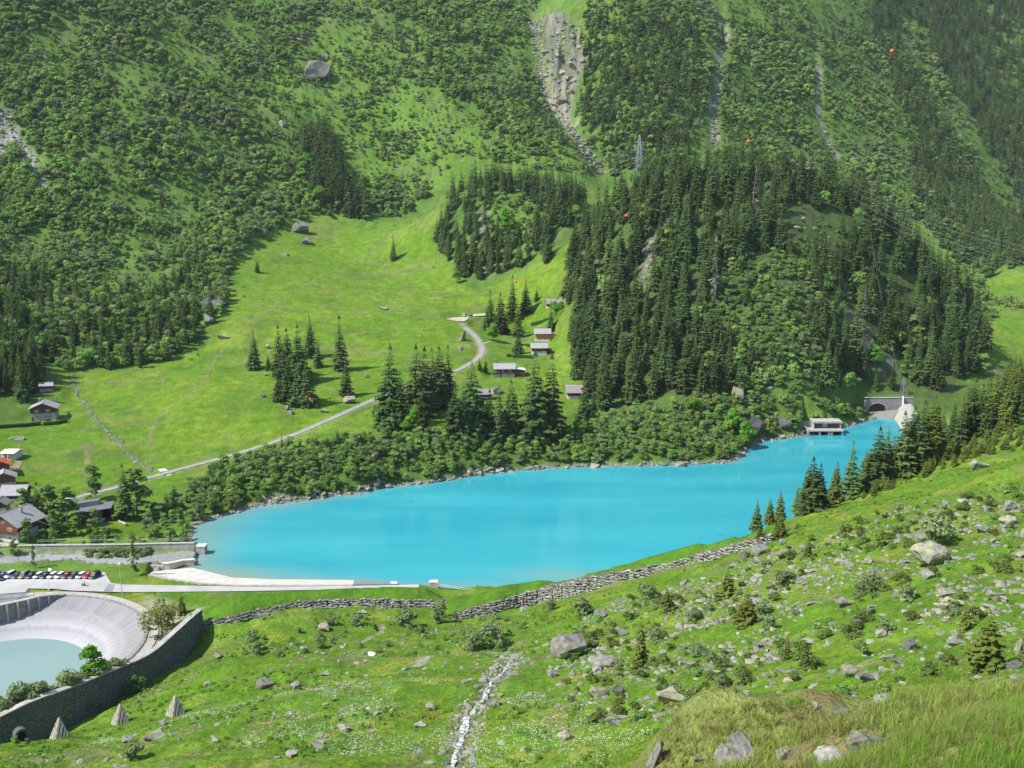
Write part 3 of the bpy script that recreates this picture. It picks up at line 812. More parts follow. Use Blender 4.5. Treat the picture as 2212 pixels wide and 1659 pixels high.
# end pier of the gate
pier = thing('gate_pier', at_z(434, 1198, 0), 'square concrete pier standing in the lake beyond the sluice gate', 'pier')
mb = MB(); mb.box(-1.5, 1.5, -0.2, 3.0, -3, 2.9); mb.build('shaft', CONC, pier)
mb = MB(); mb.box(-1.65, 1.65, -0.35, 3.15, 2.902, 3.15); mb.build('cap', CONC_W, pier)
ga_ = thing('sluice_gate', at_z(424, 1199, 0), 'green steel sluice gate between the river and the lake', 'gate')
g0 = rel(ga_, [at_z(428, 1187, 0.2), at_z(417.5, 1211, 0.2)])
mb = MB(); mb.hexa([g0[0] + [-.15, 0, -2], g0[0] + [.15, 0, -2], g0[1] + [.15, 0, -2], g0[1] + [-.15, 0, -2]], [g0[0] + [-.15, 0, 1.1], g0[0] + [.15, 0, 1.1], g0[1] + [.15, 0, 1.1], g0[1] + [-.15, 0, 1.1]])
mb.build('leaf', mat('green_steel', (0.05, 0.14, 0.12), (0.08, 0.2, 0.17), 2, 0.5), ga_)
for w_ in (0.25, 0.5, 0.75):
    q = g0[0] * (1 - w_) + g0[1] * w_
    mb = MB(); mb.box(q[0] + 0.16, q[0] + 0.34, q[1] - 0.12, q[1] + 0.12, -2, 1.3); mb.build('stiffener', STEEL, ga_)
lw = thing('training_wall', at_z(350, 1222, 1.0), 'low pale concrete wall stepping down along the near side of the river mouth', 'wall')
a_ = rel(lw, [at_z(u, v, 0.4) for u, v in [(262, 1228), (300, 1228.5), (352, 1229)]])
mb = MB(); mb.sweep(a_, [(0, -1), (0.9, -1), (0.9, 1.2), (0, 1.2)][::-1]); mb.build('low_section', CONC, lw)
b_ = rel(lw, [at_z(u, v, 0.2) for u, v in [(352, 1230), (366, 1229.5), (398, 1223), (420, 1221.5)]])
mb = MB(); mb.sweep(b_ + np.array([0, 0.02, 0]), [(0, -2), (1.1, -2), (1.1, 2.0), (0, 2.0)][::-1]); mb.build('high_section', CONC, lw)
mb = MB(); mb.sweep(b_ + np.array([0, 0.02, 2.002]), [(-0.2, 0), (1.3, 0), (1.3, 0.2), (-0.2, 0.2)][::-1]); mb.build('coping', CONC_W, lw)
for k in range(4):
    q = a_[2] + np.array([-1.6 - k * 0.5, -0.9, 0.9 - k * 0.3])
    mb = MB(); mb.box(q[0], q[0] + 0.5, q[1], q[1] + 0.88, q[2] - 1.6, q[2]); mb.build('step', CONC, lw)

# ------------------------------------------------------------------ round basin
bs = thing('round_basin', (BASIN_C[0], BASIN_C[1], RIM_Z), 'big round concrete storage basin with streaked sloping sides and pale water', 'basin')
m, t, b = nodemat('basin_lining')
tc = N(t, 'ShaderNodeTexCoord')
sp_ = N(t, 'ShaderNodeSeparateXYZ'); t.links.new(tc.outputs['Object'], sp_.inputs[0])
ang = N(t, 'ShaderNodeMath', operation='ARCTAN2'); t.links.new(sp_.outputs[1], ang.inputs[0]); t.links.new(sp_.outputs[0], ang.inputs[1])
cb = N(t, 'ShaderNodeCombineXYZ'); mu = N(t, 'ShaderNodeMath', operation='MULTIPLY'); mu.inputs[1].default_value = 26
t.links.new(ang.outputs[0], mu.inputs[0]); t.links.new(mu.outputs[0], cb.inputs[0])
zz = N(t, 'ShaderNodeMath', operation='MULTIPLY'); zz.inputs[1].default_value = 0.18; t.links.new(sp_.outputs[2], zz.inputs[0]); t.links.new(zz.outputs[0], cb.inputs[1])
nz1 = N(t, 'ShaderNodeTexNoise'); nz1.inputs['Scale'].default_value = 1.0; nz1.inputs['Detail'].default_value = 6; t.links.new(cb.outputs[0], nz1.inputs['Vector'])
r1 = N(t, 'ShaderNodeValToRGB'); t.links.new(nz1.outputs['Fac'], r1.inputs[0])
r1.color_ramp.elements[0].position = 0.32; r1.color_ramp.elements[0].color = (0.180, 0.175, 0.185, 1)
r1.color_ramp.elements[1].position = 0.72; r1.color_ramp.elements[1].color = (0.265, 0.25, 0.248, 1)
# old water lines: pale mineral bands low on the lining
r2 = N(t, 'ShaderNodeValToRGB'); mr = N(t, 'ShaderNodeMapRange'); mr.inputs['From Min'].default_value = -7.2; mr.inputs['From Max'].default_value = 0
wob = N(t, 'ShaderNodeMath', operation='MULTIPLY_ADD'); wob.inputs[1].default_value = 1.6; t.links.new(nz1.outputs['Fac'], wob.inputs[0]); t.links.new(sp_.outputs[2], wob.inputs[2])
wo2 = N(t, 'ShaderNodeMath', operation='SUBTRACT'); wo2.inputs[1].default_value = 0.8; t.links.new(wob.outputs[0], wo2.inputs[0])
t.links.new(wo2.outputs[0], mr.inputs['Value']); t.links.new(mr.outputs[0], r2.inputs[0])
e = r2.color_ramp.elements
e[0].position = 0.0; e[0].color = (1, 1, 1, 1)
e[1].position = 1.0; e[1].color = (0.0, 0.0, 0.0, 1)
for p_, v_ in ((0.16, 0.75), (0.24, 0.35), (0.33, 0.9), (0.42, 0.55), (0.5, 0.25), (0.62, 0.3), (0.66, 0.0)):
    q = e.new(p_); q.color = (v_, v_, v_, 1)
mx = N(t, 'ShaderNodeMix', data_type='RGBA'); t.links.new(r2.outputs[0], mx.inputs['Factor']); t.links.new(r1.outputs[0], mx.inputs[6]); mx.inputs[7].default_value = (0.35, 0.34, 0.35, 1)
t.links.new(mx.outputs[2], b.inputs['Base Color']); b.inputs['Roughness'].default_value = 0.85
NSEG = 128
cs = [(math.cos(2 * math.pi * k / NSEG), math.sin(2 * math.pi * k / NSEG)) for k in range(NSEG)]
def rings(rs):
    vs = [(c_ * r_, s_ * r_, z_) for r_, z_ in rs for c_, s_ in cs]
    fs = [(i * NSEG + k, i * NSEG + (k + 1) % NSEG, (i + 1) * NSEG + (k + 1) % NSEG, (i + 1) * NSEG + k) for i in range(len(rs) - 1) for k in range(NSEG)]
    return vs, fs
R0 = BASIN_R
prof = [(R0, 0.0), (R0 - 4, -1.9), (R0 - 8, -3.7), (R0 - 12, -5.5), (R0 - 15.3, -7.0), (R0 - 20, -9.2), (0.5, -9.6)]
vs, fs = rings(prof)
mesh_obj('lining', vs, [f[::-1] for f in fs], m, bs, True)
vs, fs = rings([(R0, -0.3), (R0, 0.25), (R0 + 0.7, 0.25), (R0 + 0.7, -0.3)])
mesh_obj('rim_kerb', vs, [f[::-1] for f in fs], CONC_G, bs)
vs, fs = rings([(R0 + 0.71, 0.0), (R0 + 3.6, 0.03), (R0 + 3.7, -0.6)])
mesh_obj('rim_walkway', vs, [f[::-1] for f in fs], CONC, bs)
pond = poly_face('basin_water', [(BASIN_C[0] + c_ * (R0 - 15.2) + 1.2, BASIN_C[1] + s_ * (R0 - 15.2) + 0.4) for c_, s_ in cs], POND_Z, water('basin_water', (0.185, 0.275, 0.272), (0.205, 0.295, 0.290), 0.02, 0.8))
# joints between lining slabs
mb = MB()
for k in range(0, 64):
    a_ = 2 * math.pi * k / 64
    c_, s_ = math.cos(a_), math.sin(a_)
    p0_ = Vector((c_ * (R0 - 8.2), s_ * (R0 - 8.2), -3.78)); p1_ = Vector((c_ * (R0 - 14.6), s_ * (R0 - 14.6), -6.66))
    if random.random() < 0.3:
        mb.tube([p0_, p1_], 0.05, 4)
tag(mb.build('slab_joint', CONC, bs), kind='stuff')
# rim railing
rr_ = thing('basin_railing', (BASIN_C[0], BASIN_C[1], RIM_Z + 0.25), 'steel railing following the rim of the round basin', 'railing')
angs = np.linspace(rad(-45), rad(118), 38)
for h in (0.5, 1.05):
    mb = MB(); mb.tube([(math.cos(a_) * (R0 + 0.35), math.sin(a_) * (R0 + 0.35), h) for a_ in angs], 0.045, 5); mb.build('rail', STEEL, rr_)
for a_ in angs:
    mb = MB(); mb.tube([(math.cos(a_) * (R0 + 0.35), math.sin(a_) * (R0 + 0.35), -0.02), (math.cos(a_) * (R0 + 0.35), math.sin(a_) * (R0 + 0.35), 1.1)], 0.05, 5); mb.build('post', STEEL, rr_)
# buttressed wall cutting the basin's left side
bw = thing('buttress_wall', at_z(60, 1300, RIM_Z), 'straight pale topped retaining wall with buttresses along the left of the round basin', 'wall')
wl2 = rel(bw, resample([at_z(u, v, 3.6) for u, v in [(-130, 1330), (0, 1309), (60, 1296), (110, 1283), (140, 1278)]], 1.5))
n2 = len(wl2)
wl2[:, 2] = np.interp(np.arange(n2), [0, n2 * 0.75, n2 - 1], [1.4, 1.4, 0.3])
mb = MB(); mb.sweep(wl2, [(0, -9), (1.2, -9), (1.2, 0), (0, 0)][::-1]); mb.build('wall_body', CONC_G, bw)
mb = MB(); mb.sweep(wl2 + np.array([0, 0, 0.003]), [(-0.35, 0), (1.5, 0), (1.5, 0.3), (-0.35, 0.3)][::-1]); mb.build('coping', CONC, bw)
for k in range(2, n2 - 2, 2):
    q = wl2[k]; mb = MB(); mb.box(q[0] - 0.2, q[0] + 0.2, q[1] - 0.85, q[1] - 0.04, q[2] - 6, q[2] - 0.01); mb.build('buttress', CONC, bw)

# ------------------------------------------------------------------ avalanche wall by the basin
def rock_mesh(seed, flat=0.7, pts_n=16, sub=False):
    r_ = random.Random(seed); bm = bmesh.new()
    for k in range(pts_n):
        th = r_.uniform(0, 2 * math.pi); ph = math.acos(r_.uniform(-1, 1)); q = r_.uniform(0.82, 1.0)
        bm.verts.new((q * math.sin(ph) * math.cos(th), q * math.sin(ph) * math.sin(th) * r_.uniform(0.75, 1), q * math.cos(ph) * flat))
    g = bmesh.ops.convex_hull(bm, input=bm.verts[:])
    bmesh.ops.delete(bm, geom=[v for v in bm.verts if not v.link_faces], context='VERTS')
    return bm
def bm_arrays(bm):
    bm.verts.ensure_lookup_table(); bm.verts.index_update()
    return np.array([v.co[:] for v in bm.verts]), [[v.index for v in f.verts] for f in bm.faces]
STONES = []
for k in range(14):
    bm = rock_mesh(100 + k, 0.85, 13); V_, F_ = bm_arrays(bm); bm.free(); STONES.append((V_, F_))
LICHEN = []
def rockmat(name, a, b_, c_, lich, vary=0.22, sc=2.3):
    """grey gneiss with paler faces, dark joints and lichen"""
    m, t, b = nodemat(name)
    col, nzz = noise_ramp(t, sc, a, b_, 8, p0=0.36, p1=0.64)
    tcx = N(t, 'ShaderNodeTexCoord'); nl = N(t, 'ShaderNodeTexNoise'); nl.inputs['Scale'].default_value = sc * 1.7; nl.inputs['Detail'].default_value = 6
    t.links.new(tcx.outputs['Object'], nl.inputs['Vector'])
    rl_ = N(t, 'ShaderNodeValToRGB'); rl_.color_ramp.elements[0].position = 0.54; rl_.color_ramp.elements[1].position = 0.62
    t.links.new(nl.outputs['Fac'], rl_.inputs[0])
    mx = N(t, 'ShaderNodeMix', data_type='RGBA'); t.links.new(rl_.outputs[0], mx.inputs['Factor']); t.links.new(col, mx.inputs[6]); mx.inputs[7].default_value = (*lich, 1)
    oi = N(t, 'ShaderNodeObjectInfo'); mr = N(t, 'ShaderNodeMapRange'); mr.inputs['To Min'].default_value = 1 - vary; mr.inputs['To Max'].default_value = 1 + vary
    t.links.new(oi.outputs['Random'], mr.inputs['Value']); hs = N(t, 'ShaderNodeHueSaturation'); t.links.new(mr.outputs[0], hs.inputs['Value']); t.links.new(mx.outputs[2], hs.inputs['Color'])
    t.links.new(hs.outputs[0], b.inputs['Base Color']); b.inputs['Roughness'].default_value = 0.9; b.inputs['Specular IOR Level'].default_value = 0.2
    bp = N(t, 'ShaderNodeBump'); bp.inputs['Distance'].default_value = 0.15; bp.inputs['Strength'].default_value = 0.8
    t.links.new(nzz.outputs['Fac'], bp.inputs['Height']); t.links.new(bp.outputs[0], b.inputs['Normal'])
    return m
ROCK = rockmat('gneiss', (0.125, 0.122, 0.112), (0.235, 0.228, 0.21), None, (0.22, 0.215, 0.11))
ROCK_P = rockmat('pale_gneiss', (0.170, 0.166, 0.154), (0.285, 0.278, 0.258), None, (0.27, 0.265, 0.15))
ROCK_W = rockmat('wall_stone', (0.165, 0.162, 0.146), (0.33, 0.322, 0.294), None, (0.17, 0.175, 0.10), 0.4)
ROCK_DK = rockmat('dark_wall_stone', (0.085, 0.083, 0.079), (0.165, 0.162, 0.152), None, (0.12, 0.128, 0.085), 0.3)
aw = thing('avalanche_wall', WALL_TOP[len(WALL_TOP) // 2] - np.array([0, 0, 9]), 'high dark stone avalanche wall curving past the round basin with a flat pale coping', 'wall')
wtr = rel(aw, WALL_TOP)
mb = MB(); mb.sweep(wtr, [(-0.75, -14), (0.9, -14), (0.9, -0.30), (-0.28, -0.30)][::-1]); mb.build('wall_core', ROCK_DK, aw)
mb = MB(); mb.sweep(wtr, [(-0.55, -0.295), (1.15, -0.295), (1.15, 0.02), (-0.55, 0.02)][::-1]); mb.build('coping', mat('worn_coping', (0.27, 0.255, 0.23), (0.40, 0.38, 0.34), 0.5, 0.9), aw)
VV, FF = [], []
Lwall = np.r_[0, np.cumsum(np.hypot(*np.diff(wtr[:, :2], axis=0).T))]
def pack(V_, F_, T):
    k = sum(len(q) for q in VV)
    VV.append((V_ @ T[0].T) + T[1]); FF.extend([[k + i for i in f] for f in F_])
for row in range(13):
    s_ = random.uniform(0, 1)
    while s_ < Lwall[-1]:
        w_ = random.uniform(0.7, 1.5)
        i = min(np.searchsorted(Lwall, s_), len(wtr) - 1)
        p = np.array([np.interp(s_, Lwall, wtr[:, q]) for q in range(3)])
        tn = wtr[min(i + 1, len(wtr) - 1), :2] - wtr[max(i - 1, 0), :2]; tn = tn / (np.hypot(*tn) + 1e-9)
        z_ = -0.8 - row * 0.78 + random.uniform(-0.12, 0.12)
        off = -0.33 + (z_ / 14) * 0.47 * 1.0
        V_, F_ = STONES[random.randrange(14)]
        R_ = np.array([[tn[0], -tn[1], 0], [tn[1], tn[0], 0], [0, 0, 1]]) @ np.diag([w_ * 0.56, 0.26, 0.44 * random.uniform(0.85, 1.15)])
        pack(V_, F_, (R_, p + np.array([tn[1] * -off, -tn[0] * -off, z_]) * np.array([1, 1, 1])))
        s_ += w_
o = mesh_obj('facing_stone', np.concatenate(VV), FF, ROCK_DK, aw); o['kind'] = 'stuff'
# arched drain in the wall foot
i = int(np.argmin([abs(proj(np.array(p))[0] - 47) for p in WALL_TOP])); p = WALL_TOP[i]
dr = thing('drain_arch', ground(46, 1601) + np.array([0, 0.2, -0.1]), 'small dark arched drain opening low in the avalanche wall', 'drain', rz=math.atan2(*(WALL_TOP[i + 1] - WALL_TOP[i - 1])[1::-1]))
mb = MB(); A_ = [(1.25 * math.cos(a), -0.25, 1.3 + 1.3 * math.sin(a)) for a in np.linspace(0, math.pi, 9)]
arc = [(1.25, -0.25, -1.0)] + A_ + [(-1.25, -0.25, -1.0)]
inn = [(x * 0.66, y, z * 0.80) for x, y, z in arc]
n_ = len(arc)
for k in range(n_ - 1):
    mb.hexa([arc[k], arc[k + 1], inn[k + 1], inn[k]], [(x, 1.2, z) for x, y, z in (arc[k], arc[k + 1], inn[k + 1], inn[k])])
mb.build('arch_ring', ROCK_DK, dr)
mb = MB(); mb.add([(x, 0.5, z) for x, y, z in inn], [tuple(range(n_))]); mb.build('shade_sheet', mat('shade_black', (0.012, 0.012, 0.012), (0.02, 0.02, 0.02), 1, 0.9), dr)  # black sheet stands in for the shade inside the drain

# ------------------------------------------------------------------ dry stone facing of the two grassy banks
def stone_bank(B, T, label, seed):
    r_ = random.Random(seed); L = np.r_[0, np.cumsum(np.hypot(*np.diff(B[:, :2], axis=0).T))]
    root = thing('stone_bank', B[len(B) // 2], label, 'wall', 'stone faced banks below the lake')
    items = []
    s_ = 0.0; base = np.array(root.location)
    core = MB(); cl = resample(np.c_[B, T], 2.0)
    vs = []
    for q in cl:
        vs += [(q[0], q[1] + 0.35, q[2] - 1.2), (q[3], q[4] + 0.25, q[5] - 0.05), (q[3], q[4] + 2.0, q[5] - 0.1)]
    vs = [tuple(np.array(v) - base) for v in vs]
    fs = [f for i in range(len(cl) - 1) for f in ((3 * i, 3 * i + 3, 3 * i + 4, 3 * i + 1), (3 * i + 1, 3 * i + 4, 3 * i + 5, 3 * i + 2))]
    core.add(vs, fs); core.build('packing', mat('earth_packing', (0.07, 0.075, 0.045), (0.12, 0.115, 0.08), 1.5, 0.95), root)
    while s_ < L[-1]:
        b_ = np.array([np.interp(s_, L, B[:, q]) for q in range(3)]); t_ = np.array([np.interp(s_, L, T[:, q]) for q in range(3)])
        i = min(np.searchsorted(L, s_), len(B) - 1); tn = B[min(i + 1, len(B) - 1), :2] - B[max(i - 1, 0), :2]; tn = tn / (np.hypot(*tn) + 1e-9)
        h = max(t_[2] - b_[2], 0.8); z_ = -0.35; w_ = r_.uniform(0.9, 1.5)
        while z_ < h - 0.1:
            hh = r_.uniform(0.5, 1.05); ww = r_.uniform(0.85, 1.9); f = z_ / h
            p = b_ * (1 - f) + t_ * f; p[2] = b_[2] + z_ + hh / 2
            p[:2] += tn * r_.uniform(-0.25, 0.25)
            items.append((p - base, ww * 0.62, hh * 0.60, math.atan2(tn[1], tn[0]) + r_.uniform(-0.15, 0.15), r_.randrange(14), r_.uniform(-0.3, 0.3)))
            z_ += hh * 0.92
        s_ += w_ * 0.86
    items.sort(key=lambda q: -q[1] * q[2])
    VV.clear(); FF.clear()
    for k, (p, a, hgt, rz, si, tl) in enumerate(items):
        if k < 290:
            o = bpy.data.objects.new('stone', STONE_ME[si]); COL.objects.link(o); o.parent = root
            o.location = p; o.scale = (a, 0.42, hgt); o.rotation_euler = (0, tl, rz)
        else:
            R_ = np.array(Matrix.Rotation(rz, 3, 'Z') @ Matrix.Rotation(tl, 3, 'Y')) @ np.diag([a, 0.42, hgt])
            pack(*STONES[si], (R_, p))
    if VV:
        o = mesh_obj('small_stone', np.concatenate(VV), FF, ROCK_W, root); o['kind'] = 'stuff'
    return root
STONE_ME = []
for k, (V_, F_) in enumerate(STONES):
    me = bpy.data.meshes.new('stone'); me.from_pydata([tuple(v) for v in V_], [], F_); me.materials.append(ROCK_W); STONE_ME.append(me)
stone_bank(BANK_L[0], BANK_L[1], 'level drystone facing of the grassy bank beside the end of the dark avalanche wall', 5)
stone_bank(BANK_R[0], BANK_R[1], 'drystone facing of the long grassy bank climbing up the slope beside the lake', 6)

# ------------------------------------------------------------------ chalets
def slope_slab(mb, e0, e1, r1_, r0, th):
    """a roof slope: eave corners e0 e1, ridge corners r1 r0, thickness downwards"""
    b = [np.array(p) - np.array([0, 0, th]) for p in (e0, e1, r1_, r0)]
    mb.hexa(b, [np.array(p) for p in (e0, e1, r1_, r0)])
def window(root, x, z, w, h, y, frame=WHITE, shut=None):
    f = MB(); f.box(x - w / 2, x + w / 2, y - 0.06, y + 0.02, z, z + h); fo = f.build('window', frame, root)
    for sx in (-1, 1):
        p = MB(); p.box(x + sx * w * 0.24 - w * 0.18, x + sx * w * 0.24 + w * 0.18, y - 0.075, y - 0.062, z + 0.12, z + h - 0.12); p.build('pane', GLASS, fo)
    if shut:
        for sx in (-1, 1):
            p = MB(); p.box(x + sx * w * 0.82 - w * 0.26, x + sx * w * 0.82 + w * 0.26, y - 0.09, y - 0.01, z - 0.03, z + h + 0.03); p.build('shutter', shut, root)
def chalet(pos, rz, w, d, base_h, wall_h, rise, over, ridge, m_base, m_wall, m_roof, label, wins=(), chim=None, name='chalet', cat='chalet', lean=None, balcony=False, door=None, th=0.28, cap=None):
    r = rad(rz)
    root = thing(name, (pos[0] - math.sin(r) * d / 2, pos[1] + math.cos(r) * d / 2, pos[2]), label, cat, None, r)
    X_, Y_ = w / 2, d / 2
    f = MB(); f.box(-X_, X_, -Y_, Y_, -3.5, base_h); f.build('stone_base', m_base, root)
    x_, y_ = X_ - 0.06, Y_ - 0.06; z0, z1 = base_h + 0.002, base_h + wall_h
    f = MB()
    if ridge == 'x':
        pr = [(-y_, z0), (y_, z0), (y_, z1), (0, z1 + rise), (-y_, z1)]
        f.hexa([(-x_, a, b_) for a, b_ in pr], [(x_, a, b_) for a, b_ in pr])
    else:
        pr = [(-x_, z0), (x_, z0), (x_, z1), (0, z1 + rise), (-x_, z1)]
        f.hexa([(a, -y_, b_) for a, b_ in pr], [(a, y_, b_) for a, b_ in pr])
    f.build('timber_wall', m_wall, root)
    span = Y_ if ridge == 'x' else X_; run = X_ if ridge == 'x' else Y_
    k = rise / span; ez = z1 - over * k; e = span + over; g = run + over * 0.8
    slopes = []
    for s in (-1, 1):
        f = MB(); h0 = th * 0.95
        if ridge == 'x':
            q = [(-g, s * e, ez + h0), (g, s * e, ez + h0), (g, s * 0.012, z1 + rise + h0), (-g, s * 0.012, z1 + rise + h0)]
        else:
            q = [(s * e, -g, ez + h0), (s * e, g, ez + h0), (s * 0.012, g, z1 + rise + h0), (s * 0.012, -g, z1 + rise + h0)]
        slope_slab(f, *q, th)
        slopes.append(f.build('roof_slope', m_roof, root))
    f = MB(); zr = z1 + rise + th * 0.95
    if ridge == 'x': f.box(-g - .05, g + .05, -0.16, 0.16, zr - 0.03, zr + 0.09)
    else: f.box(-0.16, 0.16, -g - .05, g + .05, zr - 0.03, zr + 0.09)
    f.build('ridge_cap', cap or m_roof, root)
    if chim:
        cx, cy, ch = chim
        f = MB(); f.box(cx - .35, cx + .35, cy - .35, cy + .35, z1 + rise * 0.3, zr + ch); f.box(cx - .48, cx + .48, cy - .48, cy + .48, zr + ch + .002, zr + ch + .15); f.build('chimney', STONEW, slopes[0])
    for wq in wins:
        x, z, ww, hh, sh = wq
        window(root, x, z, ww, hh, -Y_ - (0.0 if z < base_h else -0.06), WHITE, SHUT if sh else None)
    if door:
        f = MB(); f.box(door[0] - .5, door[0] + .5, -Y_ - .06, -Y_ + .02, 0.0, 2.1); f.build('door', WOOD_R, root)
    if balcony:
        f = MB(); f.box(-X_ * .96, X_ * .96, -Y_ - 1.2, -Y_ - 0.01, base_h - .12, base_h + .03); bo = f.build('balcony', WOOD_R, root)
        f = MB(); f.box(-X_ * .96, X_ * .96, -Y_ - 1.2, -Y_ - 1.12, base_h + .033, base_h + .95); f.build('balustrade', WOOD_D, bo)
    if lean:
        side, lw_, ld, lz1, lz0, lm, lroof = lean
        xa, xb = (X_ + 0.01, X_ + lw_) if side > 0 else (-X_ - lw_, -X_ - 0.01)
        zi, zo = (lz1, lz0) if side > 0 else (lz0, lz1)
        f = MB(); f.hexa([(xa, -ld, -3), (xb, -ld, -3), (xb, ld * .8, -3), (xa, ld * .8, -3)], [(xa, -ld, zi), (xb, -ld, zo), (xb, ld * .8, zo), (xa, ld * .8, zi)]); f.build('annex_wall', lm, root)
        o_ = 0.6
        f = MB(); slope_slab(f, (xa, -ld - o_, zi + .25), (xb + o_ * side if side > 0 else xb, -ld - o_, zo + .25), (xb + o_ if side > 0 else xb, ld * .8 + o_, zo + .25), (xa if side > 0 else xa - o_, ld * .8 + o_, zi + .25), .2); f.build('annex_roof', lroof, root)
    return root
G = ground
chalet(G(1090, 815), 3, 12.2, 8, 2.3, 3.3, 2.3, 1.0, 'x', RENDER_W, WOOD_D, ROOF_G, 'dark timber chalet with a grey roof and a pale blue roofed side wing', [(-4, 3.2, 1.1, 1.1, 0), (-1, 3.2, 1.1, 1.1, 0), (3.4, 3.2, 1.1, 1.1, 1), (2.6, .6, 1.0, 1.2, 0)], (-0.8, 1.2, 0.6), lean=(1, 6.2, 3.6, 5.2, 4.2, WOOD_D, ROOF_W), balcony=True, door=(-2.5,))
chalet(G(1243, 862), 1, 9.2, 6.5, 1.8, 2.9, 2.4, 1.5, 'x', RENDER_W, WOOD_D, ROOF_B, 'dark timber hut on a white plinth standing alone at the foot of the wooded knoll', [], None, name='hut', cat='hut', cap=WHITE)
chalet(G(1172, 738), 2, 9.8, 7.5, 1.7, 4.4, 2.2, 1.3, 'x', RENDER_W, WOOD_O, ROOF_G, 'orange stained chalet on white walls with a grey roof behind the white based one', [(0.5, 1.7, 1.4, .3, 0)], (0, 0.8, 1.1), lean=(1, 4.4, 3.0, 6.0, 4.9, WOOD_O, ROOF_G))
chalet(G(1165, 766), 2, 9.6, 7, 2.0, 2.9, 2.1, 1.2, 'x', RENDER_W, WOOD_R, ROOF_G, 'red brown chalet with a light grey roof and white lower storey below the orange one', [(2.8, 2.0, .8, .5, 0)], None, lean=(1, 3.4, 2.0, 3.9, 2.9, WOOD_D, ROOF_D))
chalet(G(1199, 667), 4, 11.5, 8, 1.5, 2.9, 2.6, 1.2, 'x', RENDER_W, WOOD_D, ROOF_B, 'uppermost chalet of the hamlet, brown grey roof half hidden by a light green maple', [(-3.5, 2.6, 1, 1, 1), (3, 2.6, 1, 1, 1)], (1.0, -0.6, 1.5))
chalet(G(1049, 864), 4, 7.5, 6, 1.8, 2.0, 2.0, 1.0, 'x', STONEW, WOOD_D, ROOF_B, 'small brown roofed hut peeping out between the spruces above the lake', [], None, name='hut', cat='hut')
chalet(G(100, 846), 24, 6.6, 7.5, 1.7, 1.5, 1.4, 0.7, 'x', STONEW, WOOD_D, ROOF_G, 'small stone barn with a blue grey roof at the edge of the left hand wood', [], None, name='barn', cat='barn')
chalet(G(94, 909), 16, 12.0, 10.5, 4.0, 2.6, 2.6, 1.1, 'y', STONEW, WOOD_D, ROOF_G, 'gabled chalet with orange shutters on a grey stone storey beside a clipped hedge', [(-3.0, 4.6, 1.2, 1.3, 1), (2.4, 4.6, 1.2, 1.3, 1), (-2.4, 1.6, 1.2, 1.3, 1), (2.6, 1.6, 1.2, 1.3, 1)], (-2.4, 2.6, 0.9), door=(-5,))
cb_ = chalet(G(19, 990), -2, 6.3, 6.5, 0.6, 2.0, 0.5, 0.5, 'x', RENDER_W, RENDER_W, ROOF_C, 'small white cabin with a flat cream roof above the yellow garden slide', [(1.4, .9, .9, .9, 0)], (2.4, 2.0, 0.9), name='cabin', cat='cabin', door=(-1,))
for x in (-2.6, 0.2):
    f = MB(); f.box(x - .12, x + .12, -4.6, -4.36, -1, 2.45); f.build('porch_post', WHITE, cb_)
f = MB(); f.box(-3.3, 3.3, -4.8, -3.26, 2.452, 2.6); f.build('porch_roof', ROOF_C, cb_)
chalet(G(0, 1027), 28, 8, 7.5, 2.2, 2.2, 1.8, 0.9, 'y', RENDER_W, WOOD_R, ROOF_R, 'house with a red sheet metal roof at the left edge of the hamlet', [(1.5, .8, 1, 1, 0)])
chalet(G(10, 1053), 26, 8.5, 7, 2.0, 2.2, 2.0, 0.8, 'y', STONEW, WOOD_R, ROOF_G, 'grey roofed chalet with red brown walls just behind the dark walled barn', [])
chalet(G(28, 1091), 5, 8.6, 8.0, 2.6, 2.2, 2.3, 1.3, 'x', RENDER_W, WOOD_D, ROOF_G, 'broad grey roofed barn with a black timber front on a whitewashed plinth', [], name='barn', cat='barn')
chalet(G(-2, 1106), 8, 5, 5, 1.6, 1.6, 1.6, 0.9, 'y', STONEW, WOOD_D, ROOF_B, 'low hut with a weathered roof cut by the left picture edge', [], name='hut', cat='hut')
bc = chalet(G(8, 1170), -16, 13.0, 12.5, 3.4, 3.4, 3.6, 1.5, 'y', RENDER_W, WOOD_R, ROOF_G, 'large gabled chalet of red brown boards with a pale roof above the river', [(-3.4, 4.2, 1.3, 1.3, 1), (3.2, 4.2, 1.3, 1.3, 1), (-3, 1.0, 1.2, 1.2, 0), (3, 1.0, 1.2, 1.2, 0), (0, 7.0, 1.1, 1.0, 1)], (2.6, 0.6, 0.8), balcony=True)
f = MB(); f.box(-6.4, 6.4, -9.6, -7.5, -2.5, 0.2); f.build('terrace', CONC, bc)
# modern dark hall by the river
mh = thing('village_hall', G(203, 1131) + np.array([-1.5, 5, 0]), 'modern black clad hall with a slanting dark roof and open end among birches', 'hall', None, rad(14))
f = MB(); f.hexa([(-6.5, -4.5, -2), (3.2, -4.5, -2), (3.2, 4.5, -2), (-6.5, 4.5, -2)], [(-6.5, -4.5, 4.0), (3.2, -4.5, 5.1), (3.2, 4.5, 5.1), (-6.5, 4.5, 4.0)]); f.build('clad_wall', mat('rust_brown_cladding', (0.10, 0.055, 0.04), (0.15, 0.085, 0.06), 2, .7), mh)
f = MB(); f.box(6.2, 6.5, -4.5, 4.5, -2, 5.4); f.build('end_wall', WOOD_D, mh)
f = MB(); f.box(3.21, 6.19, 4.2, 4.5, -2, 5.2); f.build('back_wall', WOOD_D, mh)
f = MB(); slope_slab(f, (-6.8, -4.9, 4.35), (6.8, -4.9, 5.8), (6.8, 4.9, 5.8), (-6.8, 4.9, 4.35), .3); f.build('roof', ROOF_D, mh)
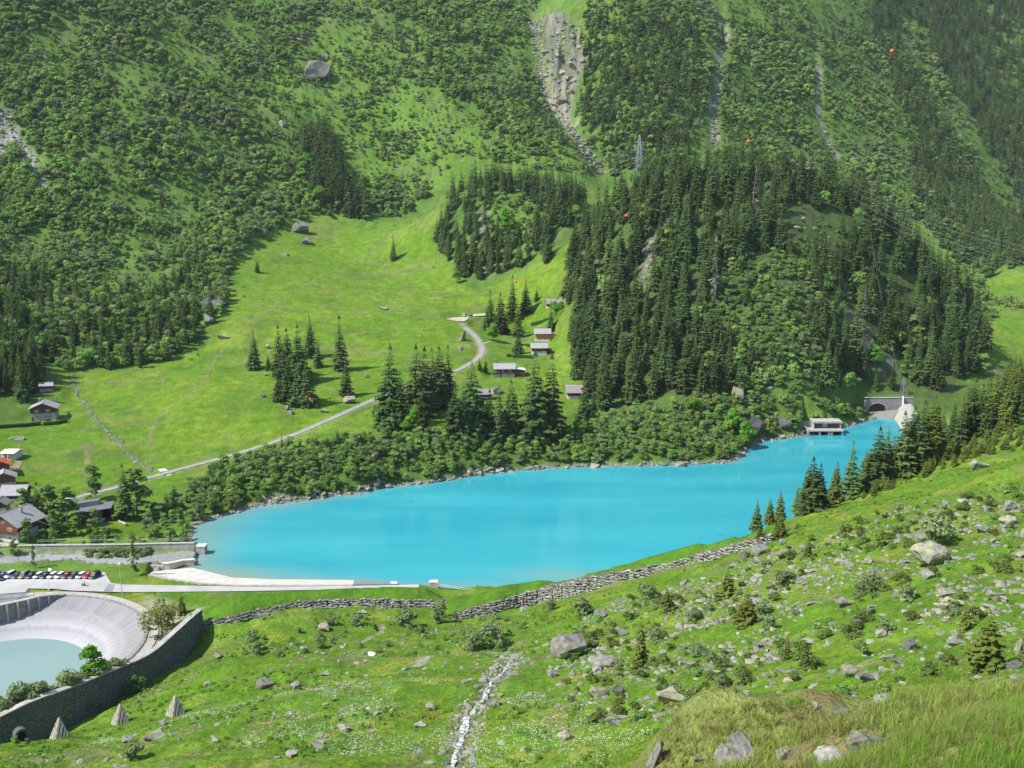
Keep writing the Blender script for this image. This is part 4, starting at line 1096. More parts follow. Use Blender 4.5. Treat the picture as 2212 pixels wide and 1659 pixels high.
f = MB(); f.hexa([(-6.5, 2.2, 4.42), (1.5, 2.2, 5.28), (1.5, 5.6, 5.28), (-6.5, 5.6, 4.42)], [(-6.5, 2.2, 6.3), (1.5, 2.2, 7.1), (1.5, 5.6, 7.1), (-6.5, 5.6, 6.3)]); f.build('upper_roof_block', ROOF_D, mh)
bx_ = thing('equipment_crate', G(203, 1131) + np.array([3.2, 0.6, 0]), 'blue crate standing in the open end of the dark hall', 'crate')
f = MB(); f.box(-.7, .7, -.6, .6, -.2, 1.5); f.build('crate_body', mat('blue_plastic', (0.03, 0.16, 0.35), (0.05, 0.22, 0.45), 2, .5), bx_)
f = MB(); f.box(-.75, .75, -.65, .65, 1.502, 1.62); f.build('lid', STEEL, bx_)
pc = thing('culvert_pipe', G(265, 1131), 'pale concrete culvert pipe lying on the lawn beside the dark hall', 'pipe')
f = MB(); f.tube([(-2.2, 1.6, .5), (2.0, -1.6, .3)], .42, 10); f.build('pipe_barrel', CONC, pc)
f = MB(); f.tube([(-2.6, 1.9, .53), (-2.15, 1.56, .5)], .55, 10); f.build('socket', CONC, pc)
# garden things at the left
ys = thing('garden_slide', G(13, 996), 'bright yellow orange slide lying on the lawn below the cream roofed cabin', 'slide')
YEL = mat('yellow_plastic', (0.62, 0.33, 0.03), (0.72, 0.40, 0.05), 1, .5)
f = MB(); f.hexa([(-2, -.45, 0.1), (2, -.45, .1), (2, .45, .1), (-2, .45, .1)], [(-2, -.5, .3), (2, -.5, .6), (2, .5, .6), (-2, .5, .3)]); f.build('chute', YEL, ys)
for y in (-.55, .55):
    f = MB(); f.box(-2, 2, y - .06, y + .06, .12, .85); f.build('side_rail', YEL, ys)
vp = [G(u, v)[:2] for u, v in [(36, 997), (50, 996), (46, 1003), (42, 1012), (24, 1012)]]
vg = mesh_obj('vegetable_plot', [(p[0], p[1], float(HT(p[0], p[1])) + .15) for p in vp], [(0, 1, 2, 3, 4)], mat('dug_earth', (0.20, 0.155, 0.11), (0.28, 0.22, 0.16), .8, .95, .05), kind='structure')
pl = thing('bunker', G(36, 949), 'low concrete trough with a dark opening in the garden below the clipped hedge', 'trough', None, rad(10))
f = MB(); f.box(-3.2, 3.2, 1.0, 1.6, -1, .9); f.box(-3.4, -2.8, -1.2, .99, -1, .6); f.box(2.8, 3.4, -1.2, .99, -1, .6); f.build('rim', CONC, pl)
f = MB(); f.box(-2.79, 2.79, -1.2, .99, -1, .08); f.build('floor_slab', CONC_G, pl)
pl.name = 'garden_trough'

# ------------------------------------------------------------------ intake house and tunnel portal at the far end of the lake
ih = thing('intake_house', (172.6, 534, 0), 'concrete water intake building standing on piers in the lake below the knoll', 'building')
f = MB(); f.box(-9.7, 9.7, 0, 8.8, 2.3, 2.95); f.build('deck', CONC, ih)
for x in (-9.4, -3.3, 1.8, 3.3, 9.2):
    f = MB(); f.box(x - .5, x + .5, 0.25, 8.5, -4, 2.298); f.build('pier', CONC_G, ih)
f = MB(); f.box(-9.0, 9.0, 7.9, 8.4, -4, 2.297); f.build('deck_shade', mat('shade_black', (0.012,) * 3), ih)  # black panel painted as the shade below the deck
f = MB(); f.box(-5.4, 9.3, 8.9, 9.4, 2.0, 6.0); f.build('back_wall', mat('tan_concrete', (0.34, 0.29, 0.23), (0.44, 0.38, 0.30), .6, .9), ih)
f = MB(); f.box(-5.8, -5.3, 4.2, 8.89, 2.952, 6.0); f.build('side_wall', CONC, ih); f = MB(); f.box(9.0, 9.5, 4.2, 8.89, 2.952, 6.0); f.build('side_wall', CONC, ih)
f = MB(); slope_slab(f, (-6.1, 3.9, 7.1), (9.8, 3.9, 7.1), (9.8, 10.5, 7.5), (-6.1, 10.5, 7.5), 1.0); f.build('roof', CONC, ih)
f = MB(); f.box(-12.6, -5.81, 8.6, 9.2, -1, 6.4); f.build('wing_wall', CONC_G, ih)
for x, w_ in ((-2.6, 2.6), (1.5, 2.6), (5.4, 2.4)):
    f = MB(); f.box(x - w_ / 2, x + w_ / 2, 7.6, 8.0, 2.953, 5.3); f.build('gate_panel', ROOF_D if x != 1.5 else STEEL, ih)
f = MB(); f.box(-9.6, -9.4, .1, 8, 2.952, 3.9); f.build('parapet', CONC, ih)
tp = thing('tunnel_portal', (228.5, 590, 0.8), 'concrete retaining wall with a wide dark arched tunnel mouth above the far lake end', 'portal')
xa0, xa1, ht_ = -13.4, -1.9, 6.4
arc = [(((xa0 + xa1) / 2) + (xa1 - xa0) / 2 * math.cos(a), 1.4 + 5.0 * math.sin(a)) for a in np.linspace(math.pi, 0, 17)]
top = 9.0
f = MB()
def wall_quad(a, b_, c_, d_):
    f.hexa([(a[0], 0, a[1]), (b_[0], 0, b_[1]), (c_[0], 0, c_[1]), (d_[0], 0, d_[1])], [(p[0], 1.6, p[1]) for p in (a, b_, c_, d_)])
wall_quad((-15.2, -2), (xa0, -2), (xa0, top - .2), (-15.2, top - 1.2))
for p, q in zip(arc[:-1], arc[1:]):
    wall_quad(p, q, (q[0], top), (p[0], top))
wall_quad((xa1, -2), (7.4, -2), (7.4, top + .4), (xa1, top))
wall_quad((11.8, -2), (13.5, -2), (13.5, top + .6), (11.8, top + .6))
wall_quad((7.4, 6.6), (11.8, 6.6), (11.8, top + .6), (7.4, top + .4))
f.build('retaining_wall', CONC_G, tp)
f = MB()
for p, q in zip(arc[:-1], arc[1:]):
    c_ = np.array([(xa0 + xa1) / 2, 1.0]); po = np.array(p) + (np.array(p) - c_) * .1; qo = np.array(q) + (np.array(q) - c_) * .1
    f.hexa([(p[0], -.12, p[1]), (q[0], -.12, q[1]), (qo[0], -.12, qo[1]), (po[0], -.12, po[1])], [(t_[0], -.005, t_[1]) for t_ in (p, q, qo, po)])
f.build('arch_band', CONC, tp)
f = MB(); f.box(xa0 - .5, xa1 + .5, 5.0, 5.2, -2, 8); f.build('shade_sheet', mat('shade_black', (0.012,) * 3), tp); f = MB(); f.box(7.2, 12.0, 3.5, 3.7, -2, 8); f.build('shade_sheet', mat('shade_black', (0.012,) * 3), tp)  # black sheets stand in for the darkness deep in both tunnel mouths
f = MB(); f.box(-15.3, 13.8, -.25, 1.8, top + .62, top + .85); f.build('coping', CONC, tp)
f = MB(); f.tube([(-15, 0, top + 1.9), (13, 0, top + 1.9)], .06, 5); f.build('rail', STEEL, tp)
for x in np.arange(-15, 13.2, 2.8):
    f = MB(); f.tube([(x, 0, top + .8), (x, 0, top + 1.92)], .06, 5); f.build('post', STEEL, tp)
f = MB(); f.box(7.0, 7.4, -1.4, -.26, -1, top + 2.0); f.build('gate_frame', WHITE, tp)
sp_ = thing('spillway_ramp', (256, 588, 0), 'white concrete ramp running down from the tunnel mouth into the lake', 'ramp')
rq = rel(sp_, [at_z(1925, 899, -.3), at_z(1962, 948, -.3), at_y(1982, 893, 574), at_y(1968, 872, 589.5), at_y(1950, 873, 589.5)])
f = MB(); f.hexa([p - [0, 0, 2.5] for p in rq], list(rq)); f.build('slab', CONC, sp_)
da, db = rel(sp_, [at_y(1952, 874, 589), at_y(1970, 925, 566)])
f = MB(); f.hexa([da + [-.4, 0, -1], da + [.4, 0, -1], db + [.4, 0, -1], db + [-.4, 0, -1]], [da + [-.4, 0, 1], da + [.4, 0, 1], db + [.4, 0, 1.1], db + [-.4, 0, 1.1]]); f.build('divider', CONC, sp_)
rb_ = thing('rock_ledge', (222, 583, 0), 'pale bare rock ledge below the big tunnel arch', 'rock')
f = MB(); f.hexa([(-11, -5, -2), (4, -8, -2), (13, 4, -2), (-9, 5, -2)], [(-9, -1, .5), (3, -5, .4), (11, 3, 4.2), (-6, 5, 2.2)]); f.build('ledge', ROCK_P, rb_)

# ------------------------------------------------------------------ road bridge over the ditch
rbk = thing('road_culvert', G(362, 1022), 'small concrete culvert bridge carrying the lane over the stone lined ditch', 'bridge', None, rad(38))
f = MB(); f.box(-2.6, 2.6, -2.6, -2.2, -2.5, .5); f.build('headwall', CONC, rbk)
f = MB(); f.box(-2.6, 2.6, 2.2, 2.6, -2.5, .5); f.build('headwall', CONC, rbk)
f = MB(); f.hexa([(-1.5, -9, -3.2), (1.5, -9, -3.2), (1.5, -2.62, -1.9), (-1.5, -2.62, -1.9)], [(-1.5, -9, -1.6), (1.5, -9, -1.6), (1.5, -2.62, .1), (-1.5, -2.62, .1)]); f.build('outfall_chute', CONC_W, rbk)
f = MB(); f.hexa([(-1.5, 2.62, -1.5), (1.5, 2.62, -1.5), (1.5, 8, -1), (-1.5, 8, -1)], [(-1.5, 2.62, .2), (1.5, 2.62, .2), (1.5, 8, .4), (-1.5, 8, .4)]); f.build('inlet_apron', CONC_W, rbk)
f = MB(); f.add([(-1.2, -2.63, -1.7), (1.2, -2.63, -1.7), (1.2, -2.63, -.1), (-1.2, -2.63, -.1)], [(0, 1, 2, 3)]); f.build('opening_shade', mat('shade_black', (0.012,) * 3), rbk)  # black quad on the headwall, the culvert's inner shade as colour

# ------------------------------------------------------------------ cars
TYRE = mat('tyre_rubber', (0.02, 0.02, 0.02), (0.03, 0.03, 0.03), 5, .8)
LAMP = mat('lamp_glass', (0.7, 0.7, 0.7), (0.8, 0.8, 0.8), 5, .2)
def carpaint(name, c_):
    m_ = mat(name, c_, tuple(x * 1.06 for x in c_), 2, 0.38, 0, 0.3)
    return m_
def car(pos, rz, paint, label, cat='car', group=None, van=False, name='parked_car'):
    root = thing(name, pos, label, cat, group, rad(rz))
    L, Wd = (4.3, .88) if not van else (4.6, .95); H = 1.45 if not van else 1.95
    hb = .85 if not van else 1.0
    prof = [(-L / 2, .35), (-L / 2 + .05, .72), (-L / 2 + .95, hb), (L / 2 - .25, hb + .05), (L / 2, .8), (L / 2, .35)]
    f = MB(); n_ = len(prof)
    f.hexa([(-Wd, y, z) for y, z in prof], [(Wd, y, z) for y, z in prof])
    body = f.build('body', paint, root)
    bmd = bmesh.new(); bmd.from_mesh(body.data); bmesh.ops.bevel(bmd, geom=bmd.edges[:], offset=.08, segments=2, affect='EDGES'); bmd.to_mesh(body.data); bmd.free(); body.data.shade_smooth()
    y0, y1 = -L / 2 + .85, L / 2 - .2
    g = Wd - .06; t_ = Wd - .22
    lo = [(-g, y0, hb + .0), (g, y0, hb + .0), (g, y1, hb + .03), (-g, y1, hb + .03)]
    hi = [(-t_, y0 + .75, H - .1), (t_, y0 + .75, H - .1), (t_, y1 - .35, H - .1), (-t_, y1 - .35, H - .1)]
    f = MB(); f.hexa(lo, hi); f.build('window_glass', GLASS, root)
    f = MB(); f.hexa([np.array(p) + [0, 0, .002] for p in hi], [(-t_ + .05, y0 + .85, H), (t_ - .05, y0 + .85, H), (t_ - .05, y1 - .45, H), (-t_ + .05, y1 - .45, H)]); f.build('roof', paint, root)
    for y in (-L * .31, L * .31):
        for s in (-1, 1):
            f = MB(); f.tube([(s * (Wd - .2), y, .32), (s * (Wd + .015), y, .32)], .32, 14); w_ = f.build('wheel', TYRE, root)
            f = MB(); f.tube([(s * (Wd + .016), y, .32), (s * (Wd + .03), y, .32)], .19, 10); f.build('rim', STEEL, w_)
    for s in (-1, 1):
        f = MB(); f.box(s * .6 - .17, s * .6 + .17, -L / 2 - .02, -L / 2 + .06, .58, .72); f.build('headlight', LAMP, root)
    f = MB(); f.box(-.26, .26, -L / 2 - .03, -L / 2 + .02, .40, .51); f.build('number_plate', WHITE, root)
    return root
CARS = [('navy_paint', (0.02, 0.03, 0.16), 'dark blue car at the left end of the row, half cut by the picture edge'), ('blue_paint', (0.03, 0.05, 0.25), 'royal blue car, second from the left in the parked row'),
        ('silver_paint', (0.5, 0.52, 0.54), 'silver car between the royal blue and the dark teal car'), ('teal_paint', (0.015, 0.06, 0.07), 'dark teal car between the silver and the taupe car'),
        ('taupe_paint', (0.20, 0.15, 0.12), 'taupe brown car between the teal and a black car'), ('black_paint', (0.012, 0.013, 0.016), 'black car between the taupe car and a white silver one'),
        ('silver_paint', (0.5, 0.52, 0.54), 'pale silver car tucked against the midnight blue car with raised tailgate'), ('midnight_paint', (0.012, 0.015, 0.035), 'midnight blue car with its tailgate raised, middle of the row'),
        ('white_silver', (0.6, 0.61, 0.62), 'whitish silver car to the right of the raised tailgate'), ('ice_paint', (0.55, 0.6, 0.66), 'ice blue silver car just left of the dark red car'),
        ('darkred_paint', (0.22, 0.015, 0.015), 'dark red car between two pale and dark blue cars'), ('slate_paint', (0.04, 0.055, 0.09), 'slate blue car between the dark red and the white car'),
        ('white_car_paint', (0.78, 0.78, 0.78), 'plain white car between the slate blue and the bright red car'), ('red_paint', (0.52, 0.02, 0.015), 'bright red car second from the right end of the parked row'),
        ('charcoal_paint', (0.02, 0.025, 0.028), 'charcoal estate car at the right end of the parked row')]
n_ = len(CARS)
xs_ = np.linspace(c0[0] - 1.2, c1[0] - 1.7, n_)
for k, (pn, pc_, lb) in enumerate(CARS):
    cr_ = car((xs_[k], 314.4 + (0 if k < n_ - 1 else -.3), PARK_Z), -14 + random.uniform(-2, 2), carpaint(pn, pc_), lb, group='cars parked along the river lawn', van=(k in (2, 4, 14)))
    if k == 7:
        f = MB(); f.hexa([(-.6, 1.85, 1.35), (.6, 1.85, 1.35), (.6, 2.3, 2.2), (-.6, 2.3, 2.2)], [(-.6, 1.92, 1.32), (.6, 1.92, 1.32), (.6, 2.37, 2.17), (-.6, 2.37, 2.17)]); f.build('tailgate', carpaint('white_silver', (0.6, 0.61, 0.62)), cr_)
    if k == 12:
        f = MB(); f.box(-.25, .25, -1.9, -1.0, .852, .87); f.build('bonnet_stripe', carpaint('darkred_paint', ()), cr_)
car(park_pt(-3, 1252.5) + np.array([0, 0, 0]), 70, carpaint('violet_paint', (0.03, 0.02, 0.09)), 'dark violet car driving along the lane at the far left below the parked row')
car(G(1002, 682.5), 12, carpaint('white_silver', (0.6, 0.61, 0.62)), 'white car parked on the gravel turning place at the lane end', van=True)
car(G(1017, 684), -8, carpaint('blue_paint', (0.03, 0.05, 0.25)), 'blue car parked to the right of the white one at the lane end')
car(G(24, 1024), 60, carpaint('paleblue_paint', (0.35, 0.45, 0.62)), 'pale blue car beside the red roofed house at the left edge')
car(G(142, 1084), -60, carpaint('silver_paint', (0.5, 0.52, 0.54)), 'silver car on the lane half hidden by birches behind the dark hall')
car(G(1266, 758), -30, carpaint('white_car_paint', (0.78, 0.78, 0.78)), 'white car on the grass at the foot of the wooded knoll')

# ------------------------------------------------------------------ people (one skinned body each) and a motorcycle
def body_mesh(J, E_, R_):
    me = bpy.data.meshes.new('person'); me.from_pydata(J, E_, [])
    o = bpy.data.objects.new('tmp_person', me); COL.objects.link(o)
    sk = o.modifiers.new('s', 'SKIN'); ss = o.modifiers.new('u', 'SUBSURF'); ss.levels = 1; ss.render_levels = 1
    for v, r_ in zip(me.skin_vertices[0].data, R_):
        v.radius = (r_, r_ * .85)
    me.skin_vertices[0].data[0].use_root = True
    dg = bpy.context.evaluated_depsgraph_get(); nm = bpy.data.meshes.new_from_object(o.evaluated_get(dg))
    bpy.data.objects.remove(o); bpy.data.meshes.remove(me)
    return nm
SKIN = mat('skin', (0.45, 0.28, 0.2), (0.5, 0.32, 0.23), 5, .6)
def person(pos, rz, label, top_m, leg_m, hair_m, seated=False, stride=.18, helmet=False):
    root = thing('person', pos, label, 'person', None, rad(rz))
    if not seated:
        J = [(0, 0, .95), (0, 0, 1.2), (0, .02, 1.42), (0, .02, 1.52), (0, .0, 1.64), (.18, .02, 1.38), (.24, -.06, 1.12), (.22, -.18, .9), (-.18, .02, 1.38), (-.24, .08, 1.12), (-.23, .02, .9),
             (.1, 0, .88), (.11, -stride * .6, .48), (.11, -stride, .07), (.11, -stride - .15, .03), (-.1, 0, .88), (-.11, stride * .5, .48), (-.11, stride, .07), (-.11, stride - .14, .03)]
    else:
        J = [(0, 0, .85), (0, -.1, 1.1), (0, -.2, 1.32), (0, -.22, 1.42), (0, -.24, 1.55), (.19, -.2, 1.28), (.27, -.4, 1.08), (.26, -.66, 1.02), (-.19, -.2, 1.28), (-.27, -.4, 1.08), (-.26, -.66, 1.02),
             (.14, 0, .84), (.22, -.42, .74), (.2, -.28, .3), (.2, -.44, .26), (-.14, 0, .84), (-.22, -.42, .74), (-.2, -.28, .3), (-.2, -.44, .26)]
    E_ = [(0, 1), (1, 2), (2, 3), (3, 4), (2, 5), (5, 6), (6, 7), (2, 8), (8, 9), (9, 10), (0, 11), (11, 12), (12, 13), (13, 14), (0, 15), (15, 16), (16, 17), (17, 18)]
    R_ = [.15, .14, .15, .055, .11, .065, .05, .04, .065, .05, .04, .1, .065, .045, .045, .1, .065, .045, .045]
    me = body_mesh(J, E_, R_)
    for q in (top_m, leg_m, SKIN):
        me.materials.append(q)
    for p in me.polygons:
        z = p.center.z; x = abs(p.center.x)
        p.material_index = 2 if z > (1.46 if not seated else 1.38) else (1 if z < (.95 if not seated else .82) else 0)
    me.shade_smooth()
    o = bpy.data.objects.new('body', me); COL.objects.link(o); o.parent = root
    hz = 1.66 if not seated else 1.57; hy = .02 if not seated else -.23
    f = MB(); r_ = .13 if helmet else .115
    rg = [[(r_ * math.sin(p) * math.cos(a), hy + r_ * math.sin(p) * math.sin(a), hz + r_ * math.cos(p)) for a in np.linspace(0, 2 * math.pi, 9)[:-1]] for p in np.linspace(.05, 1.75, 5)]
    f.add([q for R in rg for q in R], [(i * 8 + k, (i + 1) * 8 + k, (i + 1) * 8 + (k + 1) % 8, i * 8 + (k + 1) % 8) for i in range(4) for k in range(8)] + [tuple(range(8))]); f.build('helmet' if helmet else 'hair', hair_m, root, True)
    return root
mcp = park_pt(182, 1266)
mc = thing('motorcycle', mcp, 'dark motorcycle riding past the parked cars', 'motorcycle', None, rad(78))
for y in (-.72, .72):
    f = MB(); f.tube([(-.07, y, .31), (.07, y, .31)], .31, 14); w_ = f.build('wheel', TYRE, mc)
    f = MB(); f.tube([(-.08, y, .31), (.08, y, .31)], .12, 10); f.build('hub', STEEL, w_)
f = MB(); f.hexa([(-.14, -.4, .35), (.14, -.4, .35), (.14, .5, .4), (-.14, .5, .4)], [(-.12, -.5, .82), (.12, -.5, .82), (.1, .2, .78), (-.1, .2, .78)]); f.build('frame', carpaint('black_paint', ()), mc)
f = MB(); f.hexa([(-.13, .05, .79), (.13, .05, .79), (.12, .85, .82), (-.12, .85, .82)], [(-.11, .05, .86), (.11, .05, .86), (.1, .88, .92), (-.1, .88, .92)]); f.build('seat', TYRE, mc)
f = MB(); f.tube([(0, -.75, .3), (0, -.45, .95)], .05, 6); f.tube([(-.32, -.42, 1.0), (.32, -.42, 1.0)], .025, 6); f.build('fork', STEEL, mc)
f = MB(); f.tube([(0, -.62, .82), (0, -.7, .82)], .09, 10); f.build('headlight', LAMP, mc)
CL_D = mat('dark_cloth', (0.025, 0.025, 0.04), (0.04, 0.04, 0.06), 4, .9); CL_W = mat('white_cloth', (0.7, 0.7, 0.68), (0.78, 0.78, 0.76), 4, .9); CL_V = mat('violet_cloth', (0.30, 0.24, 0.34), (0.38, 0.3, 0.42), 4, .9); HAIR = mat('brown_hair', (0.03, 0.018, 0.01), (0.05, 0.03, 0.02), 8, .7)
pr_ = person(mcp, 78, 'rider in a pale violet jacket sitting on the motorcycle', CL_V, CL_D, carpaint('black_paint', ()), seated=True, helmet=True)
person(G(858, 661), 20, 'hiker in a white shirt walking on the meadow, left one of a pair', CL_W, CL_D, HAIR)
person(G(866, 664), -30, 'hiker in white and dark clothes on the meadow, right one of a pair', CL_W, CL_D, HAIR, stride=.1)

# ------------------------------------------------------------------ posts, signs, pylons, cables
lb = ground(265, 1294.5)
lt = at_y(257.5, 1218, lb[1])
hl = lt[2] - lb[2]
lp = thing('street_lamp', lb, 'tall pale lamp post with a white globe between lane and round basin', 'street lamp')
f = MB(); f.tube([(0, 0, -.5), (lt[0] - lb[0], 0, hl - .35)], .17, 8, 0, .09); f.build('pole', STEEL, lp)
f = MB()
rg = [[(lt[0] - lb[0] + .42 * math.sin(p) * math.cos(a), .42 * math.sin(p) * math.sin(a), hl + .42 * math.cos(p)) for a in np.linspace(0, 2 * math.pi, 13)[:-1]] for p in np.linspace(.03, math.pi - .03, 8)]
f.add([q for R in rg for q in R], [(i * 12 + k, (i + 1) * 12 + k, (i + 1) * 12 + (k + 1) % 12, i * 12 + (k + 1) % 12) for i in range(7) for k in range(12)]); f.build('globe', WHITE, lp, True)
f = MB(); f.box(-.3, .3, -.3, .3, -.5, .12); f.build('footing', CONC, lp)
lm = thing('street_lamp', G(180, 1078), 'thin dark lamp post beside the lane behind the dark hall', 'street lamp')
f = MB(); f.tube([(0, 0, -.3), (0, 0, 6.5)], .07, 6); f.build('pole', ROOF_D, lm)
f = MB(); f.box(-.2, .2, -.5, .1, 6.502, 6.65); f.build('lamp_head', ROOF_D, lm)
RED = mat('sign_red', (0.5, 0.03, 0.03), (0.56, 0.05, 0.05), 3, .5)
sg = thing('road_sign', park_pt(191, 1277.5), 'small red rimmed white road sign on a thin post at the lane edge', 'sign')
f = MB(); f.tube([(0, 0, -.3), (0, 0, 2.2)], .04, 6); f.build('post', STEEL, sg)
for x in (-.38, .38):
    f = MB(); f.tube([(x, -.05, 2.3), (x, -.08, 2.3)], .36, 16); d_ = f.build('disc', RED, sg)
    f = MB(); f.tube([(x, -.082, 2.3), (x, -.09, 2.3)], .26, 16); f.build('face', WHITE, d_)
mp = thing('marker_post', park_pt(106, 1273), 'white post beside the lane above the grass of the round basin', 'post')
f = MB(); f.tube([(0, 0, -.3), (-.25, 0, 3.6)], .12, 8); f.build('shaft', WHITE, mp)
f = MB(); f.box(-.35, .35, -.35, .35, -.3, .25); f.build('foot', CONC, mp)
ib = thing('information_board', G(851, 1266), 'pale information board on posts at the end of the lakeside road', 'board')
f = MB(); f.hexa([(-1, -.1, .9), (1, -.1, .9), (1, .5, 1.35), (-1, .5, 1.35)], [(-1, -.14, .96), (1, -.14, .96), (1, .46, 1.41), (-1, .46, 1.41)]); f.build('panel', ROOF_W, ib)
for x in (-.8, .8):
    f = MB(); f.tube([(x, .2, -.5), (x, .2, 1.1)], .06, 6); f.build('post', WOOD_D, ib)
cbk = thing('concrete_block', at_z(938, 1266, 1.6), 'pale concrete block beside the water at the end of the lakeside path', 'block')
f = MB(); f.box(-1.5, 1.5, -1, 1, -1.5, 1.6); f.build('block_body', CONC, cbk)
f = MB(); f.hexa([(-1.6, -1.1, 1.602), (1.6, -1.1, 1.602), (1.6, 1.1, 1.602), (-1.6, 1.1, 1.602)], [(-1.3, -.8, 1.9), (1.3, -.8, 1.9), (1.3, .8, 1.9), (-1.3, .8, 1.9)]); f.build('cap', CONC_W, cbk)
rl2 = thing('lakeside_railing', at_z(960, 1274, 1.8), 'thin pale railing running along the water at the end of the bank', 'railing')
q0, q1 = rel(rl2, [at_z(925, 1264, 2.0), at_z(1032, 1281, 1.2)])
for h in (.5, 1.0):
    f = MB(); f.tube([q0 + [0, 0, h], q1 + [0, 0, h]], .05, 5); f.build('rail', STEEL, rl2)
for k in range(9):
    p = q0 + (q1 - q0) * k / 8; f = MB(); f.tube([p + [0, 0, -2], p + [0, 0, 1.05]], .05, 5); f.build('post', STEEL, rl2)
tr1 = thing('stone_trough', G(569, 1331), 'weathered rectangular stone trough on bare earth below the drystone bank', 'trough', None, rad(15))
f = MB(); f.box(-1.5, 1.5, -.5, -.32, -.3, .75); f.box(-1.5, 1.5, .32, .5, -.3, .75); f.box(-1.5, -1.3, -.319, .319, -.3, .75); f.box(1.3, 1.5, -.319, .319, -.3, .75); f.build('rim', WOOD_G, tr1)
f = MB(); f.box(-1.29, 1.29, -.31, .31, -.3, .45); f.build('filling', mat('dug_earth', ()), tr1)
tr2 = thing('bathtub_trough', G(803, 1415.5), 'white bathtub shaped cattle trough lying on the near pasture', 'trough', None, rad(-35))
f = MB()
ov = [(math.cos(a) * 1.1, math.sin(a) * .5) for a in np.linspace(0, 2 * math.pi, 21)[:-1]]
vs = [(x, y, -.2) for x, y in ov] + [(x, y, .55) for x, y in ov] + [(x * .86, y * .74, .55) for x, y in ov] + [(x * .8, y * .65, .15) for x, y in ov]
f.add(vs, [(20 * r_ + k, 20 * r_ + (k + 1) % 20, 20 * (r_ + 1) + (k + 1) % 20, 20 * (r_ + 1) + k) for r_ in range(3) for k in range(20)]); f.build('tub', WHITE, tr2)
f = MB(); f.add([(x * .8, y * .66, .18) for x, y in ov], [tuple(range(20))]); f.build('water', GLASS, tr2)

def lattice(pos, h, b_, label, arms, rz=0):
    root = thing('power_pylon', pos, label, 'pylon', None, rad(rz))
    def pt(sx, sy, t_):
        w_ = b_ * (1 - t_) ** 1.2 + .35
        return Vector((sx * w_, sy * w_, h * t_))
    for sx, sy in ((-1, -1), (1, -1), (1, 1), (-1, 1)):
        f = MB(); f.tube([pt(sx, sy, t_) for t_ in np.linspace(-.03, 1, 9)], .16 * h / 40 + .04, 4); f.build('leg', STEEL, root)
    lv = np.linspace(0, 1, 9) ** .9
    for i in range(8):
        f = MB()
        for (a, b2) in (((-1, -1), (1, -1)), ((1, -1), (1, 1)), ((1, 1), (-1, 1)), ((-1, 1), (-1, -1))):
            f.tube([pt(*a, lv[i]), pt(*b2, lv[i + 1])], .07 * h / 40 + .03, 4); f.tube([pt(*b2, lv[i]), pt(*a, lv[i + 1])], .07 * h / 40 + .03, 4)
        f.build('brace', STEEL, root)
    tips = []
    for t_, half in arms:
        z = h * t_; f = MB(); f.tube([(-half, 0, z), (0, 0, z + 1.6), (half, 0, z)], .11 * h / 40 + .03, 4); f.tube([(-half, 0, z), (half, 0, z)], .12 * h / 40 + .03, 4); f.build('crossarm', STEEL, root)
        for x in (-half, half):
            f = MB(); f.tube([(x, 0, z), (x, 0, z - 1.8 * h / 40)], .14 * h / 40, 5); f.build('insulator', GLASS, root)
            tips.append(np.array(pos) + np.array([x * math.cos(rad(rz)), x * math.sin(rad(rz)), z - 1.8 * h / 40]))
    return tips
pb1 = at_y(1379, 410, 762); pb1[2] = float(HT(pb1[0], pb1[1]))
h1 = at_y(1380, 291, 762)[2] - pb1[2]
T1 = lattice(pb1, h1, 4.2, 'tall grey lattice pylon rising above the spruces on the left of the knoll', [(.62, 6), (.76, 5), (.88, 4)], 12)
pb3 = at_y(1748, 420, 800); pb3[2] = float(HT(pb3[0], pb3[1]))
h3 = at_y(1748, 338, 800)[2] - pb3[2]
T3 = lattice(pb3, h3, 4.2, 'grey lattice pylon half buried in the treetops on the right of the knoll', [(.62, 6), (.76, 5), (.88, 4)], -25)
pb2 = at_y(1951, 850, 612); pb2[2] = float(HT(pb2[0], pb2[1]))
T2 = lattice(pb2, 11, 1.6, 'small lattice pylon on the rock above the tunnel portal', [(.8, 2.2)], 20)
WIRE = mat('wire_aluminium', (0.30, 0.31, 0.32), (0.36, 0.37, 0.38), 3, .5, 0, .4)
def cable(a, b_, sag, r_, label, group, name='power_line', n=40):
    a = np.array(a, float); b_ = np.array(b_, float); mid = (a + b_) / 2
    f = MB(); f.tube([a + (b_ - a) * t_ - np.array([0, 0, 4 * sag * t_ * (1 - t_)]) - mid for t_ in np.linspace(0, 1, n)], r_, 4)
    o = f.build(name, WIRE, loc=mid)
    return tag(o, label, 'cable', group)
ends = [at_y(-90, v, 610) for v in (508, 515, 533, 537, 545, 552)]
STR = ['left arm bottom', 'right arm bottom', 'left arm middle', 'right arm middle', 'left arm top', 'right arm top']
ends = ends[::-1]
for t_, e_, w_ in zip(T1, ends, STR):
    cable(t_, e_, 26, .032, 'power line from the ' + w_ + ' of the left knoll pylon, running west', 'power lines west of the knoll')
for t_, e_, w_ in zip(T1, T3, STR):
    cable(t_, e_, 5, .032, 'power line from the ' + w_ + ' strung between both knoll pylons', 'power lines over the knoll')
ends = [at_y(2330, v, 520) for v in (636, 628, 606, 600, 572, 560)]
for t_, e_, w_ in zip(T3, ends, STR):
    cable(t_, e_, 8, .032, 'power line from the ' + w_ + ' of the right knoll pylon, descending east', 'power lines east of the knoll')
for p_, q_, w_ in (((1760, 535, 690), (1875, 470, 700), 'upper'), ((1760, 560, 660), (1990, 500, 680), 'lower')):
    cable(at_y(*p_), at_y(*q_), 1.5, .032, w_ + ' short pale cable slung across the rocky clearing near the knoll top', 'cables over the knoll clearing')
